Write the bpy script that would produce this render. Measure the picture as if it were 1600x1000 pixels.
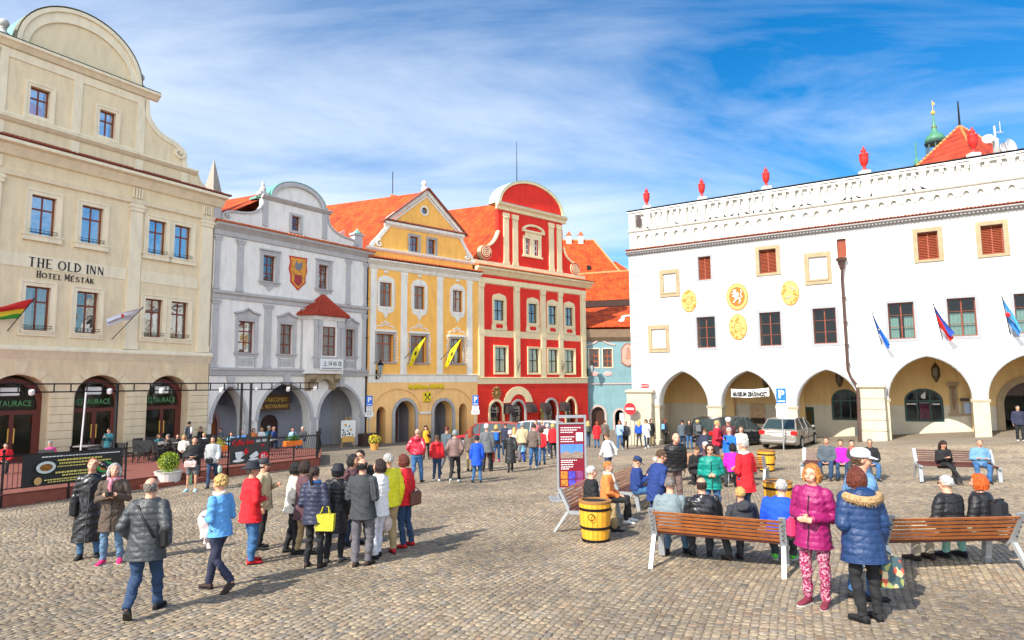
import bpy, math, random
from mathutils import Vector, Matrix
from mathutils.geometry import delaunay_2d_cdt
import numpy as np
random.seed(7)
R = math.radians
sc = bpy.context.scene
for o in list(bpy.data.objects): bpy.data.objects.remove(o)

# ---------------------------------------------------------------- camera
cam_d = bpy.data.cameras.new("camera"); cam = bpy.data.objects.new("camera", cam_d)
sc.collection.objects.link(cam); sc.camera = cam
cam_d.sensor_width = 36.0; cam_d.lens = 22.5; cam_d.clip_start = 0.1; cam_d.clip_end = 2000
cam.matrix_world = Matrix.Translation((0, 0, 2.35)) @ Matrix.Rotation(math.pi/2 + math.atan(0.1), 4, 'X') @ Matrix.Rotation(-0.008, 4, 'Z')

# ---------------------------------------------------------------- world, sun, exposure
SUN_EL, SUN_AZ = R(39), math.atan2(-0.688, -0.725)      # azimuth of the sun measured from +Y towards +X
w = bpy.data.worlds.new("World"); sc.world = w; w.use_nodes = True
nt = w.node_tree; N = nt.nodes; L = nt.links
for n in list(N): N.remove(n)
out = N.new('ShaderNodeOutputWorld'); bg = N.new('ShaderNodeBackground'); sky = N.new('ShaderNodeTexSky')
sky.sky_type = 'NISHITA'; sky.sun_disc = False; sky.sun_elevation = SUN_EL; sky.sun_rotation = SUN_AZ
sky.air_density = 1.0; sky.dust_density = 0.4; sky.ozone_density = 2.5
hs = N.new('ShaderNodeHueSaturation'); hs.inputs['Saturation'].default_value = 1.45; hs.inputs['Value'].default_value = 0.72
L.new(sky.outputs[0], hs.inputs['Color'])
tc = N.new('ShaderNodeTexCoord'); sx = N.new('ShaderNodeSeparateXYZ'); L.new(tc.outputs['Generated'], sx.inputs[0])
def mth(op, a, b=None, c=None, clamp=False):
    m = N.new('ShaderNodeMath'); m.operation = op; m.use_clamp = clamp
    for i, v in enumerate((a, b, c)):
        if v is None: continue
        if isinstance(v, (int, float)): m.inputs[i].default_value = v
        else: L.new(v, m.inputs[i])
    return m.outputs[0]
# clouds live on a flat layer overhead: direction / height gives the perspective of a real layer
zc = mth('MAXIMUM', sx.outputs[2], 0.03); zc = mth('ADD', zc, 0.12)
cx = mth('DIVIDE', sx.outputs[0], zc); cy = mth('DIVIDE', sx.outputs[1], zc)
cmb = N.new('ShaderNodeCombineXYZ'); L.new(cx, cmb.inputs[0]); L.new(cy, cmb.inputs[1])
mp = N.new('ShaderNodeMapping'); L.new(cmb.outputs[0], mp.inputs[0]); mp.inputs['Scale'].default_value = (0.42, 0.95, 1)
mp.inputs['Rotation'].default_value = (0, 0, R(-24)); mp.inputs['Location'].default_value = (0.6, 0.35, 0)
no = N.new('ShaderNodeTexNoise'); L.new(mp.outputs[0], no.inputs['Vector']); no.inputs['Scale'].default_value = 1.15
no.inputs['Detail'].default_value = 11; no.inputs['Roughness'].default_value = 0.60; no.inputs['Distortion'].default_value = 0.9
n2 = N.new('ShaderNodeTexNoise'); L.new(cmb.outputs[0], n2.inputs['Vector']); n2.inputs['Scale'].default_value = 0.5; n2.inputs['Detail'].default_value = 3
# the bank of cloud thickens to the west (-x) and thins to clear blue in the east
side = mth('MULTIPLY_ADD', sx.outputs[0], -0.34, 0.07)
side = mth('MULTIPLY_ADD', sx.outputs[2], -0.40, side)
f = mth('ADD', no.outputs[0], side); f = mth('MULTIPLY_ADD', n2.outputs[0], 0.5, f)
f = mth('SUBTRACT', f, 0.48); f = mth('MULTIPLY', f, 1.7, clamp=True); f = mth('SMOOTH_MIN', f, 0.84, 0.3)
# unseen cloud behind the viewer, extra brightness added to fill the shaded facades
fill_glow = mth('MULTIPLY_ADD', sx.outputs[1], -1.5, 0.25, clamp=True); fill_glow = mth('MULTIPLY_ADD', fill_glow, 1.0, 1.0)
cs = N.new('ShaderNodeVectorMath'); cs.operation = 'SCALE'; cs.inputs[0].default_value = (4.1, 4.45, 4.85); L.new(fill_glow, cs.inputs['Scale'])
f = mth('MAXIMUM', f, mth('MULTIPLY_ADD', sx.outputs[1], -1.2, -0.1, clamp=True))  # unseen cloud cover added behind the viewer, part of the facade fill
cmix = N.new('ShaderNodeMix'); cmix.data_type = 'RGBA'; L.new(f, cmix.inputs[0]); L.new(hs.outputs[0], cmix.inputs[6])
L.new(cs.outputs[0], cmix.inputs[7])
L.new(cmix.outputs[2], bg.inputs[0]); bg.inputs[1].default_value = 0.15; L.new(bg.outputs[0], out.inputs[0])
sd = bpy.data.lights.new("sun", 'SUN'); sd.energy = 4.5; sd.angle = R(0.5); sd.color = (1, 0.93, 0.82)
sun = bpy.data.objects.new("sun", sd); sc.collection.objects.link(sun)
to_sun = Vector((math.sin(SUN_AZ)*math.cos(SUN_EL), math.cos(SUN_AZ)*math.cos(SUN_EL), math.sin(SUN_EL)))
sun.rotation_euler = to_sun.to_track_quat('Z', 'Y').to_euler(); sun.location = to_sun*60
sc.view_settings.view_transform = 'Standard'; sc.view_settings.look = 'None'; sc.view_settings.gamma = 1
sc.view_settings.exposure = 0.86

# ---------------------------------------------------------------- helpers
COL = sc.collection
def gz(x, y): return -.040*y + .012*x + .00126*max(0, x)**2        # the square falls away from the viewer and rises to the right

_mc = {}
def mat(name, col, rough=0.8, var=0.12, bump=0.0, bscale=40, metal=0.0, vscale=3.0, fn=None, spec=0.4, coat=0.0, streak=0.0):
    if name in _mc: return _mc[name]
    m = bpy.data.materials.new(name); m.use_nodes = True; nt = m.node_tree; b = nt.nodes['Principled BSDF']
    c = (*col[:3], 1); b.inputs['Roughness'].default_value = rough; b.inputs['Metallic'].default_value = metal
    b.inputs['Specular IOR Level'].default_value = spec; b.inputs['Coat Weight'].default_value = coat
    b.inputs['Base Color'].default_value = c
    tc = nt.nodes.new('ShaderNodeTexCoord'); co = tc.outputs['Object']
    if var:
        n = nt.nodes.new('ShaderNodeTexNoise'); n.inputs['Scale'].default_value = vscale; n.inputs['Detail'].default_value = 6
        n.inputs['Roughness'].default_value = 0.65; nt.links.new(co, n.inputs['Vector'])
        mr = nt.nodes.new('ShaderNodeMapRange'); mr.inputs[1].default_value = 0.25; mr.inputs[2].default_value = 0.75
        mr.inputs[3].default_value = 1-var; mr.inputs[4].default_value = 1+var*0.6; nt.links.new(n.outputs[0], mr.inputs[0])
        mx = nt.nodes.new('ShaderNodeVectorMath'); mx.operation = 'SCALE'; mx.inputs[0].default_value = c[:3]
        nt.links.new(mr.outputs[0], mx.inputs['Scale']); nt.links.new(mx.outputs[0], b.inputs['Base Color'])
        if 'plaster' in name or 'trim' in name or streak:      # rain streaks and rubbed patches
            st = nt.nodes.new('ShaderNodeMapping'); st.inputs['Scale'].default_value = (2.2, 2.2, .5); nt.links.new(co, st.inputs[0]); sn = nt.nodes.new('ShaderNodeTexNoise'); sn.inputs['Scale'].default_value = 1.3; sn.inputs['Detail'].default_value = 7; sn.inputs['Roughness'].default_value = .7; nt.links.new(st.outputs[0], sn.inputs['Vector'])
            s2 = nt.nodes.new('ShaderNodeMapRange'); s2.inputs[1].default_value = .36; s2.inputs[2].default_value = .56; s2.inputs[3].default_value = .87 if 'white' not in name else .84; s2.inputs[4].default_value = 1.0; nt.links.new(sn.outputs[0], s2.inputs[0])
            mm = nt.nodes.new('ShaderNodeMath'); mm.operation = 'MULTIPLY'; nt.links.new(mr.outputs[0], mm.inputs[0]); nt.links.new(s2.outputs[0], mm.inputs[1])
            sz = nt.nodes.new('ShaderNodeSeparateXYZ'); nt.links.new(co, sz.inputs[0]); za = nt.nodes.new('ShaderNodeMath'); za.operation = 'MULTIPLY_ADD'; za.inputs[1].default_value = -2.2; nt.links.new(sn.outputs[0], za.inputs[0]); nt.links.new(sz.outputs[2], za.inputs[2])
            zr = nt.nodes.new('ShaderNodeMapRange'); zr.inputs[1].default_value = -.8; zr.inputs[2].default_value = .5; zr.inputs[3].default_value = .72; zr.inputs[4].default_value = 1.0; nt.links.new(za.outputs[0], zr.inputs[0])      # damp, splashed foot of the wall
            m3 = nt.nodes.new('ShaderNodeMath'); m3.operation = 'MULTIPLY'; nt.links.new(mm.outputs[0], m3.inputs[0]); nt.links.new(zr.outputs[0], m3.inputs[1]); nt.links.new(m3.outputs[0], mx.inputs['Scale'])
    if bump:
        n = nt.nodes.new('ShaderNodeTexNoise'); n.inputs['Scale'].default_value = bscale; n.inputs['Detail'].default_value = 4
        nt.links.new(co, n.inputs['Vector']); bp = nt.nodes.new('ShaderNodeBump'); bp.inputs['Strength'].default_value = bump
        bp.inputs['Distance'].default_value = 0.02; nt.links.new(n.outputs[0], bp.inputs['Height']); nt.links.new(bp.outputs[0], b.inputs['Normal'])
    if fn: fn(nt, b, co)
    _mc[name] = m; return m
def nn(nt, t, **kw):
    n = nt.nodes.new(t)
    for k, v in kw.items(): setattr(n, k, v)
    return n
def roof_fn(axis, col, col2):
    def f(nt, b, co):
        s = nn(nt, 'ShaderNodeSeparateXYZ'); nt.links.new(co, s.inputs[0]); c = nn(nt, 'ShaderNodeCombineXYZ')
        nt.links.new(s.outputs[axis], c.inputs[0])
        m = nn(nt, 'ShaderNodeMath', operation='MULTIPLY'); m.inputs[1].default_value = 1.35; nt.links.new(s.outputs[2], m.inputs[0]); nt.links.new(m.outputs[0], c.inputs[1])
        br = nn(nt, 'ShaderNodeTexBrick'); nt.links.new(c.outputs[0], br.inputs[0]); br.inputs['Scale'].default_value = 1
        br.inputs['Brick Width'].default_value = .2; br.inputs['Row Height'].default_value = .40; br.inputs['Mortar Size'].default_value = .03; br.inputs['Mortar Smooth'].default_value = .6
        br.inputs['Color1'].default_value = (*col, 1); br.inputs['Color2'].default_value = (*col2, 1); br.inputs['Mortar'].default_value = (col[0]*.45, col[1]*.4, col[2]*.4, 1)
        n = nn(nt, 'ShaderNodeTexNoise'); n.inputs['Scale'].default_value = 1.1; n.inputs['Detail'].default_value = 6; nt.links.new(co, n.inputs[0])
        mr = nn(nt, 'ShaderNodeMapRange'); mr.inputs[1].default_value = .3; mr.inputs[2].default_value = .7; mr.inputs[3].default_value = .5; mr.inputs[4].default_value = 1.25; nt.links.new(n.outputs[0], mr.inputs[0])
        v = nn(nt, 'ShaderNodeVectorMath', operation='SCALE'); nt.links.new(br.outputs[0], v.inputs[0]); nt.links.new(mr.outputs[0], v.inputs['Scale']); nt.links.new(v.outputs[0], b.inputs['Base Color'])
        bp = nn(nt, 'ShaderNodeBump'); bp.inputs['Strength'].default_value = .6; bp.inputs['Distance'].default_value = .03; bp.invert = True
        nt.links.new(br.outputs[1], bp.inputs['Height']); nt.links.new(bp.outputs[0], b.inputs['Normal'])
    return f
def glass_mat(name, gloss=0.5):
    if name in _mc: return _mc[name]
    m = bpy.data.materials.new(name); m.use_nodes = True; nt = m.node_tree; nt.nodes.remove(nt.nodes['Principled BSDF'])
    o = nt.nodes['Material Output']; g = nn(nt, 'ShaderNodeBsdfGlossy'); g.inputs['Roughness'].default_value = .02; g.inputs['Color'].default_value = (.95, .97, 1, 1)
    t = nn(nt, 'ShaderNodeBsdfTransparent'); t.inputs[0].default_value = (.72, .76, .76, 1)
    mx = nn(nt, 'ShaderNodeMixShader'); lw = nn(nt, 'ShaderNodeLayerWeight'); lw.inputs[0].default_value = .5; fr = nn(nt, 'ShaderNodeMath', operation='POWER'); fr.inputs[1].default_value = 3.5; nt.links.new(lw.outputs['Facing'], fr.inputs[0])
    ad = nn(nt, 'ShaderNodeMath', operation='MULTIPLY_ADD', use_clamp=True); ad.inputs[1].default_value = .9; ad.inputs[2].default_value = gloss*.35
    tcx = nn(nt, 'ShaderNodeTexCoord'); no = nn(nt, 'ShaderNodeTexNoise'); no.inputs['Scale'].default_value = 1.6; nt.links.new(tcx.outputs['Object'], no.inputs[0])
    bp = nn(nt, 'ShaderNodeBump'); bp.inputs['Strength'].default_value = .12; bp.inputs['Distance'].default_value = .05; nt.links.new(no.outputs[0], bp.inputs['Height']); nt.links.new(bp.outputs[0], g.inputs['Normal'])
    nt.links.new(fr.outputs[0], ad.inputs[0]); nt.links.new(ad.outputs[0], mx.inputs[0]); nt.links.new(t.outputs[0], mx.inputs[1]); nt.links.new(g.outputs[0], mx.inputs[2]); nt.links.new(mx.outputs[0], o.inputs[0])
    _mc[name] = m; return m

def tag(o, label=None, cat=None, group=None, kind=None):
    if label: o['label'] = label
    if cat: o['category'] = cat
    if group: o['group'] = group
    if kind: o['kind'] = kind
    return o
def empty(name, loc=(0, 0, 0), rz=0.0, label=None, cat=None, group=None, scale=1.0):
    o = bpy.data.objects.new(name, None); COL.objects.link(o); o.location = loc; o.rotation_euler = (0, 0, rz); o.scale = (scale,)*3
    o.empty_display_size = .3
    return tag(o, label, cat, group)
_kids = {}
def link(o, parent):
    COL.objects.link(o)
    if parent is not None: o.parent = parent; _kids.setdefault(parent.name, []).append(o)
    return o
def copy_tree(o, parent=None, **kw):
    c = o.copy(); link(c, parent)
    for ch in _kids.get(o.name, []): copy_tree(ch, c)
    if parent is None and kw: tag(c, **kw)
    return c

class MB:
    def __init__(s): s.v = []; s.f = []; s.m = []; s.mi = 0
    def add(s, vs, fs, mi=None):
        b = len(s.v); s.v += [tuple(p) for p in vs]; s.f += [tuple(b+i for i in f) for f in fs]; s.m += [s.mi if mi is None else mi]*len(fs); return s
    def box(s, x0, x1, y0, y1, z0, z1, mi=None):
        return s.add([(x0,y0,z0),(x1,y0,z0),(x1,y1,z0),(x0,y1,z0),(x0,y0,z1),(x1,y0,z1),(x1,y1,z1),(x0,y1,z1)],
                     [(0,3,2,1),(4,5,6,7),(0,1,5,4),(1,2,6,5),(2,3,7,6),(3,0,4,7)], mi)
    def bev(s, x0, x1, y0, y1, z0, z1, r=.02, mi=None):
        r = min(r, (x1-x0)*.45, (y1-y0)*.45, (z1-z0)*.45)
        def ring(x0, x1, y0, y1, z): return [(x0+r,y0,z),(x1-r,y0,z),(x1,y0+r,z),(x1,y1-r,z),(x1-r,y1,z),(x0+r,y1,z),(x0,y1-r,z),(x0,y0+r,z)]
        a = ring(x0+r, x1-r, y0+r, y1-r, z0); b = ring(x0, x1, y0, y1, z0+r); c = ring(x0, x1, y0, y1, z1-r); d = ring(x0+r, x1-r, y0+r, y1-r, z1)
        return s.loft([a, b, c, d], mi=mi)
    def loft(s, rings, closed=True, cap=True, mi=None):
        n = len(rings[0]); vs = [p for r in rings for p in r]; fs = []
        for i in range(len(rings)-1):
            for j in range(n if closed else n-1):
                a, b = i*n+j, i*n+(j+1) % n; fs.append((a, b, b+n, a+n))
        if cap: fs.append(tuple(range(n-1, -1, -1))); fs.append(tuple((len(rings)-1)*n+j for j in range(n)))
        return s.add(vs, fs, mi)
    def prism(s, pts, y0, y1, mi=None):                       # outline in x-z, extruded along y
        return s.plate(pts, [], y0, y1, mi)
    def plate(s, outl, holes, y0, y1, mi=None):
        loops = [outl]+list(holes); P = []; E = []
        for lp in loops:
            b = len(P); P += [Vector(p) for p in lp]; E += [(b+i, b+(i+1) % len(lp)) for i in range(len(lp))]
        ov, oe, of, *_ = delaunay_2d_cdt(P, E, [], 0, 1e-5)
        def inside(p, lp):
            c = False; x, y = p
            for i in range(len(lp)):
                x1, y1 = lp[i]; x2, y2 = lp[i-1]
                if (y1 > y) != (y2 > y) and x < (x2-x1)*(y-y1)/(y2-y1)+x1: c = not c
            return c
        fs = []
        for f in of:
            c = sum((ov[i] for i in f), Vector((0, 0)))/len(f)
            if inside(c, outl) and not any(inside(c, h) for h in holes): fs.append(f)
        a = [(p.x, y0, p.y) for p in ov]; b = [(p.x, y1, p.y) for p in ov]
        s.add(a, fs, mi); s.add(b, [tuple(reversed(f)) for f in fs], mi)
        for k, lp in enumerate(loops):
            ar = sum(lp[i-1][0]*lp[i][1]-lp[i][0]*lp[i-1][1] for i in range(len(lp)))
            q = list(lp) if (ar > 0) == (k == 0) else list(reversed(lp)); n = len(q)
            s.add([(x, y0, z) for x, z in q]+[(x, y1, z) for x, z in q], [((i+1) % n, i, n+i, n+(i+1) % n)[::-1] for i in range(n)], mi)
        return s
    def exx(s, prof, x0, x1, mi=None):                        # profile in y-z, extruded along x
        return s.loft([[(x0, y, z) for y, z in prof], [(x1, y, z) for y, z in prof]], mi=mi)
    def tube(s, pts, r, n=8, mi=None, sq=1.0, cap=True, round_=False):
        pts = [Vector(p) for p in pts]; k = len(pts); rr = list(r) if hasattr(r, '__len__') else [r]*k
        if round_:
            d0 = (pts[0]-pts[1]).normalized(); d1 = (pts[-1]-pts[-2]).normalized()
            pts = [pts[0]+d0*rr[0]*.95, pts[0]+d0*rr[0]*.6]+pts+[pts[-1]+d1*rr[-1]*.6, pts[-1]+d1*rr[-1]*.95]
            rr = [rr[0]*.3, rr[0]*.78]+rr+[rr[-1]*.78, rr[-1]*.3]; k = len(pts)
        rings = []; ref = None
        for i, p in enumerate(pts):
            t = (pts[min(i+1, k-1)]-pts[max(i-1, 0)]).normalized()
            if ref is None: ref = Vector((0, 0, 1)) if abs(t.z) < .9 else Vector((0, 1, 0))
            a = (ref-t*ref.dot(t)).normalized(); ref = a; b = t.cross(a)
            rings.append([p+(a*math.cos(q)+b*math.sin(q)*sq)*rr[i] for q in [2*math.pi*j/n for j in range(n)]])
        return s.loft(rings, cap=cap, mi=mi)
    def lathe(s, prof, c=(0, 0, 0), n=16, mi=None, sx=1, sy=1):
        rings = [[(c[0]+math.cos(2*math.pi*j/n)*r*sx, c[1]+math.sin(2*math.pi*j/n)*r*sy, c[2]+z) for j in range(n)] for r, z in prof]
        return s.loft(rings, mi=mi)
    def ell(s, c, r, n=12, m=8, mi=None, rot=None):
        pr = []
        for i in range(m+1):
            a = -math.pi/2+math.pi*i/m; a = max(-1.5, min(1.5, a)); pr.append((math.cos(a), math.sin(a)))
        rings = []
        for cr, z in pr:
            ring = []
            for j in range(n):
                v = Vector((math.cos(2*math.pi*j/n)*cr*r[0], math.sin(2*math.pi*j/n)*cr*r[1], z*r[2]))
                if rot: v = rot @ v
                ring.append(Vector(c)+v)
            rings.append(ring)
        return s.loft(rings, mi=mi)
    def build(s, name, mats, parent=None, smooth=False, loc=None, rz=0, rot=None):
        me = bpy.data.meshes.new(name); me.from_pydata(s.v, [], s.f); me.update()
        if not isinstance(mats, (list, tuple)): mats = [mats]
        for m in mats: me.materials.append(m)
        if len(mats) > 1: me.polygons.foreach_set('material_index', s.m)
        if smooth: me.polygons.foreach_set('use_smooth', [True]*len(me.polygons))
        o = bpy.data.objects.new(name, me); link(o, parent)
        if loc is not None: o.location = loc
        if rz: o.rotation_euler.z = rz
        if rot: o.rotation_euler = rot
        return o
def rect(x0, x1, z0, z1): return [(x0, z0), (x1, z0), (x1, z1), (x0, z1)]
def arch(x0, x1, z0, zs, za, n=14, pointed=False):
    c = (x0+x1)/2; a = (x1-x0)/2; h = za-zs; p = [(x0, z0), (x1, z0)]
    if not pointed: p += [(c+a*math.cos(math.pi*i/n), zs+h*math.sin(math.pi*i/n)) for i in range(n+1)]
    else:
        Rr = (h*h+a*a)/(2*a); q = math.atan2(h, Rr-a) if Rr > a else math.pi/2
        k = n//2; p += [(x1-Rr+Rr*math.cos(q*i/k), zs+Rr*math.sin(q*i/k)) for i in range(k+1)]
        p += [(x0+Rr-Rr*math.cos(q*i/k), zs+Rr*math.sin(q*i/k)) for i in range(k-1, -1, -1)]
    if p[1] == p[2]: p.pop(2)
    if p[0] == p[-1]: p.pop()
    if z0 == zs: p = p[1:] if p[0] == p[-1] else p
    return p
def dome_pts(c, a, z, h, n=20, pw=1.0): return [(c+a*math.cos(math.pi*i/n), z+h*math.sin(math.pi*i/n)**pw) for i in range(n+1)]
def text_mesh(name, txt, size, m, parent, loc, rot, ext=.01, align='CENTER', width=None, bold=0.0, shear=0, space=1.0):
    cu = bpy.data.curves.new(name, 'FONT'); cu.body = txt; cu.size = size; cu.extrude = ext; cu.align_x = align; cu.offset = bold; cu.shear = shear; cu.space_character = space
    cu.resolution_u = 2
    o = bpy.data.objects.new('tmp', cu); COL.objects.link(o); bpy.context.view_layer.update()
    me = bpy.data.meshes.new_from_object(o.evaluated_get(bpy.context.evaluated_depsgraph_get())); bpy.data.objects.remove(o)
    if width:
        xs = [v.co.x for v in me.vertices]; k = width/(max(xs)-min(xs))
        for v in me.vertices: v.co.x *= k
    me.materials.clear(); me.materials.append(m); o = bpy.data.objects.new(name, me); link(o, parent); o.location = loc; o.rotation_euler = rot
    return o
FLAT = (math.pi/2, 0, 0)
# ---------------------------------------------------------------- materials of the place
def lines_fn(col, period, axis=2, w=.03, dark=.55):
    def f(nt, b, co):
        s = nn(nt, 'ShaderNodeSeparateXYZ'); nt.links.new(co, s.inputs[0])
        m = nn(nt, 'ShaderNodeMath', operation='PINGPONG'); m.inputs[1].default_value = period/2; nt.links.new(s.outputs[axis], m.inputs[0])
        g = nn(nt, 'ShaderNodeMapRange'); g.inputs[1].default_value = 0; g.inputs[2].default_value = w; nt.links.new(m.outputs[0], g.inputs[0])
        bp = nn(nt, 'ShaderNodeBump'); bp.inputs['Strength'].default_value = .9; bp.inputs['Distance'].default_value = .03; nt.links.new(g.outputs[0], bp.inputs['Height']); nt.links.new(bp.outputs[0], b.inputs['Normal'])
    return f
M_CREAM = mat('cream_plaster', (.80, .65, .42), var=.07, bump=.15, vscale=.8); M_CREAML = mat('pale_cream_trim', (.85, .73, .52), var=.05, bump=.1, vscale=1)
M_GREY = mat('lilac_grey_plaster', (.80, .755, .69), var=.07, bump=.15, vscale=.9); M_GREYD = mat('mid_grey_trim', (.48, .46, .45), var=.10, vscale=1.5)
M_YEL = mat('ochre_plaster', (.97, .50, .11), var=.09, bump=.15, vscale=.8); M_ORL = mat('peach_plaster', (.95, .55, .21), var=.08, bump=.15, vscale=.8)
M_WTRIM = mat('off_white_trim', (.82, .77, .68), var=.06, vscale=1.5)
M_RED = mat('red_plaster', (.76, .026, .012), var=.12, bump=.12, vscale=.8); M_REDL = mat('banded_red_plaster', (.70, .026, .012), var=.12, vscale=.8, fn=lines_fn(0, .42))
M_BEIGE = mat('beige_trim', (.84, .67, .40), var=.06, vscale=1.4)
M_WHITE = mat('white_plaster', (.76, .745, .71), var=.06, bump=.2, vscale=.6); M_WGREY = mat('pale_grey_paint', (.30, .31, .33), var=.10, vscale=2)
M_STONE = mat('sandstone', (.36, .275, .165), var=.25, bump=.5, bscale=14, vscale=3); M_STONEW = mat('weathered_limestone', (.50, .435, .32), var=.2, bump=.3, bscale=18, vscale=2.5)
M_GSTONE = mat('grey_granite_trim', (.42, .40, .38), var=.18, bump=.3, vscale=5)
M_BLUEH = mat('light_blue_plaster', (.19, .33, .36), var=.14, bump=.15, vscale=.8)
M_OCH = mat('ochre_vault_plaster', (.72, .50, .22), var=.08, vscale=.8); M_DADO = mat('grey_cream_plaster', (.60, .55, .43), var=.08, vscale=.8)
M_TILE = mat('terracotta_eave_tile', (.56, .13, .04), var=.45, vscale=5, rough=.85); M_TILED = mat('old_eave_tile', (.30, .075, .045), var=.45, vscale=6, rough=.85)
ORA, ORB = (.68, .095, .008), (.47, .05, .007)
M_RX = mat('orange_roof_tiles_a', ORA, var=0, fn=roof_fn(0, ORA, ORB)); M_RY = mat('orange_roof_tiles_b', ORA, var=0, fn=roof_fn(1, ORA, ORB))
M_RR = mat('red_roof_tiles', (.5, .05, .02), var=0, fn=roof_fn(0, (.55, .06, .02), (.42, .04, .015)))
M_COPP = mat('verdigris_copper', (.16, .42, .34), rough=.55, var=.3, metal=.2); M_IRON = mat('black_iron', (.018, .018, .02), rough=.5, var=.2, metal=.6)
M_WOODR = mat('red_brown_window_wood', (.20, .045, .022), rough=.5, var=.2); M_WOODO = mat('orange_brown_wood', (.36, .085, .022), rough=.5, var=.2)
M_WOODD = mat('dark_door_wood', (.055, .022, .014), rough=.45, var=.25); M_WFR = mat('white_window_wood', (.75, .74, .72), rough=.45, var=.05)
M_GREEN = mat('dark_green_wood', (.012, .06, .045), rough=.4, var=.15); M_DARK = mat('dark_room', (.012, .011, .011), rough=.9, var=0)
M_GLASS = glass_mat('window_glass'); M_GLASSD = glass_mat('dim_window_glass', gloss=.06); M_GLASSR = glass_mat('reflecting_glass', gloss=1.3)
M_CURT = mat('white_curtain', (.72, .72, .70), rough=.95, var=.15, vscale=6); M_CURTG = mat('mint_curtain', (.45, .62, .55), rough=.95, var=.12, vscale=6)
M_BLACK = mat('black_paint', (.012, .012, .013), rough=.45, var=0); M_GOLD = mat('gold_leaf', (.75, .45, .09), rough=.4, var=.25, metal=.3, vscale=8)
M_PIPE = mat('brown_copper_pipe', (.10, .055, .045), rough=.45, var=.3, metal=.5)
M_URN = mat('red_urn_paint', (.58, .02, .015), rough=.5, var=.2)
M_SHUT = mat('brown_shutter', (.26, .052, .02), rough=.6, var=.2)

def window(P, u0, u1, z0, z1, fm, glass=None, trim=None, mull=(1, .66), dep=.20, sill=None, curtain=.0, cm=None, za=None, fw=.07, ch=1.0, mw=.035):
    """one window: surround (root), frame, pane, curtain, sill"""
    glass = glass or M_GLASS; arched = za is not None
    def shp(d, zz=0):
        if arched: return arch(u0+d, u1-d, z0+d, z1, za-d, 12)
        return rect(u0+d, u1-d, z0+d, z1-d)
    root = None
    fr = MB(); fr.plate(shp(-.004), [shp(fw)], dep, dep+.07)
    cx = (u0+u1)/2; top = (za if arched else z1)
    if mull[0]:
        k = mull[0]
        for i in range(1, k+1):
            x = u0+(u1-u0)*i/(k+1); fr.box(x-mw, x+mw, dep+.005, dep+.065, z0+fw*.9, top-fw*.9)
    for t in ([mull[1]] if isinstance(mull[1], (int, float)) else mull[1]):
        if t: z = z0+(top-z0)*t; fr.box(u0+fw*.9, u1-fw*.9, dep+.01, dep+.06, z-mw*(1.2 if mw > .03 else .45), z+mw*(1.2 if mw > .03 else .45))
    if trim:
        tm, tw, pr = trim; b = MB()
        if arched: b.plate(arch(u0-tw, u1+tw, z0-tw*(0 if sill else 1), z1, za+tw, 14), [arch(u0+.006, u1-.006, z0+.006, z1, za-.006, 14)], -pr, .03)
        else:
            b.plate(rect(u0-tw, u1+tw, z0-tw, z1+tw), [rect(u0+.006, u1-.006, z0+.006, z1-.006)], -pr, .03)
            if tw > .16: b.plate(rect(u0-tw-.02, u1+tw+.02, z0-tw-.02, z1+tw+.02), [rect(u0-tw+.07, u1+tw-.07, z0-tw+.07, z1+tw-.07)], -pr-.035, -.002)
        root = b.build('window', tm, P); fr.build('frame', fm, root)
    else: root = fr.build('window', fm, P)
    g = MB(); g.plate(shp(fw*.5), [], dep+.03, dep+.04); g.build('pane', glass, root)
    if curtain and random.random() < .86:
        curtain = min(.95, curtain*random.choice((.6, .9, 1, 1.3)))
        c = MB(); wd = (u1-u0)*curtain*.5
        for s0, s1 in ((u0+.03, u0+.03+wd), (u1-.03-wd, u1-.03)):
            n = 14; pts = [(s0+(s1-s0)*i/n, dep+.16+.025*math.sin(i*2.3)) for i in range(n+1)]
            c.loft([[(x, y, z0) for x, y in pts], [(x, y, z0+((z1 if arched else top)-.05-z0)*ch) for x, y in pts]], closed=False, cap=False)
        c.build('curtain', cm or M_CURT, root)
    if sill:
        s = MB(); s.box(u0-sill[1], u1+sill[1], -sill[2], .02, z0-sill[3], z0-.01+.004); s.box(u0-sill[1]-.04, u1+sill[1]+.04, -sill[2]-.04, .015, z0-.055, z0+.004)
        s.build('sill', sill[0], root)
    return root
def hole(u0, u1, z0, z1, za=None): return arch(u0, u1, z0, z1, za, 12) if za else rect(u0, u1, z0, z1)
def eave_tiles(P, u0, u1, z, y=-.45, ln=.5, m=None, step=.27, name='eave_tiles', drop=.14):
    b = MB(); n = int((u1-u0)/step)
    for i in range(n):
        x = u0+(i+.5)*(u1-u0)/n; r = step*.42; dz = random.uniform(-.008, .008)
        rings = []
        for yy, zz in ((y, z-drop+dz), (y+ln, z+dz+.02)):
            rings.append([(x+r*math.cos(a), yy, zz+r*.8*math.sin(a)) for a in [math.pi*k/5 for k in range(6)]])
        b.loft(rings, closed=True)
    b.box(u0, u1, y+.04, y+ln, z-drop-.03, z-drop+.02)
    return b.build(name, m or M_TILE, P)
def body(P, u0, u1, dep, z, m, th=.5, zb=-1.5, name='side_wall'):
    b = MB(); b.box(u0, u0+th, .6, dep, zb, z); b.box(u1-th, u1, .6, dep, zb, z); b.box(u0+th, u1-th, dep-th, dep, zb, z); b.box(u0+th, u1-th, .6, dep-th, z-.15, z-.01)
    return b.build(name, m, P)
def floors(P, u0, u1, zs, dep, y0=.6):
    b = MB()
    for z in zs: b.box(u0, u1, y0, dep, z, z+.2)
    b.box(u0, u1, 3.0, 3.2, zs[0]+.2, zs[-1]); return b.build('inner_floor', M_DARK, P)
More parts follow.
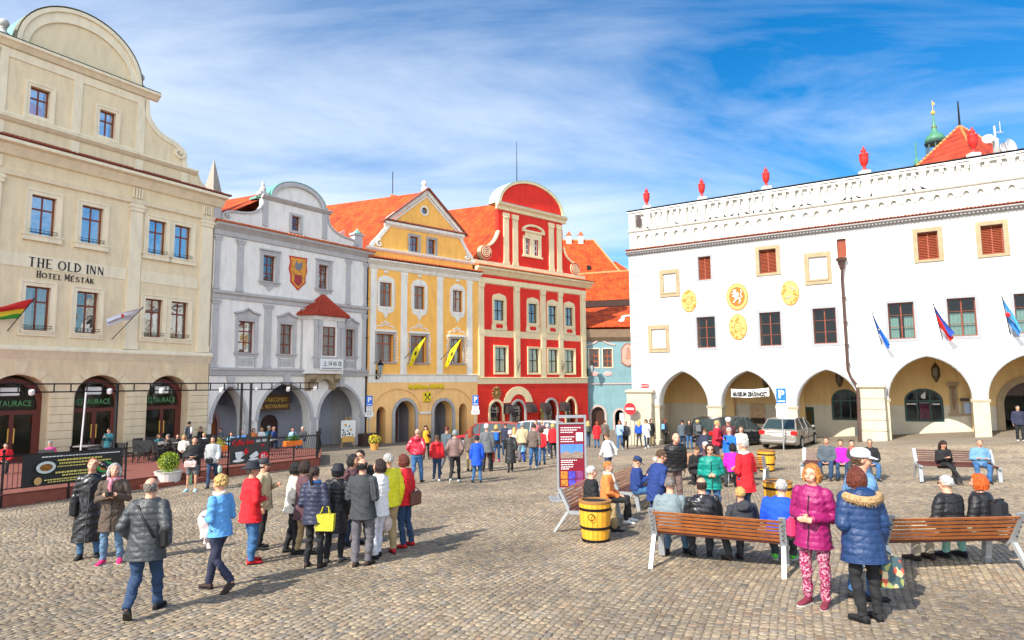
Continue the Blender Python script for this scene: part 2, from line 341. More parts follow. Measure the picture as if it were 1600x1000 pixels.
def half_arch_trim(b, x0, x1, zs, za, w, y0, y1, pointed=False):
    o = arch(x0-w, x1+w, zs, zs, za+w, 20, pointed); i = arch(x0, x1, zs, zs, za, 20, pointed)
    oo = [p for p in o if p[1] >= zs-1e-6]; ii = [p for p in i if p[1] >= zs-1e-6]
    def clean(q, a, c):
        q = [p for p in q if not (abs(p[1]-zs) < 1e-6)]; return [(c, zs)]+q+[(a, zs)]
    b.plate(clean(oo, x0-w, x1+w)+list(reversed(clean(ii, x0, x1))), [], y0, y1)
def spiral(b, c, r, turns, w, y0, y1, sgn=1, ph=0, n=44):
    """flat volute ribbon in x-z"""
    po, pi_ = [], []
    for i in range(n+1):
        t = i/n; a = ph+sgn*turns*2*math.pi*t; rr = r*(1-t*.86)
        po.append((c[0]+rr*math.cos(a), c[1]+rr*math.sin(a))); pi_.append((c[0]+(rr-w)*math.cos(a), c[1]+(rr-w)*math.sin(a)))
    for i in range(n):
        q = [po[i], po[i+1], pi_[i+1], pi_[i]]
        b.loft([[(x, y0, z) for x, z in q], [(x, y1, z) for x, z in q]])
def ribbon(b, pts, w, y0, y1):
    """a moulding following a curve in x-z"""
    n = len(pts); P = [Vector(p) for p in pts]; lo, hi = [], []
    for i, p in enumerate(P):
        t = (P[min(i+1, n-1)]-P[max(i-1, 0)]).normalized(); q = Vector((-t.y, t.x)); lo.append(p-q*w/2); hi.append(p+q*w/2)
    for i in range(n-1):
        q = [lo[i], lo[i+1], hi[i+1], hi[i]]; b.loft([[(a.x, y0, a.y) for a in q], [(a.x, y1, a.y) for a in q]])
def smooth_curve(pts, k=5):
    out = []; n = len(pts)
    for i in range(n-1):
        p0, p1, p2, p3 = pts[max(i-1, 0)], pts[i], pts[i+1], pts[min(i+2, n-1)]
        for j in range(k):
            t = j/k; out.append(tuple(.5*((2*p1[d])+(-p0[d]+p2[d])*t+(2*p0[d]-5*p1[d]+4*p2[d]-p3[d])*t*t+(-p0[d]+3*p1[d]-3*p2[d]+p3[d])*t**3) for d in (0, 1)))
    out.append(tuple(pts[-1])); return out
SER = {'T': [(.5,0,.5,1,1),(0,1,1,1,0)], 'H': [(.15,0,.15,1,1),(.85,0,.85,1,1),(.15,.5,.85,.5,0)], 'E': [(.15,0,.15,1,1),(.15,1,.9,1,0),(.15,.52,.7,.52,0),(.15,0,.95,0,0)],
 'L': [(.15,0,.15,1,1),(.15,0,.95,0,0)], 'I': [(.5,0,.5,1,1)], 'N': [(.12,0,.12,1,0),(.88,0,.88,1,0),(.12,1,.88,0,1)], 'D': [(.15,0,.15,1,1)], 'O': [], 'M': [(.08,0,.12,1,0),(.92,0,.88,1,1),(.12,1,.5,.2,1),(.5,.2,.88,1,0)],
 'A': [(.02,0,.5,1,0),(.5,1,.98,0,1),(.22,.36,.78,.36,0)], 'K': [(.15,0,.15,1,1),(.15,.42,.85,1,0),(.38,.6,.92,0,1)], 'S': []}
def serif(name, txt, x, z, h, width, m, parent, y=-.04, caps=1.25):
    b = MB(); n = len(txt); wd = {' ': .45, 'I': .5, 'L': .8, 'O': 1.15, 'M': 1.2}; tot = sum(wd.get(c.upper(), 1) for c in txt); ux = width/tot; X = x
    def bar(p, q, t):
        p = Vector(p); q = Vector(q); d = (q-p).normalized(); nrm = Vector((-d.y, d.x))*t/2; r = [p-nrm, q-nrm, q+nrm, p+nrm]
        b.loft([[(a.x, y, a.y) for a in r], [(a.x, y+.045, a.y) for a in r]])
    for c in txt:
        w = wd.get(c.upper(), 1)*ux; hh = h*caps if c.isupper() else h; C = c.upper(); acc = None
        if C in 'ĚŠŤÁ': acc = C; C = {'Ě': 'E', 'Š': 'S', 'Ť': 'T', 'Á': 'A'}[C]
        gw = w*.78; th, tn = h*.17, h*.085
        for x0, z0, x1, z1, k in SER.get(C, []):
            bar((X+x0*gw, z+z0*hh), (X+x1*gw, z+z1*hh), th if k else tn)
            if k and abs(x0-x1) < .1:
                for zz in (z0, z1): bar((X+x0*gw-h*.15, z+zz*hh), (X+x0*gw+h*.15, z+zz*hh), tn*.8)
        def arc(cx, cz, rx, rz, a0, a1, k=14):
            for i in range(k):
                a, e = a0+(a1-a0)*i/k, a0+(a1-a0)*(i+1)/k; bar((cx+rx*math.cos(a), cz+rz*math.sin(a)), (cx+rx*math.cos(e), cz+rz*math.sin(e)), tn+(th-tn)*abs(math.cos((a+e)/2)))
        if C == 'O': arc(X+gw*.5, z+hh*.5, gw*.46, hh*.49, 0, 2*math.pi, 20)
        if C == 'D': arc(X+gw*.15, z+hh*.5, gw*.78, hh*.49, -math.pi/2, math.pi/2)
        if C == 'S': arc(X+gw*.5, z+hh*.74, gw*.36, hh*.25, R(20), R(270), 10); arc(X+gw*.5, z+hh*.25, gw*.38, hh*.25, R(90), R(-160), 10)
        if acc: bar((X+gw*.5, z+hh*1.08), (X+gw*(.65), z+hh*1.28), tn)
        X += w
    return b.build(name, m, parent)
ACC = R(58.49)
# ================================================================= HOTEL
H = empty('hotel_building', (-23.87, 29.95, -1.48), R(58.49), 'cream hotel with round gable, scrolls and The Old Inn lettering', 'hotel')
zc_ = 15.6
top_w = [(0.75, 1.83), (3.0, 4.05), (6.47, 7.47), (7.96, 8.98), (-2.57, -1.57), (-4.08, -3.06)]
att_w = [(.37, 1.24), (3.57, 4.40)]
arches_h = [(-4.3, -1.95), (-.55, 1.99), (3.15, 5.62), (6.8, 9.2)]
holes = [hole(a, b, 11.3, 13.3) for a, b in top_w]+[hole(a, b, 6.6, 8.77) for a, b in top_w]
b = MB(); b.plate(rect(-5.4, 10.42, 5.2, 15.6), holes, 0, .45)
b.build('wall', M_CREAM, H)
b = MB(); b.plate(rect(-5.4, 10.42, -1, 5.2), [arch(a, c, -.5, 3.3, 4.46, 20) for a, c in arches_h], -.06, 1.0)
b.build('ground_floor_wall', mat('banded_cream_plaster', (.76, .59, .37), var=.08, vscale=.9), H)
# cut stone joints as real grooves: thin dark lines would be paint, so each course is a raised slab
for (a, c) in [(2.03, 3.11), (5.66, 6.76), (9.24, 10.44), (-1.91, -.59)]:
    b = MB()
    for i in range(9): b.bev(a, c, -.10, -.05, .1+i*.40, .1+i*.40+.375, .015)
    b.build('rusticated_pier', M_CREAM, H)
b = MB()
for a, c in arches_h:
    m_ = (a+c)/2; b.prism([(m_-.2, 4.50), (m_+.2, 4.50), (m_+.32, 5.08), (m_-.32, 5.08)], -.10, -.05)
    for s in (-1, 1):
        for k in range(3):
            q0 = R(66-k*19); q1 = R(66-k*19-17); r0, r1 = 1.02, 1.22+.05*k; hw = (c-a)/2
            f_ = lambda r, q: (m_+s*hw*r*math.cos(q), 3.3+1.16*r*math.sin(q)+.02)
            b.prism([f_(1.01, q0), f_(1.32, q0), f_(1.38, q1), f_(1.01, q1)] if s < 0 else [f_(1.01, q0), f_(1.01, q1), f_(1.38, q1), f_(1.32, q0)], -.10, -.05)
b.build('arch_voussoirs', M_CREAM, H)
b = MB(); b.exx([(-.06, 5.2), (-.30, 5.62), (-.34, 5.62), (-.34, 5.72), (-.20, 5.84), (.02, 5.86), (.02, 5.2)], -5.45, 10.5); b.build('string_course', M_CREAML, H)
for a, c in ((-1.23, -.46), (5.36, 6.13), (9.55, 10.36), (-5.4, -4.7)):
    b = MB(); b.box(a+.06, c-.06, -.10, .02, 5.87, 13.9); b.box(a, c, -.15, .02, 5.875, 6.25); b.box(a, c, -.16, .02, 13.55, 13.95); b.box(a-.05, c+.05, -.2, .02, 13.75, 13.9)
    for i in range(4): b.box(a+.1+i*.15, a+.19+i*.15, -.13, .02, 14.3, 14.85)
    b.build('pilaster', M_CREAML, H)
b = MB(); b.box(-5.4, 5.36, -.03, .02, 9.65, 10.29); b.box(6.13, 9.55, -.03, .02, 9.65, 10.29); b.build('plain_band', M_CREAML, H)
b = MB(); b.exx([(0.02, 13.98), (-.12, 13.98), (-.2, 14.2), (.02, 14.25)], -5.4, 10.44); b.exx([(.02, 14.9), (-.15, 14.95), (-.45, 15.35), (-.72, 15.42), (-.72, 15.58), (.02, 15.62)], -5.5, 10.9); b.build('main_cornice', M_CREAML, H)
eave_tiles(H, -5.6, 11.1, 15.80, -.78, .95, M_TILED, step=.19)
for i, (a, c) in enumerate(top_w):
    pair = i >= 2
    window(H, a, c, 11.3, 13.3, M_WOODR, M_GLASSR, (M_CREAML, .24, .04), (1, .66), sill=(M_CREAML, .3, .14, .30), curtain=.45)
    window(H, a, c, 6.6, 8.77, M_WOODR, M_GLASS, (M_CREAML, .24, .04), (1, .66), sill=(M_CREAML, .12, .10, .16), curtain=.6)
    b = MB()
    for z in (6.72, 11.42):
        for yy in (-.13,):
            for k in range(2): b.tube([(a-.1, yy, z+k*.12), (c+.1, yy, z+k*.12)], .012, 5)
            for k in range(7): x = a+(c-a)*k/6; b.tube([(x, yy, z-.05), (x+.04, yy, z+.06), (x, yy, z+.14)], .009, 4)
    b.build('flower_rail', M_IRON, H)
# attic storey with gable
RS = [(6.107, 20.2), (6.199, 19.408), (6.442, 18.925), (7.025, 18.436), (7.844, 18.184), (8.394, 17.829), (8.48, 17.262), (8.56, 16.86)]
RSs = smooth_curve(RS, 4); LSs = [(4.95-x+.0, z) for x, z in reversed(RSs)]; LSs = [(x, z) for x, z in LSs]
atti = [(-3.6, 16.86)]+[(8.56, 16.86)]+[p for p in reversed(RSs)][1:]+[(6.1, 20.5), (-1.15, 20.5)]+[p for p in LSs[::-1]][:0]
left = [(4.95-x, z) for x, z in RSs]
outl = [(-3.61, 16.0), (8.56, 16.0)]+[p for p in reversed(RSs)]+left[:-1]+[(-3.61, 16.8)]
b = MB(); b.plate(outl, [hole(a, c, 17.25, 18.7) for a, c in att_w], .0, .5); b.plate([(8.5, 15.7), (10.2, 15.7), (9.5, 16.3), (9.2, 16.9), (8.5, 16.9)], [], .02, .45); b.plate([(-5.2, 15.7), (-3.6, 15.7), (-3.6, 16.9), (-4.3, 16.9), (-4.6, 16.3)], [], .02, .45)
b.build('gable_wall', M_CREAM, H)
b = MB(); b.plate(dome_pts(2.6, 2.86, 20.62, 2.70, 26), [], .0, 2.2); b.build('round_gable', M_CREAM, H)
b = MB(); o_ = dome_pts(2.6, 2.92, 20.66, 2.72, 26); i_ = dome_pts(2.6, 2.46, 20.62, 2.10, 26); b.plate([o_[0]]+o_[1:]+list(reversed(i_)), [], -.10, .03)
o2 = dome_pts(2.6, 3.0, 20.66, 2.80, 26); i2 = dome_pts(2.6, 2.80, 20.66, 2.6, 26); b.plate(o2+list(reversed(i2)), [], -.2, .04); b.build('gable_moulding', M_CREAML, H)
b = MB(); o3 = dome_pts(2.6, 3.05, 20.68, 2.86, 26); i3 = dome_pts(2.6, 2.99, 20.68, 2.80, 26); b.plate(o3+list(reversed(i3)), [], .3, 2.25); b.build('copper_flashing', M_COPP, H); b = MB(); i3 = dome_pts(2.6, 3.02, 20.68, 2.83, 26); b.plate(o3+list(reversed(i3)), [], -.22, .298); b.build('dark_flashing', mat('dull_copper_edge', (.16, .15, .10)), H)
b = MB(); b.exx([(.03, 20.2), (-.12, 20.22), (-.3, 20.4), (-.42, 20.46), (-.42, 20.6), (.03, 20.64)], -1.65, 6.6); b.build('gable_cornice', M_CREAML, H)
b = MB(); b.box(-1.6, 6.56, -.44, .6, 20.61, 20.64); b.build('ledge_flashing', mat('dark_copper_edge', (.03, .07, .06)), H)
b = MB(); b.exx([(.02, 16.55), (-.1, 16.6), (-.26, 16.74), (-.26, 16.83), (.02, 16.9)], -4.2, 9.15)
for a, c in ((-1.0, -.6), (2.26, 2.68), (5.5, 5.94)): b.box(a, c, -.06, .02, 16.92, 20.18); b.box(a, c, -.05, .02, 15.9, 16.54)
b.box(8.2, 8.6, -.05, .02, 15.9, 16.54)
b.box(-.6, 5.5, -.055, .02, 16.92, 17.05); b.box(-.6, 5.5, -.055, .02, 19.75, 20.17); ribbon(b, [(x-.12, z-.1) for x, z in RSs], .3, -.06, .03); ribbon(b, [(x+.12, z-.1) for x, z in left], .3, -.06, .03)
spiral(b, (8.0, 17.62), .42, 1.4, .14, -.12, .02, -1, .3); b.build('gable_trim', M_CREAML, H)
for a, c in att_w: window(H, a, c, 17.25, 18.7, M_WOODR, M_GLASSR, (M_CREAML, .2, .05), (1, .62), curtain=.3)
for u in (-.85, 5.62):
    b = MB(); b.lathe([(.28, 0), (.28, .2), (.16, .3), (.12, .42), (.16, .46), (.15, .5)], (u, .1, 20.63), 12); b.ell((u, .1, 21.33), (.23, .23, .23), 14, 10); b.build('ball_finial', M_GSTONE, H, smooth=True)
body(H, -5.4, 10.42, 12, 15.6, M_CREAM); floors(H, -5, 10, (5.0, 9.9, 14.6), 11)
b = MB(); b.loft([[(-5.6, -.0+.5, 15.7), (10.6, .5, 15.7), (10.6, 12, 15.7), (-5.6, 12, 15.7)], [(2.2, 6.3, 20.3), (2.8, 6.3, 20.3), (2.8, 6.5, 20.3), (2.2, 6.5, 20.3)]]); b.build('roof', M_RX, H)
serif('sign_lettering', 'THE OLD INN', .78, 9.72, .44, 3.5, M_BLACK, H, caps=1)
serif('sign_lettering', 'Hotel Městák', 1.16, 9.22, .25, 2.65, M_BLACK, H, y=-.035, caps=1.3)
# shop doors inside the arches
for a, c in arches_h:
    b = MB(); fr = arch(a-.3, c+.1, -.5, 3.15, 4.30, 18); b.plate(fr, [rect(a+.15, (a+c)/2-.05, .55, 2.55), rect((a+c)/2+.15, c-.35, .55, 2.55), arch(a+.0, c-.2, 2.75, 2.9, 4.1, 16)], .62, .72)
    dr = b.build('door', mat('dark_red_door', (.13, .028, .02), rough=.45, var=.2), H)
    g = MB(); g.box(a+.1, c-.3, .66, .67, .5, 2.6); g.plate(arch(a-.02, c-.18, 2.7, 2.9, 4.12, 16), [], .66, .67); g.build('pane', M_GLASSD, dr)
    h = MB()
    for s in (-.12, .12): h.tube([((a+c)/2+.05+s, .58, 1.2), ((a+c)/2+.05+s, .58, 1.9)], .03, 6)
    h.build('handle', M_GOLD, dr)
    text_mesh('lettering', 'RESTAURACE', .40, mat('green_letter_paint', (.10, .30, .12), var=0), dr, ((a+c)/2-.1, .60, 2.95), FLAT, width=(c-a)*.72)
    k = MB(); k.bev(a+.75, a+1.55, .50, .6, 3.45, 3.85, .03); k.build('menu_sign', mat('sign_white', (.75, .75, .72), var=0), dr)
# ================================================================= GREY HOUSE
G = empty('grey_townhouse', (-18.38, 38.9, -1.78), R(53.31), 'lilac grey townhouse with oriel bay, painted crest and pointed arcade', 'house')
gw2 = [(3.35, 4.31), (7.69, 8.59)]; gw1 = [(1.77, 2.90), (4.75, 5.77), (10.19, 11.07)]
ga = [(.0, 2.42, 4.2), (3.3, 7.3, 4.33), (7.95, 11.65, 4.13)]
b = MB(); b.plate(rect(0, 12.2, 5.0, 14.3), [hole(a, c, 11.0, 12.77) for a, c in gw2]+[hole(a, c, 6.25, 8.27) for a, c in gw1], 0, .45); b.build('wall', M_GREY, G)
b = MB(); b.plate(rect(0, 12.2, -1.2, 5.0), [arch(a+.0001 if a else .25, c, -.8, 1.9, z, 18, True) for a, c, z in ga], -.02, .9); b.build('arcade_wall', M_GREY, G)
b = MB()
for a, c, z in ga:
    half_arch_trim(b, a or .25, c, 1.9, z, .2, -.12, .01, True); m_ = ((a or .25)+c)/2; b.prism([(m_-.16, z-.1), (m_+.16, z-.1), (m_+.26, z+.55), (m_-.26, z+.55)], -.2, -.0)
for x in (2.45, 7.35, 11.66): b.box(x-.06, x+.5, -.1, .02, 1.75, 1.95); b.box(x+.0, x+.44, -.05, .02, -1, 1.74)
b.build('arch_moulding', M_GREYD, G)
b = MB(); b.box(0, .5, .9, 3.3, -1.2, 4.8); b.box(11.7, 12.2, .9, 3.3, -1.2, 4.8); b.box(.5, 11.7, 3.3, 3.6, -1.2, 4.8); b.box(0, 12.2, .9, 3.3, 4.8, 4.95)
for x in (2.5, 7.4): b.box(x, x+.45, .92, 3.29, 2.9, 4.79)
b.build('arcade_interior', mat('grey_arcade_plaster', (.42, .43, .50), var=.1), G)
b = MB(); b.plate(arch(.9, 2.3, -.9, 1.5, 2.6, 14, True), [], 3.2, 3.29)
for k in range(6): b.box(1.0+k*.2, 1.17+k*.2, 3.16, 3.2, -.8, 1.5+.9*math.sin(math.pi*(k+.5)/6))
b.build('door', M_WOODO, G)
b = MB(); half_arch_trim(b, .85, 2.35, 1.5, 2.7, .22, 3.1, 3.28, True); b.box(.63, .85, 3.1, 3.28, -.9, 1.5); b.box(2.35, 2.57, 3.1, 3.28, -.9, 1.5); b.build('door_surround', mat('pink_stone', (.5, .30, .30), var=.15), G)
b = MB(); b.plate(arch(5.6, 6.9, -.9, 1.4, 2.1, 12), [], 3.2, 3.29); b.build('door', M_WOODD, G)
text_mesh('sign_lettering', 'KATAKOMBY', .42, M_GOLD, G, (5.4, 1.6, 3.05), FLAT, width=2.3); text_mesh('sign_lettering', 'GRILL RESTAURANT', .36, M_GOLD, G, (5.3, 1.6, 2.62), FLAT, width=2.7)
b = MB(); b.box(3.9, 6.8, 1.66, 1.70, 2.45, 3.6); b.build('hanging_signboard', mat('brown_signboard', (.10, .06, .03), var=.1), G)
b = MB(); b.exx([(.02, 4.76), (-.12, 4.8), (-.2, 5.1), (-.28, 5.14), (-.28, 5.26), (.02, 5.3)], -.02, 12.24)
b.exx([(.02, 9.55), (-.08, 9.57), (-.1, 9.8), (-.22, 9.9), (-.24, 10.06), (.02, 10.1)], 0, 12.22)
b.exx([(.02, 13.5), (-.1, 13.55), (-.14, 13.85), (-.3, 14.0), (-.5, 14.15), (-.5, 14.28), (.02, 14.32)], -.05, 12.4); b.build('string_courses', M_GREYD, G)
for a, c, z0, z1 in [(.02, .42, 10.12, 13.48), (1.47, 2.0, 10.12, 13.48), (10.07, 10.57, 10.12, 13.48), (11.76, 12.18, 10.12, 13.48), (3.5, 4.12, 5.3, 9.5), (.02, .5, 5.3, 9.5), (11.7, 12.18, 5.3, 9.5), (6.32, 6.62, 5.3, 9.5)]:
    b = MB(); b.box(a+.05, c-.05, -.07, .02, z0, z1); b.box(a, c, -.1, .02, z0, z0+.15); b.box(a, c, -.12, .02, z1-.3, z1-.02); b.box(a-.06, c+.06, -.16, .02, z1-.14, z1-.03); b.prism([(a+.07, z1-.32), (c-.07, z1-.32), ((a+c)/2, z1-.75)][::-1], -.1, .0)
    b.build('pilaster', M_GREYD, G)
for a, c in gw2:
    wn = window(G, a, c, 11.0, 12.77, M_WOODR, M_GLASS, (M_GREYD, .22, .06), (1, (.33, .66)), dep=.28, curtain=.4, sill=(M_GREYD, .28, .12, .1))
    b = MB(); b.box(a-.3, c+.3, -.16, .02, 13.05, 13.16); b.prism([(a-.05, 10.85), ((a+c)/2, 10.35), (c+.05, 10.85)], -.05, .01); b.build('surround_ornament', M_GREYD, wn)
for a, c in gw1:
    wn = window(G, a, c, 6.25, 8.27, M_WOODR, M_GLASS, (M_GREYD, .2, .05), (1, (.33, .68)), dep=.28, curtain=.3, sill=(M_GREYD, .25, .12, .1))
    b = MB(); m_ = (a+c)/2
    b.prism([(a-.25, 8.5), (c+.25, 8.5), (c+.25, 8.72), (m_+.3, 8.85), (m_, 9.02), (m_-.3, 8.85), (a-.25, 8.72)], -.05, .01); ribbon(b, [(a-.32, 8.74), (m_-.35, 8.88), (m_, 9.08), (m_+.35, 8.88), (c+.32, 8.74)], .1, -.2, .01)
    b.box(a+.05, c-.05, -.06, .01, 5.42, 5.92); spiral(b, (m_-.22, 5.67), .16, 1, .05, -.09, -.05); spiral(b, (m_+.22, 5.67), .16, 1, .05, -.09, -.05, -1)
    for s in (a-.08, c+.08): b.ell((s, -.05, 5.98), (.1, .06, .1), 8, 6); b.box(s-.05, s+.05, -.08, .01, 5.35, 5.95)
    b.build('surround_ornament', M_GREYD, wn)
# painted crest
SH = [(5.28, 13.0), (6.72, 13.02), (6.66, 12.55), (6.74, 12.1), (6.60, 11.65), (6.62, 11.25), (6.3, 10.95), (6.02, 10.66), (5.7, 10.95), (5.42, 11.2), (5.4, 11.7), (5.26, 12.1), (5.38, 12.6)]
b = MB(); b.plate(SH, [], -.05, .02); cr = b.build('painted_crest', mat('crest_red', (.52, .05, .03), var=.1), G)
b = MB(); b.plate([(6.01+(x-6.01)*.86, 11.9+(z-11.9)*.9) for x, z in SH], [], -.065, -.04)
cr2 = b.build('crest_field', mat('crest_ochre', (.70, .30, .05), var=.5, vscale=4), cr)
b = MB(); b.ell((6.0, -.07, 12.3), (.28, .02, .24), 12, 6); b.ell((5.85, -.07, 12.5), (.12, .02, .18), 8, 5); b.ell((6.2, -.07, 12.5), (.12, .02, .16), 8, 5); b.build('crest_bird', mat('crest_grey', (.20, .20, .22), var=.3, vscale=12), cr)
b = MB(); b.plate([(5.72, 11.75), (6.3, 11.75), (6.32, 11.2), (6.0, 10.95), (5.7, 11.2)], [], -.08, -.06); b.build('crest_shield', mat('crest_maroon', (.36, .05, .05), var=.4, vscale=9), cr)
# oriel
b = MB(); OR = [(6.46, 0.02), (6.86, -.85), (9.3, -.85), (9.7, 0.02)]
def oring(z, k=0.0): return [(8.08+(x-8.08)*(1+k), y*(1+k*1.3), z) for x, y in OR]
b.loft([oring(4.95, .03), oring(5.3, .03)], cap=True)
b.box(6.9, 7.55, -.84, -.7, 5.3, 8.7); b.box(8.65, 9.28, -.84, -.7, 5.3, 8.7); b.box(7.55, 8.65, -.84, -.7, 5.3, 6.2); b.box(7.55, 8.65, -.84, -.7, 8.24, 8.7)
for p, q in (((6.46, .02), (6.88, -.84)), ((9.28, -.84), (9.7, .02))):
    b.loft([[(p[0], p[1], 5.3), (q[0], q[1], 5.3), (q[0]+.02, q[1]+.1, 5.3), (p[0]+.1, p[1], 5.3)], [(p[0], p[1], 8.7), (q[0], q[1], 8.7), (q[0]+.02, q[1]+.1, 8.7), (p[0]+.1, p[1], 8.7)]])
b.loft([oring(8.7, .06), oring(8.95, .12)]); b.build('oriel_bay', M_GREY, G)
b = MB(); b.loft([oring(8.97, .34), oring(9.03, .30), [(8.08+(x-8.08)*.62, y*.75, 9.75) for x, y in OR], [(8.08+(x-8.08)*.03, y*.1, 10.62) for x, y in OR]])
for i in range(10):
    t = i/9; x = 7.0+t*2.2; b.tube([(8.08+(x-8.08)*1.3, -1.24, 9.05), (8.08+(x-8.08)*.75, -.72, 9.7), (8.08+(x-8.08)*.1, -.1, 10.6)], [.07, .05, .02], 6)
for i in range(5):
    t = i/4; b.tube([(5.98+t*.5, -.1-1.05*t, 9.05), (6.9+.3*t, -.06-.55*t, 9.72), (8.0, -.08, 10.6)], [.07, .05, .02], 6)
b.build('oriel_roof', mat('red_oriel_tiles', (.42, .055, .025), var=.35, vscale=7), G)
b = MB()
for x in (6.95, 7.3, 8.9, 9.2): b.box(x-.12, x+.12, -.93, -.86+.03, 5.32, 8.68); b.box(x-.16, x+.16, -.96, -.83, 8.2, 8.66)
b.box(6.7, 9.46, -.95, -.8, 6.0, 6.12); b.build('oriel_trim', M_GREYD, G)
w_ = window(G, 7.58, 8.62, 6.2, 8.24, M_WOODR, M_GLASS, None, (1, (.33, .68)), dep=-.80, curtain=.3); w_.name = 'oriel_window'
b = MB(); b.box(7.28, 9.24, -1.02, -.97, 5.2, 5.98); sg = b.build('signboard', mat('sign_white', (.75, .75, .72), var=0), G)
b = MB()  # the four characters of the restaurant's sign, as strokes
def st(x, z, w, h): b.box(x, x+w, -1.03, -1.015, z, z+h)
x = 7.52
st(x+.12, 5.5, .04, .32); st(x+.14, 5.66, .14, .03); st(x, 5.48, .32, .035)
x = 7.94
for k in range(3): st(x, 5.5+.12*k, .04, .05)
st(x+.1, 5.76, .2, .03); st(x+.08, 5.66, .24, .03); st(x+.12, 5.5, .03, .26); st(x+.27, 5.5, .03, .26); st(x+.08, 5.58, .24, .03)
x = 8.36
st(x, 5.72, .14, .03); st(x+.02, 5.5, .03, .3); st(x+.1, 5.5, .03, .22); st(x+.02, 5.6, .1, .03); st(x+.18, 5.76, .14, .03); st(x+.18, 5.5, .03, .28); st(x+.2, 5.62, .12, .03); st(x+.26, 5.5, .03, .14)
x = 8.78
st(x, 5.74, .32, .03); st(x+.14, 5.78, .04, .06); st(x+.02, 5.5, .03, .25); st(x+.12, 5.66, .18, .03); st(x+.18, 5.6, .03, .16); st(x+.1, 5.48, .03, .12); st(x+.27, 5.48, .03, .12); st(x+.1, 5.48, .2, .03); st(x+.1, 5.58, .2, .03)
b.build('lettering', M_BLACK, sg)
text_mesh('lettering', 'SHANGHAI RESTAURANT', .13, M_BLACK, sg, (8.26, -1.025, 5.27), FLAT, width=1.7)
for x in (7.0, 9.0):
    b = MB(); b.loft([[(x-.25, y, z-.0) for y, z in ((0, 4.9), (-.8, 4.9), (-.75, 4.6), (-.4, 4.35), (-.2, 3.9), (0, 3.75))], [(x+.25, y, z) for y, z in ((0, 4.9), (-.8, 4.9), (-.75, 4.6), (-.4, 4.35), (-.2, 3.9), (0, 3.75))]]); b.build('stone_bracket', M_STONE, G)
b = MB(); b.plate([(7.25, 4.95), (8.75, 4.95), (8.75, 4.4)]+[(8.0+.75*math.cos(math.pi*i/10), 4.0+.6*math.sin(math.pi*i/10)) for i in range(1, 10)]+[(7.25, 4.4)], [], -.6, .0); b.build('stone_arch', M_STONE, G)
# gable
LG = smooth_curve([(3.23, 16.1), (2.84, 15.6), (2.06, 15.3), (1.0, 15.17), (.5, 14.92), (.46, 14.5)], 4); RG = smooth_curve([(8.45, 16.45), (8.57, 15.85), (9.01, 15.46), (9.74, 15.18), (10.94, 15.0), (11.26, 14.5)], 4)
b = MB(); b.plate([(.46, 14.2), (11.26, 14.2)]+list(reversed(RG))+[(8.4, 16.6), (3.25, 16.6)]+LG[:-1], [hole(5.41, 6.13, 14.8, 15.86)], .05, .5); b.plate(dome_pts(5.95, 2.1, 16.7, 1.42, 22), [], .08, .5); b.build('gable_wall', M_GREY, G)
b = MB(); b.exx([(.06, 16.5), (-.05, 16.55), (-.25, 16.72), (-.25, 16.78), (.06, 16.8)], 3.1, 8.65); o_ = dome_pts(5.95, 2.18, 16.78, 1.42, 22); i_ = dome_pts(5.95, 1.88, 16.78, 1.14, 22); b.plate(o_+list(reversed(i_)), [], -.1, .1)
b.box(3.22, 3.62, -.02, .07, 14.7, 16.5); b.box(7.95, 8.38, -.02, .07, 14.7, 16.5); ribbon(b, LG, .12, -.06, .3); ribbon(b, RG, .12, -.06, .3); spiral(b, (.85, 14.85), .24, 1.2, .08, -.05, .06, 1, 1.5); spiral(b, (10.9, 14.72), .22, 1.2, .08, -.05, .06, -1, 1.5)
b.box(-.1, .36, -.05, .5, 14.3, 15.3); b.box(10.9, 11.66, .0, .5, 14.4, 15.5); b.box(10.8, 11.76, -.08, .56, 15.5, 15.66); b.box(3.0, 3.65, 0, .5, 16.8, 17.0); b.box(8.0, 8.42, 0, .4, 16.8, 17.0)
b.lathe([(.22, 0), (.22, .25), (.1, .4), (.12, .5), (.02, .8)], (3.3, .2, 17.0), 10); b.lathe([(.16, 0), (.16, .25), (.08, .4), (.02, .6)], (8.2, .2, 17.0), 10); b.build('gable_trim', M_GREYD, G)
b = MB(); b.lathe([(.35, 0), (.3, .12), (.12, .25), (.02, .4)], (11.28, .2, 15.66), 8); b.box(3.0, 3.8, .5, 1.3, 16.6, 16.75); o3 = dome_pts(5.95, 2.22, 16.8, 1.46, 22); i3 = dome_pts(5.95, 2.18, 16.8, 1.42, 22); b.plate(o3+list(reversed(i3)), [], -.12, 1.6); b.build('copper_flashing', M_COPP, G)
window(G, 5.41, 6.13, 14.8, 15.86, M_WOODR, M_GLASS, (M_GREYD, .16, .05), (1, .5), dep=.25)
eave_tiles(G, -.1, 12.5, 14.45, -.62, .75, M_TILE); body(G, 0, 12.2, 11, 14.2, M_GREY); floors(G, .5, 11.7, (4.97, 9.7, 13.9), 10)
b = MB(); b.add([(-.1, .5, 14.3), (4.6, .5, 17.45), (4.6-2.6, 12, 17.45), (-.1-2.6, 12, 14.3), (12.3, .5, 14.3), (12.3-2.6, 12, 14.3)], [(0, 1, 2, 3), (1, 4, 5, 2)]); b.build('roof', M_RY, G)
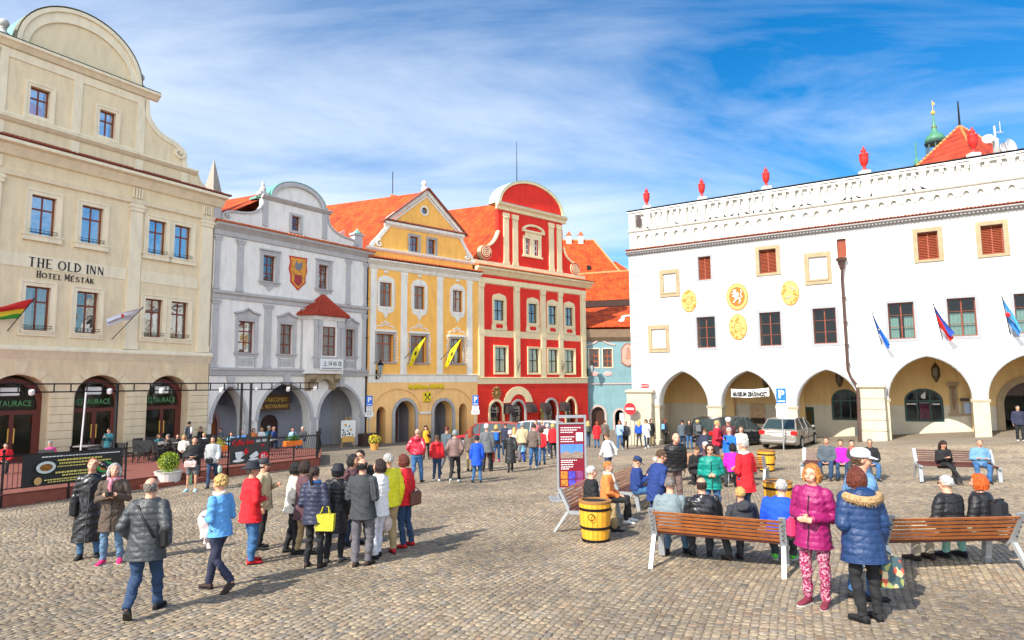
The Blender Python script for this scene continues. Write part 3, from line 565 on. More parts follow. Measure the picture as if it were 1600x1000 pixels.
# ================================================================= BANK
K = empty('bank_building', (-10.94, 48.89, -2.09), R(41.26), 'yellow bank house with triangular gable and white window ornament', 'bank')
k2 = [(.84, 1.92, 10.55, 12.47), (3.98, 5.01, 10.55, 12.47), (7.84, 8.87, 10.6, 12.47)]; k1 = [(.60, 2.15, 6.22, 8.41), (3.70, 5.25, 6.2, 8.4), (7.62, 8.95, 6.22, 8.3)]
b = MB(); b.plate(rect(-.25, 10.6, 4.64, 14.3), [hole(*q) for q in k2+k1], 0, .45); b.build('wall', M_YEL, K)
doors = [(.73, 1.55, 2.15, 2.8), (2.32, 4.2, 2.1, 3.2), (5.98, 7.86, 2.1, 3.12), (8.57, 9.42, 2.15, 2.84)]
b = MB(); b.plate(rect(-.25, 10.6, -1.2, 4.64), [arch(a, c, -.8, s, t, 14) for a, c, s, t in doors], .06, 1.0)
b.plate(rect(-.25, 10.6, -1.2, 4.64), [arch(.3, 4.75, -1.15, 2.3, 4.12, 26), arch(5.35, 9.95, -1.15, 2.3, 4.1, 26)], -.03, .058); b.build('ground_floor_wall', M_ORL, K)
for a, c, s, t in (doors[1], doors[2]):
    b = MB(); half_arch_trim(b, a+.004, c-.004, s, t-.004, .24, -.06, .08); b.box(a-.24, a+.004, -.06, .08, -1, s); b.box(c-.004, c+.24, -.06, .08, -1, s); b.build('door_surround', M_GSTONE, K)
b = MB(); b.box(4.55, 5.6, -.1, .0, 2.1, 2.28); b.box(-.3, .2, -.1, 0, 1.9, 2.1); b.box(9.9, 10.65, -.1, 0, 2.1, 2.28); b.build('impost_band', M_WTRIM, K)
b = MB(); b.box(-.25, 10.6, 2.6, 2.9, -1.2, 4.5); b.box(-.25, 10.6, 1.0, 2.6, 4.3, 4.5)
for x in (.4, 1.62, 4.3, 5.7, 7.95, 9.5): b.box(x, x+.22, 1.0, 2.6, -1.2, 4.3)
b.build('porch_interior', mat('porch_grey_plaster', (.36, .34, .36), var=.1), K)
b = MB(); b.box(2.9, 4.1, 2.5, 2.58, -.8, 2.9); dr = b.build('door', M_WOODR, K); b = MB(); b.box(3.05, 3.45, 2.46, 2.49, 0, 2.6); b.box(3.6, 3.98, 2.46, 2.49, 0, 2.6); b.build('pane', M_GLASS, dr)
b = MB(); b.box(.85, 1.5, 2.45, 2.55, -.8, 2.5); dr = b.build('door', M_WOODR, K); b = MB(); b.box(.95, 1.4, 2.42, 2.44, .6, 2.3); b.build('pane', M_GLASS, dr)
b = MB(); b.box(6.1, 6.9, 2.2, 2.3, .1, 1.2); b.build('cash_machine_panel', mat('machine_blue', (.10, .16, .28), var=.2), K)
b = MB(); b.box(-.1, 10.5, -.05, .0, 4.64, 5.2); b.exx([(.01, 5.2), (-.12, 5.2), (-.15, 5.26), (.01, 5.3)], -.15, 10.55)
b.exx([(.01, 13.45), (-.08, 13.5), (-.12, 13.75), (-.35, 13.95), (-.5, 14.05), (-.5, 14.15), (.01, 14.2)], -.3, 10.7)
for i in range(52): b.box(-.1+i*.2, .0+i*.2, -.17, -.06, 13.62, 13.74)
b.build('string_courses', M_WTRIM, K)
for a, c in ((.03, .55), (2.75, 3.33), (6.24, 6.82), (9.35, 9.93)):
    b = MB(); b.box(a, c, -.05, .01, 5.3, 13.46); b.box(a-.04, c+.04, -.08, .01, 13.15, 13.4); b.build('pilaster', M_WTRIM, K)
def curl(b, cx, z, w, h, y=-.06):
    ribbon(b, smooth_curve([(cx-w, z), (cx-w*.75, z+h*.55), (cx-w*.35, z+h*.5), (cx, z+h), (cx+w*.35, z+h*.5), (cx+w*.75, z+h*.55), (cx+w, z)], 3), .08, y, .01)
for i, (a, c, z0, z1) in enumerate(k2):
    wn = window(K, a, c, z0, z1, M_WOODO, M_GLASS, (M_WTRIM, .17, .04), (1, .62), dep=.2, curtain=.5); m_ = (a+c)/2
    b = MB(); b.plate([(a-.17, z1+.16), (c+.17, z1+.16), (c+.12, z1+.32), (m_+.3, z1+.5), (m_, z1+.56), (m_-.3, z1+.5), (a-.12, z1+.32)], [], -.05, .01); b.ell((m_, -.05, z1+.84), (.2, .05, .13), 10, 6)
    for s in (-1, 1):
        x = m_+s*((c-a)/2+.26)
        for k in range(9): b.ell((x, -.02, z0+.1+k*.22), (.07, .04, .1), 6, 4)
    b.plate([(a-.2, z0-.15), (a-.1, z0-.4), (m_-.25, z0-.5), (m_, z0-.95), (m_+.25, z0-.5), (c+.1, z0-.4), (c+.2, z0-.15)][::-1], [], -.045, .01); b.build('plaster_ornament', M_WTRIM, wn)
for i, (a, c, z0, z1) in enumerate(k1):
    wn = window(K, a, c, z0, z1, M_WOODO, M_GLASS, (M_GSTONE, .13, .05), (1, .66), dep=.38, curtain=.5, sill=(M_GSTONE, .2, .1, .12)); m_ = (a+c)/2
    b = MB(); b.box(a-.2, c+.2, -.14, .01, z1+.16, z1+.34); curl(b, m_, z1+.45, .85, .32); curl(b, m_, z1+.72, .35, .3)
    for s in (-1, 1):
        x = m_+s*((c-a)/2+.3)
        for k in range(10): b.ell((x+.05*math.sin(k*2), -.02, z0+.1+k*.24), (.08, .04, .11), 6, 4)
    b.build('plaster_ornament', M_WTRIM, wn)
text_mesh('sign_backing', 'Raiffeisen BANK', .5, M_BLACK, K, (5.25, -.04, 4.12), FLAT, .03, width=3.5, bold=.012); text_mesh('sign_lettering', 'Raiffeisen BANK', .5, mat('sign_yellow', (.85, .62, .02), var=0), K, (5.2, -.12, 4.14), FLAT, .06, width=3.45, bold=.012)
b = MB(); b.bev(4.86, 5.62, -.16, -.03, 3.06, 3.85, .05); lg = b.build('logo_panel', mat('sign_yellow', (.85, .62, .02), var=0), K)
b = MB()
for s in (-1, 1):
    q = [(5.24+s*.26-.05, 3.16), (5.24+s*.26+.05, 3.16), (5.24-s*.2+.05, 3.62), (5.24-s*.2-.05, 3.62)]; b.loft([[(x, -.165, z) for x, z in q], [(x, -.15, z) for x, z in q]])
    b.prism([(5.24+s*.12, 3.60), (5.24+s*.26, 3.52), (5.24+s*.30, 3.68), (5.24+s*.2, 3.78), (5.24+s*.14, 3.72)][::s], -.168, -.15)
b.build('logo_mark', M_BLACK, lg)
# gable
KL = smooth_curve([(1.68, 17.2), (1.32, 16.72), (.73, 15.99), (.27, 15.49), (.1, 15.1)], 4); KR = smooth_curve([(8.65, 17.2), (9.0, 16.6), (9.45, 16.0), (9.85, 15.55), (10.05, 15.1)], 4)
b = MB(); b.plate([(.1, 14.2), (10.1, 14.2)]+list(reversed(KR))+KL[:-1]+[(.1, 15.1)], [rect(3.59, 4.41, 15.3, 16.55), rect(5.36, 6.09, 15.3, 16.55)], .1, .5)
b.plate([(-.25, 14.2), (.1, 14.2), (.1, 15.0), (-.25, 15.0)], [], .1, .5); b.plate([(1.7, 17.2), (8.6, 17.2), (5.17, 20.4)], [dome_pts(4.98, .3, 18.87, .3, 12)[:-1]+dome_pts(4.98, .3, 18.87, -.3, 12)[::-1][:-1]], .06, .5); b.build('gable_wall', M_YEL, K)
b = MB(); b.exx([(.1, 14.9), (-.02, 14.95), (-.12, 15.08), (-.12, 15.16), (.1, 15.2)], -.35, 10.2); b.exx([(.1, 17.0), (-.02, 17.05), (-.2, 17.2), (-.2, 17.4), (.1, 17.42)], 1.2, 9.0)
ribbon(b, KL, .26, -.05, .3); ribbon(b, KR, .26, -.05, .3); spiral(b, (.75, 15.5), .36, 1.3, .12, -.1, .1, 1, 1.2); spiral(b, (9.35, 15.5), .36, 1.3, .12, -.1, .1, -1, 1.9)
ribbon(b, [(1.35, 17.45), (5.17, 20.55)], .36, -.1, .1); ribbon(b, [(5.17, 20.55), (8.95, 17.45)], .36, -.1, .1); ribbon(b, [(1.95, 17.5), (5.17, 20.15)], .14, -.02, .1); ribbon(b, [(5.17, 20.15), (8.4, 17.5)], .14, -.02, .1)
b.plate([(4.98+.42*math.cos(R(q)), 18.87+.42*math.sin(R(q))) for q in range(0, 360, 20)], [[(4.98+.29*math.cos(R(q)), 18.87+.29*math.sin(R(q))) for q in range(0, 360, 20)]], .02, .09)
b.lathe([(.25, 0), (.25, .3), (.12, .45), (.02, .5)], (5.1, .3, 20.6), 10); b.ell((5.1, .3, 21.3), (.22, .22, .24)); b.build('gable_trim', M_WTRIM, K)
b = MB(); ribbon(b, [(1.0, 17.32), (5.17, 20.78)], .09, -.35, .5); ribbon(b, [(5.17, 20.78), (9.3, 17.32)], .09, -.35, .5); b.build('verge_tiles', M_TILED, K)
b = MB(); b.plate([(4.98+.28*math.cos(R(q)), 18.87+.28*math.sin(R(q))) for q in range(0, 360, 20)], [], .2, .22); b.build('round_window', M_GLASS, K)
for q in ((3.59, 4.41, 15.3, 16.55), (5.36, 6.09, 15.3, 16.55)): window(K, *q, M_WOODR, M_GLASS, (M_GSTONE, .17, -.06), (1, .5), dep=.25)
eave_tiles(K, -.4, 10.75, 14.42, -.62, .8); eave_tiles(K, 1.2, 9.1, 17.6, -.3, .5, M_TILED); body(K, -.25, 10.6, 12, 14.2, M_YEL); floors(K, .2, 10.1, (4.6, 9.6, 13.9), 11, 2.95)
b = MB(); b.add([(-.3, .45, 14.45), (5.17, .45, 20.6), (-1.6, 14, 20.6), (-6.8, 14, 14.45), (10.5, .45, 14.45), (3.8, 14, 14.45)], [(0, 1, 2, 3), (1, 4, 5, 2)]); b.build('roof', M_RY, K)
b = MB(); b.prism([(-4.2, 14.4), (-.6, 14.4), (-.6, 17.0)], 3.2, 3.6); b.build('dormer_cheek', mat('pink_plaster', (.62, .36, .34), var=.1), K)
b = MB(); b.tube([(3.2, 2.2, 20.5), (3.2, 2.2, 22.4)], .035, 6); b.build('roof_mast', M_IRON, K)
b = MB(); b.tube([(-.28, -.12, 14), (-.28, -.12, -.3)], .07, 8)
for z in (2, 5, 8, 11): b.box(-.4, -.17, -.22, 0, z, z+.05)
b.build('downpipe', M_IRON, K)
# ================================================================= RED HOUSE
D = empty('red_townhouse', (-3.1, 55.77, -2.27), R(41.68), 'tall bright red house with round gable and cream pilasters', 'house')
r2 = [(1.98, 3.18), (6.19, 7.34), (8.85, 9.99), (11.2, 12.33)]; r1 = [(2.09, 3.43), (6.19, 7.5), (8.8, 10.05), (11.06, 12.38)]
b = MB(); b.plate(rect(.05, 14.3, 4.64, 15.0), [hole(a, c, 10.32, 12.18) for a, c in r2]+[hole(a, c, 5.68, 7.9) for a, c in r1], 0, .45); b.build('wall', M_BEIGE, D)
pan = [(.86, 4.32), (5.17, 7.73), (8.57, 10.19), (10.92, 13.4)]
for i, (a, c) in enumerate(pan):
    b = MB(); b.plate(rect(a, c, 5.2, 8.83), [rect(r1[i][0]-.02, r1[i][1]+.02, 5.66, 7.92)], -.03, .005); b.build('red_panel', M_RED, D)
    b = MB(); b.plate(rect(a, c, 9.46, 13.55), [rect(r2[i][0]-.02, r2[i][1]+.02, 10.30, 12.2)], -.03, .005); b.build('red_panel', M_RED, D)
    w0, w1 = r2[i]; m_ = (w0+w1)/2
    wn = window(D, w0, w1, 10.32, 12.18, M_WOODD, M_GLASS, (M_BEIGE, .22, .06), (1, (.5,)), dep=.15, curtain=.8)
    b = MB(); b.plate([(w0-.22, 12.4), (w1+.22, 12.4), (w1+.12, 12.62), (m_, 12.8), (w0-.12, 12.62)], [], -.061, .0)
    b.plate([(w0-.22, 10.1), (w0-.34, 9.7), (w0-.3, 9.46), (w1+.3, 9.46), (w1+.34, 9.7), (w1+.22, 10.1)], [], -.062, .0); b.build('plaster_surround', M_BEIGE, wn)
    b = MB(); b.ell((m_-.17, -.06, 9.82), (.27, .03, .2), 12, 6); b.ell((m_+.17, -.06, 9.82), (.27, .03, .2), 12, 6); b.build('plaster_rosette', M_RED, wn)
    window(D, r1[i][0], r1[i][1], 5.68, 7.9, M_WOODD, M_GLASS, (M_BEIGE, .18, .06), (1, (.5,)), dep=.15, curtain=.85)
for x in (.5, 4.72, 8.13, 10.55, 13.83):
    b = MB(); b.box(x-.28, x+.28, -.09, .01, 5.2, 13.6); b.box(x-.36, x+.36, -.13, .01, 13.3, 13.6); b.box(x-.33, x+.33, -.11, .01, 9.0, 9.4); b.ell((x, -.1, 13.2), (.34, .08, .13), 12, 6); b.build('pilaster', M_BEIGE, D)
b = MB(); b.box(.05, 14.32, -.06, .01, 4.64, 5.18); b.exx([(.01, 5.15), (-.14, 5.15), (-.14, 5.22), (.01, 5.25)], .05, 14.35)
b.box(.05, 14.3, -.1, .01, 13.62, 14.08); b.exx([(.01, 14.35), (-.1, 14.4), (-.35, 14.7), (-.55, 14.85), (-.55, 15.0), (.01, 15.05)], -.2, 15.0); b.build('cornice', M_BEIGE, D)
b = MB(); b.box(.05, 14.3, -.05, .01, 14.085, 14.345); b.build('red_frieze', M_RED, D)
sh = [(1.43, 2.87, 2.3, 3.1, M_BEIGE), (3.9, 5.6, 2.0, 3.05, M_GSTONE), (8.2, 9.85, 2.0, 3.1, M_GSTONE), (11.1, 12.45, 2.1, 3.15, M_BEIGE)]
b = MB(); b.plate(rect(.05, 14.32, -1.4, 4.64), [arch(a, c, -.9, s, t, 14) for a, c, s, t, m in sh], -.04, .8); b.build('ground_floor_wall', M_REDL, D)
for a, c, s, t, m in sh:
    b = MB(); half_arch_trim(b, a+.004, c-.004, s, t-.004, .2, -.12, .02); b.box(a-.2, a+.004, -.12, .02, -1, s); b.box(c-.004, c+.2, -.12, .02, -1, s); b.build('shop_surround', m, D)
    b = MB(); b.plate(arch(a-.05, c+.05, -.9, s, t+.05, 14), [arch(a+.1, c-.1, -.4, s, t-.1, 14)], .3, .4); b.box((a+c)/2-.03, (a+c)/2+.03, .3, .4, -.4, 1.9); b.box(a, c, .3, .4, 1.7, 1.78); sf = b.build('shopfront', M_WOODD, D)
    b = MB(); b.plate(arch(a+.05, c-.05, -.4, s, t-.05, 14), [], .34, .35); b.build('pane', M_GLASS, sf)
    b = MB(); b.box(a, c, .6, .64, -.9, 1.6); b.build('shop_display', mat('display_gold', (.30, .22, .06), var=.9, vscale=7), sf)
for m_ in (2.15, 4.75): text_mesh('lettering', 'TORÍZ', .3, M_WTRIM, D, (m_, .1, 2.35), FLAT, width=.8); text_mesh('lettering', 'museum', .2, M_WTRIM, D, (m_, .1, 2.12), FLAT, width=.9)
b = MB(); q = [(4.8+1.85*math.cos(R(a)), 2.55+1.85*math.sin(R(a))) for a in range(12, 169, 12)]; q2 = [(4.8+1.15*math.cos(R(a)), 2.2+1.5*math.sin(R(a))) for a in range(30, 151, 12)]; b.plate(q+q2[::-1], [], -.1, -.03); b.build('cream_arch_panel', M_BEIGE, D)
def crest(P, c, s, m, y=-.1):
    b = MB(); b.prism([(c[0]-.3*s, c[1]-.1*s), (c[0], c[1]-.5*s), (c[0]+.3*s, c[1]-.1*s), (c[0]+.3*s, c[1]+.25*s), (c[0]-.3*s, c[1]+.25*s)], y, y+.06)
    for k in range(12):
        a = k*math.pi/6; b.ell((c[0]+.42*s*math.cos(a), y+.03, c[1]+.5*s*math.sin(a)), (.13*s, .06, .1*s), 6, 5)
    b.ell((c[0], y, c[1]), (.12*s, .07, .16*s), 8, 6); b.ell((c[0], y, c[1]+.42*s), (.16*s, .07, .12*s), 8, 6)
    return b.build('carved_crest', m, P)
crest(D, (2.2, 3.82), 1.05, mat('old_gold', (.28, .17, .05), rough=.6, var=.4, vscale=9))
for a in (2.95, 5.75, 7.55, 10.2):
    b = MB(); n = 8; rings = []
    for i in range(n+1):
        t = math.pi/2*i/n; rings.append([(a, -.05-.75*math.sin(t)*k, 2.0+.85*math.cos(t)) for k in (1,)]+[(a+.78, -.05-.75*math.sin(t), 2.0+.85*math.cos(t))])
    b.loft(rings, closed=False, cap=False)
    for x in (a, a+.78): b.add([(x, -.04, 2.85), (x, -.04, 2.0)]+[(x, -.05-.75*math.sin(math.pi/2*i/n), 2.0+.85*math.cos(math.pi/2*i/n)) for i in range(n, 0, -1)], [tuple(range(n+2))])
    b.build('canvas_awning', mat('dark_awning', (.035, .022, .022), rough=.9, var=.2), D)
b = MB(); b.box(7.35, 7.75, -.35, -.3, .6, 2.3); b.build('hanging_signboard', mat('display_gold', (.3, .22, .06)), D)
# gable
DL = smooth_curve([(2.62, 18.6), (2.3, 17.9), (1.9, 17.4), (1.5, 17.1)], 4); DR = smooth_curve([(11.1, 18.2), (11.5, 17.4), (12.0, 17.0), (12.5, 16.8)], 4)
b = MB(); b.plate([(.9, 15.1), (13.0, 15.1), (12.8, 16.6)]+list(reversed(DR))+[(11.08, 20.7), (2.6, 20.7)]+DL+[(1.0, 16.7)], [rect(5.89, 6.51, 16.85, 18.42), rect(7.02, 7.63, 16.85, 18.42)], .05, .5)
b.plate(dome_pts(6.93, 4.1, 21.2, 2.65, 24), [], .05, .5); b.build('gable_wall', M_RED, D)
b = MB(); b.exx([(.06, 20.62), (-.1, 20.65), (-.15, 20.9), (-.4, 21.1), (-.42, 21.22), (.06, 21.25)], 2.3, 11.45); o_ = dome_pts(6.93, 4.3, 21.22, 2.78, 24); i_ = dome_pts(6.93, 4.08, 21.22, 2.57, 24); b.plate(o_+list(reversed(i_)), [], -.12, .45)
b.box(-.3, 14.2, -.08, .4, 15.08, 15.6); b.build('gable_cornice', M_BEIGE, D)
b = MB(); o_ = dome_pts(6.93, 4.36, 21.24, 2.84, 24); i_ = dome_pts(6.93, 4.3, 21.24, 2.78, 24); b.plate(o_+list(reversed(i_)), [], -.14, 1.4); b.box(2.3, 11.4, -.43, 1.3, 21.255, 21.28); b.build('copper_flashing', mat('pale_copper', (.42, .62, .55), var=.15), D)
for a, c in ((3.2, 3.82), (4.32, 4.95), (9.1, 9.75), (10.22, 10.85)):
    b = MB(); b.box(a, c, -.06, .06, 15.6, 20.3); b.box(a-.08, c+.08, -.1, .06, 20.0, 20.4); b.ell(((a+c)/2, -.08, 19.98), (.38, .08, .12), 10, 6); b.box(a-.06, c+.06, -.09, .06, 15.6, 15.85); b.build('pilaster', M_BEIGE, D)
b = MB(); b.plate(rect(5.64, 8.0, 16.68, 18.65), [rect(5.9, 6.5, 16.86, 18.4), rect(7.03, 7.62, 16.86, 18.4)], -.06, .06); b.box(5.5, 8.15, -.12, .06, 16.6, 16.75); b.box(5.55, 8.4, -.16, .06, 19.0, 19.2)
o_ = dome_pts(6.97, 1.45, 19.2, .62, 16); i_ = dome_pts(6.97, 1.15, 19.2, .42, 16); b.plate(o_+list(reversed(i_)), [], -.16, .06); b.box(5.9, 8.05, -.05, .06, 18.66, 19.0)
ribbon(b, DL, .16, -.1, .3); ribbon(b, DR, .16, -.1, .3); b.build('gable_trim', M_BEIGE, D)
for cx, cz in ((1.05, 16.4), (12.77, 16.22)):
    b = MB(); b.lathe([(.66, 0), (.66, .5)], (0, 0, 0), 24); o = b.build('volute', M_BEIGE, D, rot=(math.pi/2, 0, 0), loc=(cx, .42, cz))
    b = MB(); b.lathe([(.60, 0), (.60, .02)], (0, 0, 0), 24); b.build('volute_disc', M_RED, D, rot=(math.pi/2, 0, 0), loc=(cx, -.085, cz))
    b = MB(); spiral(b, (cx, cz), .58, 3, .085, -.14, -.09, 1 if cx < 5 else -1); b.build('volute_spiral', M_BEIGE, D)
for a, c in ((5.89, 6.51), (7.02, 7.63)): window(D, a, c, 16.85, 18.42, M_WFR, M_GLASS, None, (1, (.33, .66)), dep=.2)
eave_tiles(D, -.25, 15.1, 15.2, -.68, .7); body(D, .05, 14.3, 13, 15.0, M_RED); floors(D, .5, 13.8, (4.6, 9.4, 14.6), 12)
b = MB(); rz_ = 22.4; b.add([(-.2, .5, 15.1), (6.93, .5, rz_), (-1.0, 17, rz_), (-8.1, 17, 15.1), (14.3, .5, 15.1), (6.4, 17, 15.1)], [(0, 1, 2, 3), (1, 4, 5, 2)]); b.build('roof', M_RY, D)
b = MB(); b.box(-2.6, -.6, 9, 10.4, 20.6, 22.2); ch = b.build('chimney', M_WTRIM, D); b = MB(); b.add([(-2.9, 8.7, 22.5), (-.3, 8.7, 22.5), (-.3, 10.7, 22.5), (-2.9, 10.7, 22.5), (-2.9, 9.7, 23.2), (-.3, 9.7, 23.2)], [(0, 1, 5, 4), (2, 3, 4, 5), (0, 4, 3), (1, 2, 5), (0, 3, 2, 1)])
for i in range(4): b.box(-2.55+i*.6, -2.4+i*.6, 9.1, 10.3, 22.2, 22.5)
b.build('chimney_cap', M_TILE, ch)
b = MB(); b.tube([(6.0, 1.2, 23.6), (6.0, 1.2, 28.2)], [.05, .02], 6); b.build('lightning_rod', M_IRON, D)
b = MB()
for x in (4.72, 10.55): b.tube([(x, -.1, 5.9), (x, -.45, 6.6)], .03, 5); b.tube([(x, -.12, 5.7), (x, -.12, 6.9)], .02, 5)
b.build('flag_bracket', M_IRON, D)
# ================================================================= BLUE HOUSE and far roofs
B2 = empty('blue_townhouse', (7.44, 65.9, -3.16), R(2), 'light blue house with two brown windows in the side street', 'house', scale=1.136)
bw = [(.38, 1.30), (1.66, 2.62)]
b = MB(); b.plate(rect(-.4, 5.2, -1, 8.6), [rect(.42, 1.3, 6.3, 7.95), rect(1.66, 2.5, 6.3, 7.95), arch(.5, 1.72, -1, 2.0, 2.75, 12), arch(2.62, 3.5, -1, 1.85, 2.45, 12)], 0, .4); b.build('wall', M_BLUEH, B2)
for a, c in ((.42, 1.3), (1.66, 2.5)):
    wn = window(B2, a, c, 6.3, 7.95, M_WOODO, M_GLASS, (M_DADO, .1, .03), (1, (.33, .62)), dep=.1)
    b = MB(); b.ell(((a+c)/2, -.02, 5.7), (.4, .04, .22), 12, 6); b.build('painted_ornament', mat('pink_plaster', (.62, .36, .34)), wn)
b = MB(); b.box(-.4, 4.6, -.06, .01, 4.75, 4.85); ribbon(b, smooth_curve([(.2, 8.3), (.9, 8.5), (1.45, 8.85), (2.0, 8.5), (2.8, 8.3)], 3), .14, -.06, .01); half_arch_trim(b, .5, 1.72, 2.0, 2.75, .18, -.05, .01); half_arch_trim(b, 2.62, 3.5, 1.85, 2.45, .18, -.05, .01)
for x in (.32, 1.72, 2.44, 3.5): b.box(x, x+.18, -.05, .01, -1, 2.0 if x < 2 else 1.85)
b.build('stone_trim', mat('pink_grey_stone', (.48, .36, .32), var=.15), B2)
b = MB(); b.plate(arch(.5, 1.72, -1, 2.0, 2.75, 12), [], .25, .3); b.build('door', M_WOODD, B2)
b = MB(); b.box(3.1, 3.5, .2, .26, -1, 2.2); b.build('door', mat('white_paint', (.7, .7, .7)), B2)
b = MB(); b.plate([(3.3, 7.9), (3.6, 8.35), (3.95, 8.5), (4.3, 8.35), (4.6, 7.9), (4.55, 7.2), (4.62, 6.7), (4.3, 6.45), (3.95, 6.3), (3.6, 6.45), (3.28, 6.7), (3.35, 7.2)][::-1], [], -.06, .01); cr = b.build('painted_cartouche', mat('cartouche_frame', (.30, .14, .10), var=.2), B2)
b = MB(); b.plate([(3.95+(x-3.95)*.84, 7.4+(z-7.4)*.86) for x, z in [(3.3, 7.9), (3.6, 8.35), (3.95, 8.5), (4.3, 8.35), (4.6, 7.9), (4.55, 7.2), (4.62, 6.7), (4.3, 6.45), (3.95, 6.3), (3.6, 6.45), (3.28, 6.7), (3.35, 7.2)][::-1]], [], -.075, -.05); b.build('cartouche_field', mat('cartouche_pink', (.55, .34, .27), var=.3, vscale=5), cr)
b = MB(); b.ell((3.95, -.08, 7.95), (.14, .03, .17), 10, 6); b.prism([(3.7, 7.0), (4.2, 7.0), (4.12, 7.8), (3.8, 7.8)], -.09, -.07); b.build('cartouche_figure', mat('cartouche_tan', (.42, .22, .15), var=.3), cr)
b = MB(); b.exx([(0, 8.6), (-.3, 9.0), (-.5, 9.7), (.2, 9.7), (.2, 8.6)], -.4, 5.3); b.build('eave_cove', mat('brown_eave', (.28, .19, .12), var=.2), B2)
b = MB(); b.add([(-.6, -.6, 9.85), (5.6, -.6, 9.95), (5.6, 5.0, 12.5), (-1.2, 5.0, 12.15)], [(0, 1, 2, 3)]); b.box(-.6, 5.6, 4.4, 4.6, 8, 12.1); b.build('roof', M_RX, B2)
body(B2, -.4, 5.2, 6, 8.6, M_BLUEH)
b = MB(); b.plate(arch(0, .5, 0, .5, .7, 8), [], 0, .02); b.lathe([(.25, 0), (.25, .03)], (.9, 0, 0), 16)
B3 = empty('tiled_barn', (7.2, 75, -2.5), R(2), 'long orange tiled roof behind the blue house', 'house')
b = MB(); b.box(-1.5, 9, 0, 8, -1, 14.8); b.build('wall', M_DADO, B3); b = MB(); b.add([(-2.0, -.7, 14.3), (9.5, -.7, 14.8), (9.5, 5, 19.1), (-2.0, 5, 18.3)], [(0, 1, 2, 3)]); b.build('roof', M_RX, B3); b = MB(); b.tube([(-2, 5, 18.35), (9.5, 5, 19.15)], .16, 6); b.build('ridge_tiles', mat('ridge_tile_pale', (.62, .26, .10), var=.3), B3); b = MB(); b.loft([[(x, y, z) for y, z in ((-.75, zz-.75), (-.1, zz-.75), (-.1, zz-.05), (-.75, zz-.05))] for x, zz in ((-2, 14.3), (9.5, 14.8))]); b.build('eave_board', M_WOODD, B3)
B4 = empty('gabled_house', (7.0, 84, -2.5), R(2), 'farthest orange roof with two white chimneys', 'house')
b = MB(); b.box(-5, 9, 2, 10, -1, 18); b.build('wall', M_DADO, B4); b = MB(); b.add([(-5, 0, 17.3), (9.3, 0, 17.3), (5.0, 6, 25.2), (-5, 6, 25.2)], [(0, 1, 2, 3)]); b.build('roof', M_RX, B4); b = MB(); b.tube([(-5, 6, 25.25), (5.0, 6, 25.25), (9.3, 0, 17.35)], .14, 6); b.build('ridge_tiles', mat('ridge_tile_pale', (.62, .26, .10), var=.3), B4)
for x in (.6, 3.4): b = MB(); b.box(x, x+.5, 2.2, 3.2, 20.3, 20.9); b.build('roof_hatch', M_DARK, B4)
for x in (1.4, 3.1):
    b = MB(); b.box(x-.35, x+.35, 5.6, 6.4, 24.6, 25.9); ch = b.build('chimney', M_WTRIM, B4); b = MB(); b.prism([(x-.42, 25.9), (x+.42, 25.9), (x, 26.5)], 5.5, 6.5); b.build('chimney_cap', M_TILE, ch)
B5 = empty('small_gabled_house', (14.2, 88, -2.5), R(2), 'small orange roof tip beside the farthest roof', 'house')
b = MB(); b.box(-1.6, 3, 1, 6, -1, 20); b.build('wall', M_DADO, B5); b = MB(); b.add([(-2, 0, 19.6), (3.5, 0, 19.6), (.8, 3, 22.4), (.8, 3.4, 22.4), (3.5, 6, 19.6), (-2, 6, 19.6)], [(0, 1, 2), (1, 4, 3, 2), (0, 2, 3, 5)]); b.build('roof', M_RX, B5)
# ================================================================= WHITE TOWN HALL
T = empty('town_hall', (7.37, 40.2, -1.45), R(-32.09), 'long white town hall with arcade, attic balustrade and painted medallions', 'town hall')
UE = 25.5
wA = [(4.27, 5.35, 5.83, 7.66), (7.82, 8.94, 5.81, 7.70), (10.58, 11.71, 5.82, 7.74), (14.10, 15.24, 5.92, 7.78), (16.63, 17.78, 5.94, 7.82), (19.25, 20.4, 5.96, 7.84), (21.9, 23.05, 5.96, 7.84)]
shut = [(4.49, 5.23, 9.87, 11.28, 0), (7.96, 8.88, 9.91, 11.29, 1), (15.60, 16.47, 9.85, 11.27, 1), (18.2, 19.08, 9.82, 11.26, 1), (21.0, 21.9, 9.85, 11.27, 1), (11.95, 12.39, 10.40, 11.41, 2)]
blind = [(2.33, 3.13, 9.31, 10.45), (10.53, 11.42, 9.34, 10.55), (1.50, 2.38, 5.94, 7.08)]
arcs = [(1.82, 4.76, 2.46, 4.47), (5.52, 8.53, 2.46, 4.43), (9.55, 12.62, 2.46, 4.42), (13.89, 17.38, 2.9, 5.0), (17.99, 21.5, 2.9, 5.0), (22.1, 25.2, 2.9, 5.0)]
b = MB(); b.plate(rect(.1, UE, -1.5, 11.95), [rect(*q) for q in wA]+[rect(*q[:4]) for q in shut]+[arch(a, c, -1.4, s, t, 22, True) for a, c, s, t in arcs], 0, .75)
b.build('wall', M_WHITE, T)
b = MB(); b.box(.1, .6, .75, 12, -1.5, 14.8); b.box(.6, UE, 11.5, 12, -1.5, 11.9); b.box(.6, UE, .75, 11.5, 11.8, 11.94); b.box(UE-.5, UE, .75, 11.5, -1.5, 11.8); b.build('side_wall', M_WHITE, T)
floors(T, .6, 25, (8.4, 11.0), 11, 1.2)
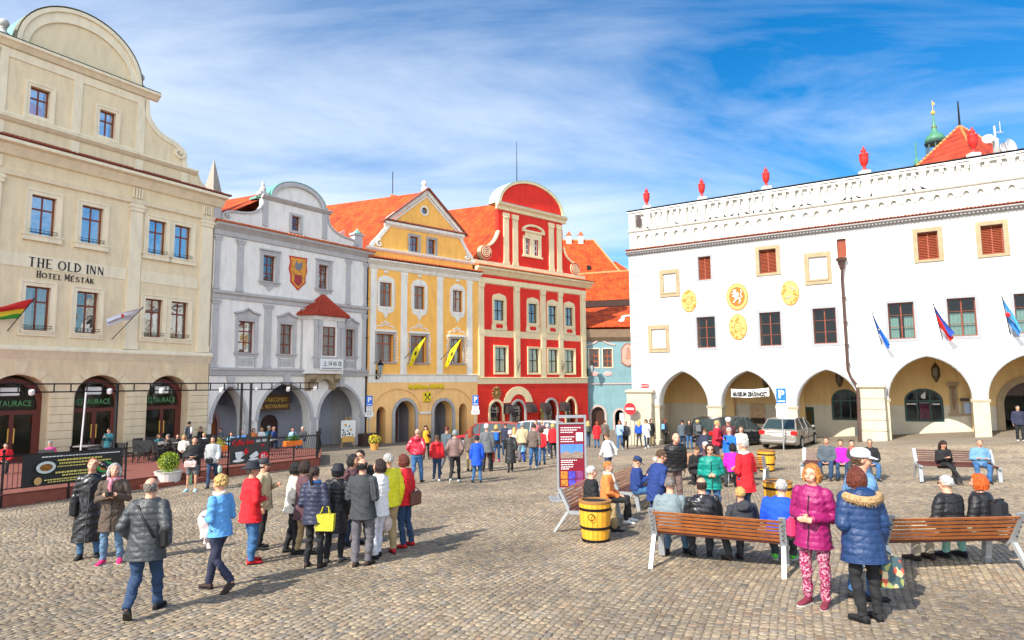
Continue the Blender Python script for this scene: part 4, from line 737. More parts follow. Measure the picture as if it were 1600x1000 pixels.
# arcade interior: back wall in two tones, ceiling, cross arches
gw = [(14.5, 16.3, 1.57, 2.7, 3.38), (10.85, 12.3, 1.57, 2.7, 3.35)]
b = MB(); D_ = 3.9
b.plate(rect(.6, UE, 2.45, 5.3), [arch(a, c, 2.4501, m, t, 14) for a, c, z, m, t in gw]+[arch(18.9, 21.2, 2.4501, 2.5, 3.7, 14)], D_, D_+.4)
b.box(.6, UE, .75, D_, 5.15, 5.3); b.box(.6, 1.2, .75, D_, 2.46, 5.1)
for x0, x1, s, t in ((4.85, 5.4, 2.4, 3.6), (8.62, 9.45, 2.4, 4.3), (12.9, 13.6, 2.4, 4.6), (17.5, 17.9, 2.9, 4.8), (21.6, 22.0, 2.9, 4.8)):
    q = arch(.9, D_-.3, -1.5, s-.4, t, 14); bb = MB(); bb.plate(rect(.75, D_, -1.6, 5.14), [q], x0, x1)
    b.add([(y, x, z) for x, y, z in bb.v], bb.f)
b.build('arcade_vault', M_OCH, T)
b = MB(); b.plate(rect(.6, UE, -1.5, 2.448), [rect(a, c, z, 2.447) for a, c, z, m, t in gw]+[rect(18.9, 21.2, -1.4, 2.447), rect(9.3, 9.9, -1.4, 2.3), rect(7.9, 8.5, -1.4, 2.3)], D_+.01, D_+.4); b.box(.6, 1.2, .75, D_, -1.5, 2.45); b.build('arcade_back_wall', M_DADO, T)
for i, (a, c, z, m, t) in enumerate(gw):
    wn = window(T, a, c, z, m, M_GREEN, M_GLASSD, None, (2, .62), dep=D_+.08, za=t, fw=.1); wn.name = 'arched_window'
    if i == 0:
        text_mesh('lettering', 'd', .42, M_WFR, wn, (15.4, D_+.03, 2.85), FLAT, bold=.02)
        b = MB(); b.box(15.2, 15.75, D_+.16, D_+.18, 1.7, 2.55); b.build('poster', mat('poster_magenta', (.45, .06, .15), var=.8, vscale=9), wn)
        b = MB(); b.box(15.2, 15.75, D_+.15, D_+.155, 2.55, 2.62); b.box(14.6, 15.05, D_+.02, D_+.03, 2.5, 2.56); b.box(15.8, 16.15, D_+.02, D_+.03, 2.5, 2.56); b.build('lettering_strip', M_WFR, wn)
for a, c in ((9.3, 9.9), (7.9, 8.5)):
    b = MB(); b.box(a, c, D_+.1, D_+.16, -1, 2.3); dr = b.build('door', M_GREEN, T); b = MB(); b.box(a+.12, c-.12, D_+.06, D_+.07, .2, 2.1); b.build('pane', M_GLASS, dr)
b = MB(); half_arch_trim(b, 18.9, 21.2, 2.5, 3.7, .3, D_-.12, D_+.02); b.box(18.6, 18.9, D_-.12, D_+.02, -1, 2.5); b.box(21.2, 21.5, D_-.12, D_+.02, -1, 2.5); b.build('portal_surround', M_STONE, T)
b = MB(); b.plate(arch(18.9, 21.2, -1, 2.5, 3.7, 14), [rect(18.95, 19.9, -.9, 3.0)], D_+.25, D_+.3); b.build('door', M_WOODD, T)
b = MB(); b.box(16.6, 16.95, D_-.06, D_+.02, 1.95, 3.65); b.box(16.5, 17.05, D_-.1, D_+.02, 3.5, 3.72); b.box(16.5, 17.05, D_-.1, D_+.02, 1.9, 2.05); rl = b.build('stone_relief', M_STONE, T)
b = MB(); b.ell((16.77, D_-.07, 2.8), (.08, .06, .6), 8, 8); b.ell((16.77, D_-.07, 3.42), (.16, .05, .08), 8, 6); b.build('carved_figure', mat('dark_stone', (.25, .17, .10), var=.2), rl)
b = MB(); b.box(17.1, 18.0, D_-.12, D_, 1.95, 2.75); nb = b.build('notice_board', M_STONE, T); b = MB(); b.box(17.2, 17.9, D_-.14, D_-.11, 2.05, 2.62); b.build('notice_sheet', mat('notice_blue', (.35, .42, .55), var=.1), nb)
b = MB(); b.box(17.05, 18.1, D_-.2, D_-.12, 2.72, 2.86); b.build('notice_board_hood', M_WOODD, nb)
b = MB(); b.box(6.3, 7.15, D_-.06, D_+.0, 1.25, 2.5); pb = b.build('poster_board', mat('poster_tan', (.55, .38, .22), var=.5, vscale=6), T); b = MB(); b.box(6.3, 7.15, D_-.07, D_-.055, 1.25, 1.6); b.build('poster_text', mat('poster_dark', (.06, .04, .03), var=.6, vscale=30), pb)
b = MB(); b.bev(12.0, 12.4, D_-.3, D_-.02, .55, 1.15, .03); b.build('wall_bin', mat('bin_grey', (.07, .075, .08), rough=.5), T)
# plinth of the back wall
b = MB(); b.box(.7, UE, D_-.04, D_+.02, -1.5, .62); b.build('plinth', M_DADO, T)
# arch edges, piers, imposts
for a, c, s, t in arcs:
    b = MB(); half_arch_trim(b, a-.02, c+.02, s, t+.02, .07, -.035, .02, True); b.build('arch_edge', M_WGREY, T)
pier = [(1.42, 1.84, 2.46), (4.74, 5.54, 2.46), (8.51, 9.57, 2.46), (13.66, 13.91, 2.9), (17.36, 18.01, 2.9), (21.48, 22.12, 2.9)]
for a, c, z in pier:
    b = MB(); b.box(a, c, -.06, .78, -1.5, z-.1); b.exx([(.80, z-.16), (-.06, z-.16), (-.1, z-.1), (-.14, z), (.80, z)], a-.06, c+.06)
    if c-a > .3: b.bev(a-.07, c+.07, -.14, .8, -1.5, -.0+.04*a+.35, .04)
    b.build('stone_pier', M_STONEW, T)
b = MB(); b.loft([[(12.5, .0, -1.5), (12.48, -.62, -1.5), (13.74, -.62, -1.5), (13.72, .0, -1.5)], [(12.6, .0, 3.45), (12.6, -.42, 3.45), (13.68, -.42, 3.45), (13.68, .0, 3.45)]])
for i in range(6):
    z = .2+i*.54; k = (z+1.5)/5; b.bev(12.47+.06*k, 13.77-.05*k, -.66+.2*k-.0, .01, z, z+.52, .02)
b.exx([(.01, 3.42), (-.50, 3.42), (-.58, 3.5), (-.58, 3.6), (.01, 3.75)], 12.5, 13.8); b.build('buttress', M_STONEW, T)
b = MB(); b.loft([[(-.36, .9, -1.5), (-.42, -.75, -1.5), (1.45, -.75, -1.5), (1.43, .0, -1.5)], [(-.02, .9, 3.2), (-.05, -.35, 3.2), (1.5, -.35, 3.2), (1.5, .0, 3.2)]])
for i in range(6):
    z = .05+i*.52; k = (z+1.5)/4.7; b.bev(-.40+.33*k, 1.46+.03*k, -.78+.4*k, .01, z, z+.50, .02)
b.exx([(.3, 3.17), (-.45, 3.17), (-.52, 3.25), (-.52, 3.33), (.1, 3.42), (.3, 3.42)], -.18, 1.6); b.build('buttress', M_STONEW, T)
# grey painted quoins
b = MB(); z = 3.5; i = 0
while z < 11.7:
    w_ = .93 if i % 2 else .62; b.bev(.12, .12+w_, -.03, .01, z, z+.40, .012)
    if i % 2: b.box(.40, .52, -.035, -.02, z+.1, z+.3)
    z += .42 if i % 2 else .42; i += 1
    if i % 4 == 0: z += .25
b.build('painted_quoins', mat('quoin_grey', (.42, .42, .43), var=.1), T)
# windows, shutters, blind frames
for i, (a, c, z0, z1) in enumerate(wA):
    window(T, a, c, z0, z1, mat('town_hall_window_wood', (.20, .042, .012), rough=.5, var=.2), M_GLASSD, (M_WGREY, .14, .03), (1, (.33, .66)), dep=.16, curtain=.75 if i >= 3 else 0, cm=M_CURTG, fw=.055, ch=.64, mw=.028)
    b = MB()
for a, c, z0, z1, st_ in shut:
    b = MB(); n = 16
    b.plate(rect(a+.01, c-.01, z0+.01, z1-.01), [rect(a+.06, (a+c)/2-.03, z0+.06, z1-.06), rect((a+c)/2+.03, c-.06, z0+.06, z1-.06)] if st_ < 2 else [], .14, .19)
    for k in range(n):
        z = z0+.06+(z1-z0-.12)*(k+.5)/n
        for x0, x1 in ((a+.05, (a+c)/2-.02), ((a+c)/2+.02, c-.05)): b.loft([[(x0, .13, z-.03), (x1, .13, z-.03), (x1, .15, z-.03), (x0, .15, z-.03)], [(x0, .18, z+.03), (x1, .18, z+.03), (x1, .2, z+.03), (x0, .2, z+.03)]])
    s_ = b.build('shutter', M_SHUT, T)
    if st_ < 2:
        b = MB(); w_ = .2 if st_ else .12; b.plate(rect(a-w_, c+w_, z0-w_*.6, z1+w_), [rect(a+.005, c-.005, z0+.005, z1-.005)], -.07 if st_ else -.03, .03); b.build('surround', M_STONE if st_ else M_WGREY, s_)
for a, c, z0, z1 in blind:
    b = MB(); b.plate(rect(a-.24, c+.2, z0-.28, z1+.26), [rect(a, c, z0, z1)], -.08, .01); b.plate(rect(a-.1, c+.06, z0-.1, z1+.1), [rect(a+.0, c-.0, z0+.0, z1-.0)], -.11, -.078); b.build('blind_window_frame', M_STONE, T)
# medallions
MG = mat('medallion_ochre', (.42, .20, .03), var=.15, vscale=6); MP = mat('medallion_pale', (.50, .35, .12), var=.15, vscale=8); MO = mat('medallion_orange', (.42, .14, .02), var=.2, vscale=9)
for i, (cx, cz, rx, rz) in enumerate([(3.86, 8.68, .46, .68), (6.67, 8.71, .61, .79), (9.51, 8.70, .47, .70), (6.64, 6.96, .51, .75)]):
    el = lambda k: [(cx+rx*k*math.cos(R(q)), cz+rz*k*math.sin(R(q))) for q in range(0, 360, 12)]
    b = MB(); b.plate(el(1), [], -.05, .01); md = b.build('medallion', MG, T)
    b = MB(); b.plate(el(.93), [], -.06, -.045); b.build('medallion_field', MP, md)
    b = MB()
    if i == 1:
        b.plate(el(.70), [el(.66)], -.075, -.055); b.plate(el(.66), [], -.068, -.055)
    else:
        random.seed(i)
        for k in range(14):
            q = random.random()*6.28; r = .45+.4*random.random(); b.ell((cx+rx*r*math.cos(q), -.058, cz+rz*r*math.sin(q)), (.05+.07*random.random(), .012, .04+.05*random.random()), 7, 4)
    b.build('medallion_ornament', MO if i == 1 else MG, md)
    b = MB()
    if i == 1:   # white rampant lion
        b.ell((cx-.02, -.08, cz+.05), (.11, .02, .2), 8, 5, rot=Matrix.Rotation(.4, 3, 'Y')); b.ell((cx-.12, -.08, cz+.32), (.1, .02, .1), 8, 5)
        for p in ([(cx-.05, cz+.15), (cx-.28, cz+.2)], [(cx-.05, cz+.1), (cx-.25, cz+.02)], [(cx+.05, cz-.1), (cx-.12, cz-.22), (cx-.2, cz-.35)], [(cx+.08, cz-.1), (cx+.18, cz-.25), (cx+.1, cz-.4)]):
            b.tube([(x, -.08, z) for x, z in p], .04, 6)
        b.tube([(cx+.1, -.08, cz-.1), (cx+.27, -.08, cz-.05), (cx+.2, -.08, cz+.12), (cx+.28, -.08, cz+.28), (cx+.2, -.08, cz+.38)], .03, 6)
    elif i == 2:
        b.ell((cx-.1, -.07, cz-.25), (.2, .02, .04), 7, 4, rot=Matrix.Rotation(-.5, 3, 'Y')); b.ell((cx+.12, -.07, cz+.25), (.2, .02, .04), 7, 4, rot=Matrix.Rotation(.5, 3, 'Y'))
    else:
        b.plate([(cx+.2*math.cos(R(q)), cz+.26*math.sin(R(q))) for q in range(0, 360, 20)], [[(cx+.17*math.cos(R(q)), cz+.23*math.sin(R(q))) for q in range(0, 360, 20)]], -.07, -.05); b.ell((cx-.06, -.07, cz+.05), (.03, .01, .02), 6, 4); b.ell((cx+.06, -.07, cz+.05), (.03, .01, .02), 6, 4); b.ell((cx, -.07, cz-.08), (.06, .01, .02), 6, 4)
    b.build('medallion_figure', M_WHITE if i == 1 else MO if i != 2 else M_WGREY, md)
# cornice with dentils and tile strip
b = MB(); b.exx([(.01, 11.84), (-.06, 11.84), (-.10, 11.9), (-.30, 12.02), (-.30, 12.08), (.01, 12.12)], .0, UE); b.build('cornice', mat('cornice_grey', (.34, .31, .30), var=.15), T)
b = MB()
for i in range(int((UE-.2)/.165)): b.box(.12+i*.165, .20+i*.165, -.22, -.08, 11.90, 11.97)
b.build('dentils', M_WGREY, T)
eave_tiles(T, .0, UE, 12.20, -.34, .36, M_TILED, step=.16, drop=.05)
# attic: niche storey, balustrade storey
b = MB(); nh = []; u = .5
nxs = []
for k in range(int((UE-1)/1.2)+1): nxs += [.80+k*1.212, 1.36+k*1.212]
nxs = [x for x in nxs if x < UE-.4]
b.plate(rect(.2, UE, 12.08, 13.38), [arch(x-.13, x+.13, 12.2, 12.93, 13.1, 10) for x in nxs], .0, .113); b.box(.2, UE, .115, .45, 12.08, 14.7)
b.build('attic_wall', mat('attic_white_plaster', (.66, .64, .58), var=.08, bump=.15), T)
b = MB()
for x, y in zip(nxs[:-1], nxs[1:]): b.box(x+.17, y-.17, -.045, .01, 12.85, 12.93); b.box(x+.16, y-.16, -.03, .01, 12.15, 12.25)
for x in nxs: half_arch_trim(b, x-.13, x+.13, 12.93, 13.1, .06, -.03, .01)
b.exx([(.01, 13.3), (-.08, 13.34), (-.12, 13.4), (-.12, 13.44), (.3, 13.5)], .12, UE)
pil = [1.42, 2.55, 3.75, 4.84, 6.12, 7.38, 8.58, 9.88, 11.13, 12.35, 13.5, 14.83, 16.02, 17.2, 18.2, 19.6, 20.8, 22.0, 23.2, 24.4]
for i, x in enumerate(pil):
    w_ = .20 if i in (0, 3, 6, 10, 14) else .15
    b.box(x-w_, x+w_, -.07, .27, 13.49, 14.5); b.box(x-w_-.04, x+w_+.04, -.11, .27, 14.36, 14.55)
for x, y in zip(pil[:-1], pil[1:]):
    for t in (.34, .68):
        m_ = x+(y-x)*t; b.lathe([(.075, 0), (.075, .06), (.05, .1), (.06, .3), (.045, .55), (.075, .6), (.075, .7)], (m_, .08, 13.52), 8)
        b.box(m_-.09, m_+.09, -.02, .16, 14.22, 14.4); b.box(m_-.08, m_+.08, .05, .2, 13.84, 13.9)
b.box(.2, UE, -.05, .27, 14.42, 14.56); b.box(.2, .62, -.05, .27, 13.49, 14.45)
b.build('balustrade', mat('attic_white_plaster', (.74, .72, .67)), T)
b = MB(); b.box(.12, UE, -.12, .5, 14.565, 14.64); b.box(.12, UE, .2, .5, 14.64, 14.7); b.build('coping', M_WHITE, T)
b = MB(); b.box(.08, UE, -.16, .56, 14.705, 14.73); b.build('coping_flashing', M_IRON, T)
b = MB(); b.plate(arch(.72, 1.02, 13.6, 14.1, 14.35, 10), [], -.06, -.04); b.build('bell_niche', mat('niche_dark', (.06, .04, .04)), T)
for x in (1.36, 4.84, 8.52, 13.47, 18.2):
    b = MB(); k = 1.0 if x < 10 else 1.15
    pr = [(.12, 0), (.13, .05), (.06, .12), (.07, .2), (.15, .32), (.20, .55), (.19, .72), (.21, .76), (.20, .80), (.10, .84), (.09, .9), (.13, .95), (.10, 1.0), (.04, 1.03), (.05, 1.1), (.01, 1.17)]
    b.lathe([(r*k, z*k) for r, z in pr], (0, 0, 0), 16); o = b.build('stone_urn', M_URN, None, smooth=True)
    mw = Matrix.Translation((7.37, 40.2, -1.45)) @ Matrix.Rotation(R(-32.09), 4, 'Z')
    o.location = mw @ Vector((x, .12, 14.95)); pd = MB(); pd.bev(-.24, .24, -.2, .22, -.23, .0, .02); pd.build('pedestal', M_WHITE, o)
    pl = {1.36: 'leftmost and smallest', 4.84: 'second from left', 8.52: 'third from left', 13.47: 'large and tall, fourth from left', 18.2: 'rightmost, in front of the red pyramid roof'}[x]
    tag(o, 'red urn on the white attic balustrade, '+pl, 'urn', 'red urns along the attic balustrade')
def tw(u, y, z): return mw @ Vector((u, y, z))
# downpipe with hopper
b = MB(); b.lathe([(.04, 0), (.12, .12), (.18, .5), (.26, .52), (.27, .68), (.24, .7)], (12.15, -.2, 9.65), 4); b.tube([(12.15, -.18, 9.7), (12.12, -.14, 9.2), (12.13, -.14, 4.4), (12.25, -.16, 4.0), (12.55, -.42, 3.55), (12.56, -.62, 3.3), (12.52, -.80, .4)], .075, 8)
for z in (8.2, 6.9, 5.7, 4.7, 2.5, 1.4): b.box(12.03, 12.25, -.24, 0, z, z+.05) if z > 4 else None
b.build('downpipe', M_PIPE, T)
# banner, street sign, lanterns in arches
b = MB(); n = 12; top = [(6.13+2.05*i/n, -.1+.03*math.sin(i), 3.42+.06*(i/n)-.06*math.sin(math.pi*i/n)) for i in range(n+1)]
b.loft([[(x, y, z) for x, y, z in top], [(x, y, z-.46) for x, y, z in top]], closed=False, cap=False); bn = b.build('banner', mat('banner_white', (.78, .76, .72), var=.05), T)
text_mesh('lettering', 'MUSEUM ZRŮDNOST', .34, M_BLACK, bn, (7.15, -.17, 3.02), FLAT, .004, width=1.85, bold=.014)
b = MB(); b.bev(.72, 1.2, -.07, .0, 3.5, 3.74, .03); ss = b.build('street_name_plate', mat('sign_red', (.62, .015, .02), var=0), T); text_mesh('lettering', 'NA LOUŽI', .13, M_WFR, ss, (.96, -.08, 3.575), FLAT, .004, width=.4)
for x, z, y in ((16.02, 3.7, 2.2), (11.5, 3.45, 2.2), (7.6, 3.3, 2.2), (20.3, 3.6, 2.2)):
    b = MB(); b.tube([(0, 0, 5.1-z), (0, 0, 1.05)], .012, 5); b.lathe([(.02, 1.05), (.12, .9), (.2, .75), (.2, .35), (.1, .12), (.02, 0)], (0, 0, 0), 6)
    o = b.build('hanging_lantern', mat('lantern_bronze', (.10, .07, .04), metal=.5, rough=.4), None); o.location = tw(x, y, z); o.rotation_euler.z = .3
    tag(o, 'bronze lantern hanging in the '+{16.02: 'widest whole arch', 11.5: 'arch left of the downpipe', 7.6: 'arch behind the museum banner', 20.3: 'rightmost arch'}[x], 'lantern', 'lanterns hanging in the town hall arcade')
    b = MB(); b.lathe([(.17, .7), (.17, .4)], (0, 0, 0), 6); b.build('lantern_glass', mat('lantern_glass', (.35, .33, .28), rough=.3), o)
# security camera at corner
b = MB(); b.box(-.35, .2, .1, .2, 8.0, 8.1); b.ell((-.45, .15, 7.9), (.14, .12, .18)); b.ell((-.5, .0, 7.75), (.2, .1, .1)); o = b.build('security_camera', M_WFR, T, smooth=True)
# pyramid roof, dishes on the roof
Y5 = mat('ridge_tile', (.55, .25, .08), var=.3)
b = MB(); b.box(-2.3, 2.3, -2.3, 2.3, -6, .0); o = b.build('roof_turret', M_WHITE, None); o.location = (34.9, 48, 18.7); o.rotation_euler.z = R(20); tag(o, 'red pyramid tiled roof with tall rod behind the balustrade', 'roof turret')
b = MB(); b.loft([[(-2.6, -2.6, -.1), (2.6, -2.6, -.1), (2.6, 2.6, -.1), (-2.6, 2.6, -.1)], [(-.02, -.02, 3.35), (.02, -.02, 3.35), (.02, .02, 3.35), (-.02, .02, 3.35)]]); b.build('roof', M_RR, o)
b = MB()
for sx_, sy in ((-1, -1), (1, -1), (1, 1), (-1, 1)):
    for k in range(16): t = k/16; t2 = (k+.8)/16; b.tube([(sx_*2.62*(1-t), sy*2.62*(1-t), -.05+3.4*t), (sx_*2.62*(1-t2), sy*2.62*(1-t2), -.05+3.4*t2)], [.11, .08], 6)
b.build('ridge_tiles', Y5, o); b = MB(); b.tube([(0, 0, 3.3), (0, 0, 5.3)], [.09, .05], 6); b.build('roof_rod', M_IRON, o)
b = MB(); b.tube([(0, 0, -1.4), (0, 0, 2.0)], .06, 6); b.tube([(0, 0, 1.6), (.5, 0, 1.6)], .03, 5); b.box(-.12, .12, -.1, .1, .1, 1.2); b.tube([(.35, 0, 1.6), (.35, 0, 2.3)], .02, 5); o = b.build('antenna_mast', M_GREYD, None); o.location = (29.75, 38, 15.9); tag(o, 'antenna mast with three white dishes on the town hall roof', 'antenna')
for dx, dz, r in ((-.55, 1.15, .30), (.45, .5, .42), (.85, .65, .5)):
    b = MB(); b.lathe([(r*.95, 0), (r, .05), (r*.8, -.12), (r*.3, -.2)][::1], (0, 0, 0), 18); b.build('dish', mat('dish_white', (.7, .68, .68), rough=.4), o, loc=(dx, -.1, dz), rot=(R(80), 0, R(-30 if dx < 0 else 20)), smooth=True)
# church tower cupola, far away
P5 = empty('church_tower', (75.4, 110, 30), 0, 'green copper onion lantern of the church tower against blue sky', 'tower')
b = MB(); b.lathe([(3.2, -30), (3.2, 9.5), (3.5, 9.6), (3.5, 10)], (0, 0, 0), 8); b.build('shaft', M_DADO, P5)
b = MB(); b.lathe([(3.3, 10), (2.9, 10.6), (1.9, 11.3), (1.7, 11.8), (1.9, 12.0)], (0, 0, 0), 16); b.build('lower_dome', mat('tower_copper', (.07, .22, .13), rough=.5, var=.4), P5)
b = MB()
for k in range(8): a = k*math.pi/4+.2; b.tube([(1.35*math.cos(a), 1.35*math.sin(a), 11.9), (1.35*math.cos(a), 1.35*math.sin(a), 14.2)], .14, 6)
b.lathe([(1.0, 11.9), (.9, 14.2)], (0, 0, 0), 8) if False else None
b.lathe([(1.6, 14.1), (1.75, 14.3), (1.6, 14.5)], (0, 0, 0), 16); b.build('open_lantern', mat('dark_copper', (.05, .08, .08), rough=.5, metal=.3), P5)
b = MB(); b.lathe([(1.6, 14.5), (1.55, 15.1), (1.2, 15.7), (.7, 16.1), (.45, 16.6), (.35, 17.4), (.2, 18.0), (.1, 20)], (0, 0, 0), 16); b.build('copper_dome', mat('tower_copper', (.07, .22, .13)), P5, smooth=True)
b = MB(); b.ell((0, 0, 19.9), (.35, .35, .4)); b.lathe([(.2, 17), (.55, 17.2), (.2, 17.4)], (0, 0, 0), 8); b.tube([(0, 0, 20), (0, 0, 22.2)], .05, 5); b.box(-.1, .4, -.02, .02, 21.4, 21.8); b.build('gilded_ball', M_GOLD, P5)
b = MB(); b.lathe([(.5, 10), (.45, 10.6), (.15, 11.2), (.12, 13.6), (.02, 14.5)], (-4.2, -1, 0), 8); b.build('corner_pinnacle', mat('tower_copper', (.07, .22, .13)), P5)
# stone obelisk on the party wall between hotel and grey house
b = MB(); b.lathe([(.62, 0), (.02, 2.5)], (0, 0, 0), 4); o = b.build('stone_obelisk', mat('obelisk_stone', (.36, .31, .26), var=.25, vscale=4), None); o.location = (-19.4, 40.6, 14.6); o.rotation_euler.z = .5; tag(o, 'pointed stone obelisk pinnacle between hotel and grey house roofs', 'pinnacle')
b = MB(); b.bev(-.45, .45, -.45, .45, -1.6, .02, .05); b.build('pedestal', mat('obelisk_stone', (.3, .3, .3)), o)
# ---------------------------------------------------------------- ground
def ground_mat():
    m = bpy.data.materials.new('cobble_paving'); m.use_nodes = True; nt = m.node_tree; b = nt.nodes['Principled BSDF']; l = nt.links
    tc = nn(nt, 'ShaderNodeTexCoord'); no = nn(nt, 'ShaderNodeTexNoise'); no.inputs['Scale'].default_value = .35; no.inputs['Detail'].default_value = 2; l.new(tc.outputs['Object'], no.inputs[0])
    n5 = nn(nt, 'ShaderNodeTexNoise'); n5.inputs['Scale'].default_value = 7; n5.inputs['Detail'].default_value = 2; l.new(tc.outputs['Object'], n5.inputs[0])
    v = nn(nt, 'ShaderNodeVectorMath', operation='MULTIPLY_ADD'); l.new(no.outputs['Color'], v.inputs[0]); v.inputs[1].default_value = (1.2, 1.2, 0); l.new(tc.outputs['Object'], v.inputs[2])
    v2 = nn(nt, 'ShaderNodeVectorMath', operation='MULTIPLY_ADD'); l.new(n5.outputs['Color'], v2.inputs[0]); v2.inputs[1].default_value = (.07, .07, 0); l.new(v.outputs[0], v2.inputs[2])
    mp = nn(nt, 'ShaderNodeMapping'); mp.inputs['Rotation'].default_value = (0, 0, R(20)); l.new(v2.outputs[0], mp.inputs[0])
    br = nn(nt, 'ShaderNodeTexBrick'); l.new(mp.outputs[0], br.inputs[0]); br.inputs['Scale'].default_value = 1; br.inputs['Brick Width'].default_value = .15; br.inputs['Row Height'].default_value = .115
    br.inputs['Mortar Size'].default_value = .011; br.inputs['Mortar Smooth'].default_value = .5; br.inputs['Bias'].default_value = 0
    br.inputs['Color1'].default_value = (.265, .218, .160, 1); br.inputs['Color2'].default_value = (.22, .185, .14, 1); br.inputs['Mortar'].default_value = (.14, .112, .08, 1)
    n3 = nn(nt, 'ShaderNodeTexNoise'); n3.inputs['Scale'].default_value = .6; n3.inputs['Detail'].default_value = 8; n3.inputs['Roughness'].default_value = .7; l.new(tc.outputs['Object'], n3.inputs[0])
    mr = nn(nt, 'ShaderNodeMapRange'); mr.inputs[1].default_value = .3; mr.inputs[2].default_value = .7; mr.inputs[3].default_value = .80; mr.inputs[4].default_value = 1.18; l.new(n3.outputs[0], mr.inputs[0])
    sc_ = nn(nt, 'ShaderNodeVectorMath', operation='SCALE'); l.new(br.outputs[0], sc_.inputs[0]); l.new(mr.outputs[0], sc_.inputs['Scale']); l.new(sc_.outputs[0], b.inputs['Base Color'])
    bp = nn(nt, 'ShaderNodeBump'); bp.invert = True; bp.inputs['Strength'].default_value = .8; bp.inputs['Distance'].default_value = .03; l.new(br.outputs[1], bp.inputs['Height'])
    n4 = nn(nt, 'ShaderNodeTexNoise'); n4.inputs['Scale'].default_value = 9; n4.inputs['Detail'].default_value = 4; l.new(tc.outputs['Object'], n4.inputs[0])
    b2 = nn(nt, 'ShaderNodeBump'); b2.inputs['Strength'].default_value = .45; b2.inputs['Distance'].default_value = .04; l.new(n4.outputs[0], b2.inputs['Height']); l.new(bp.outputs[0], b2.inputs['Normal']); l.new(b2.outputs[0], b.inputs['Normal'])
    b.inputs['Roughness'].default_value = .75; b.inputs['Specular IOR Level'].default_value = .35
    return m
M_COB = ground_mat()
xs = [-400, -200, -100, -60]+[-40+2*i for i in range(41)]+[60, 100, 200, 400]; ys = [-200, -60, -20]+[-6+2*i for i in range(53)]+[140, 200, 400, 800]
b = MB(); b.v = [(x, y, gz(max(-60, min(45, x)), max(-8, min(100, y)))) for y in ys for x in xs]; nx = len(xs)
b.f = [(j*nx+i, j*nx+i+1, (j+1)*nx+i+1, (j+1)*nx+i) for j in range(len(ys)-1) for i in range(nx-1)]; b.m = [0]*len(b.f)
g_ = b.build('ground', M_COB, None); tag(g_, kind='structure')
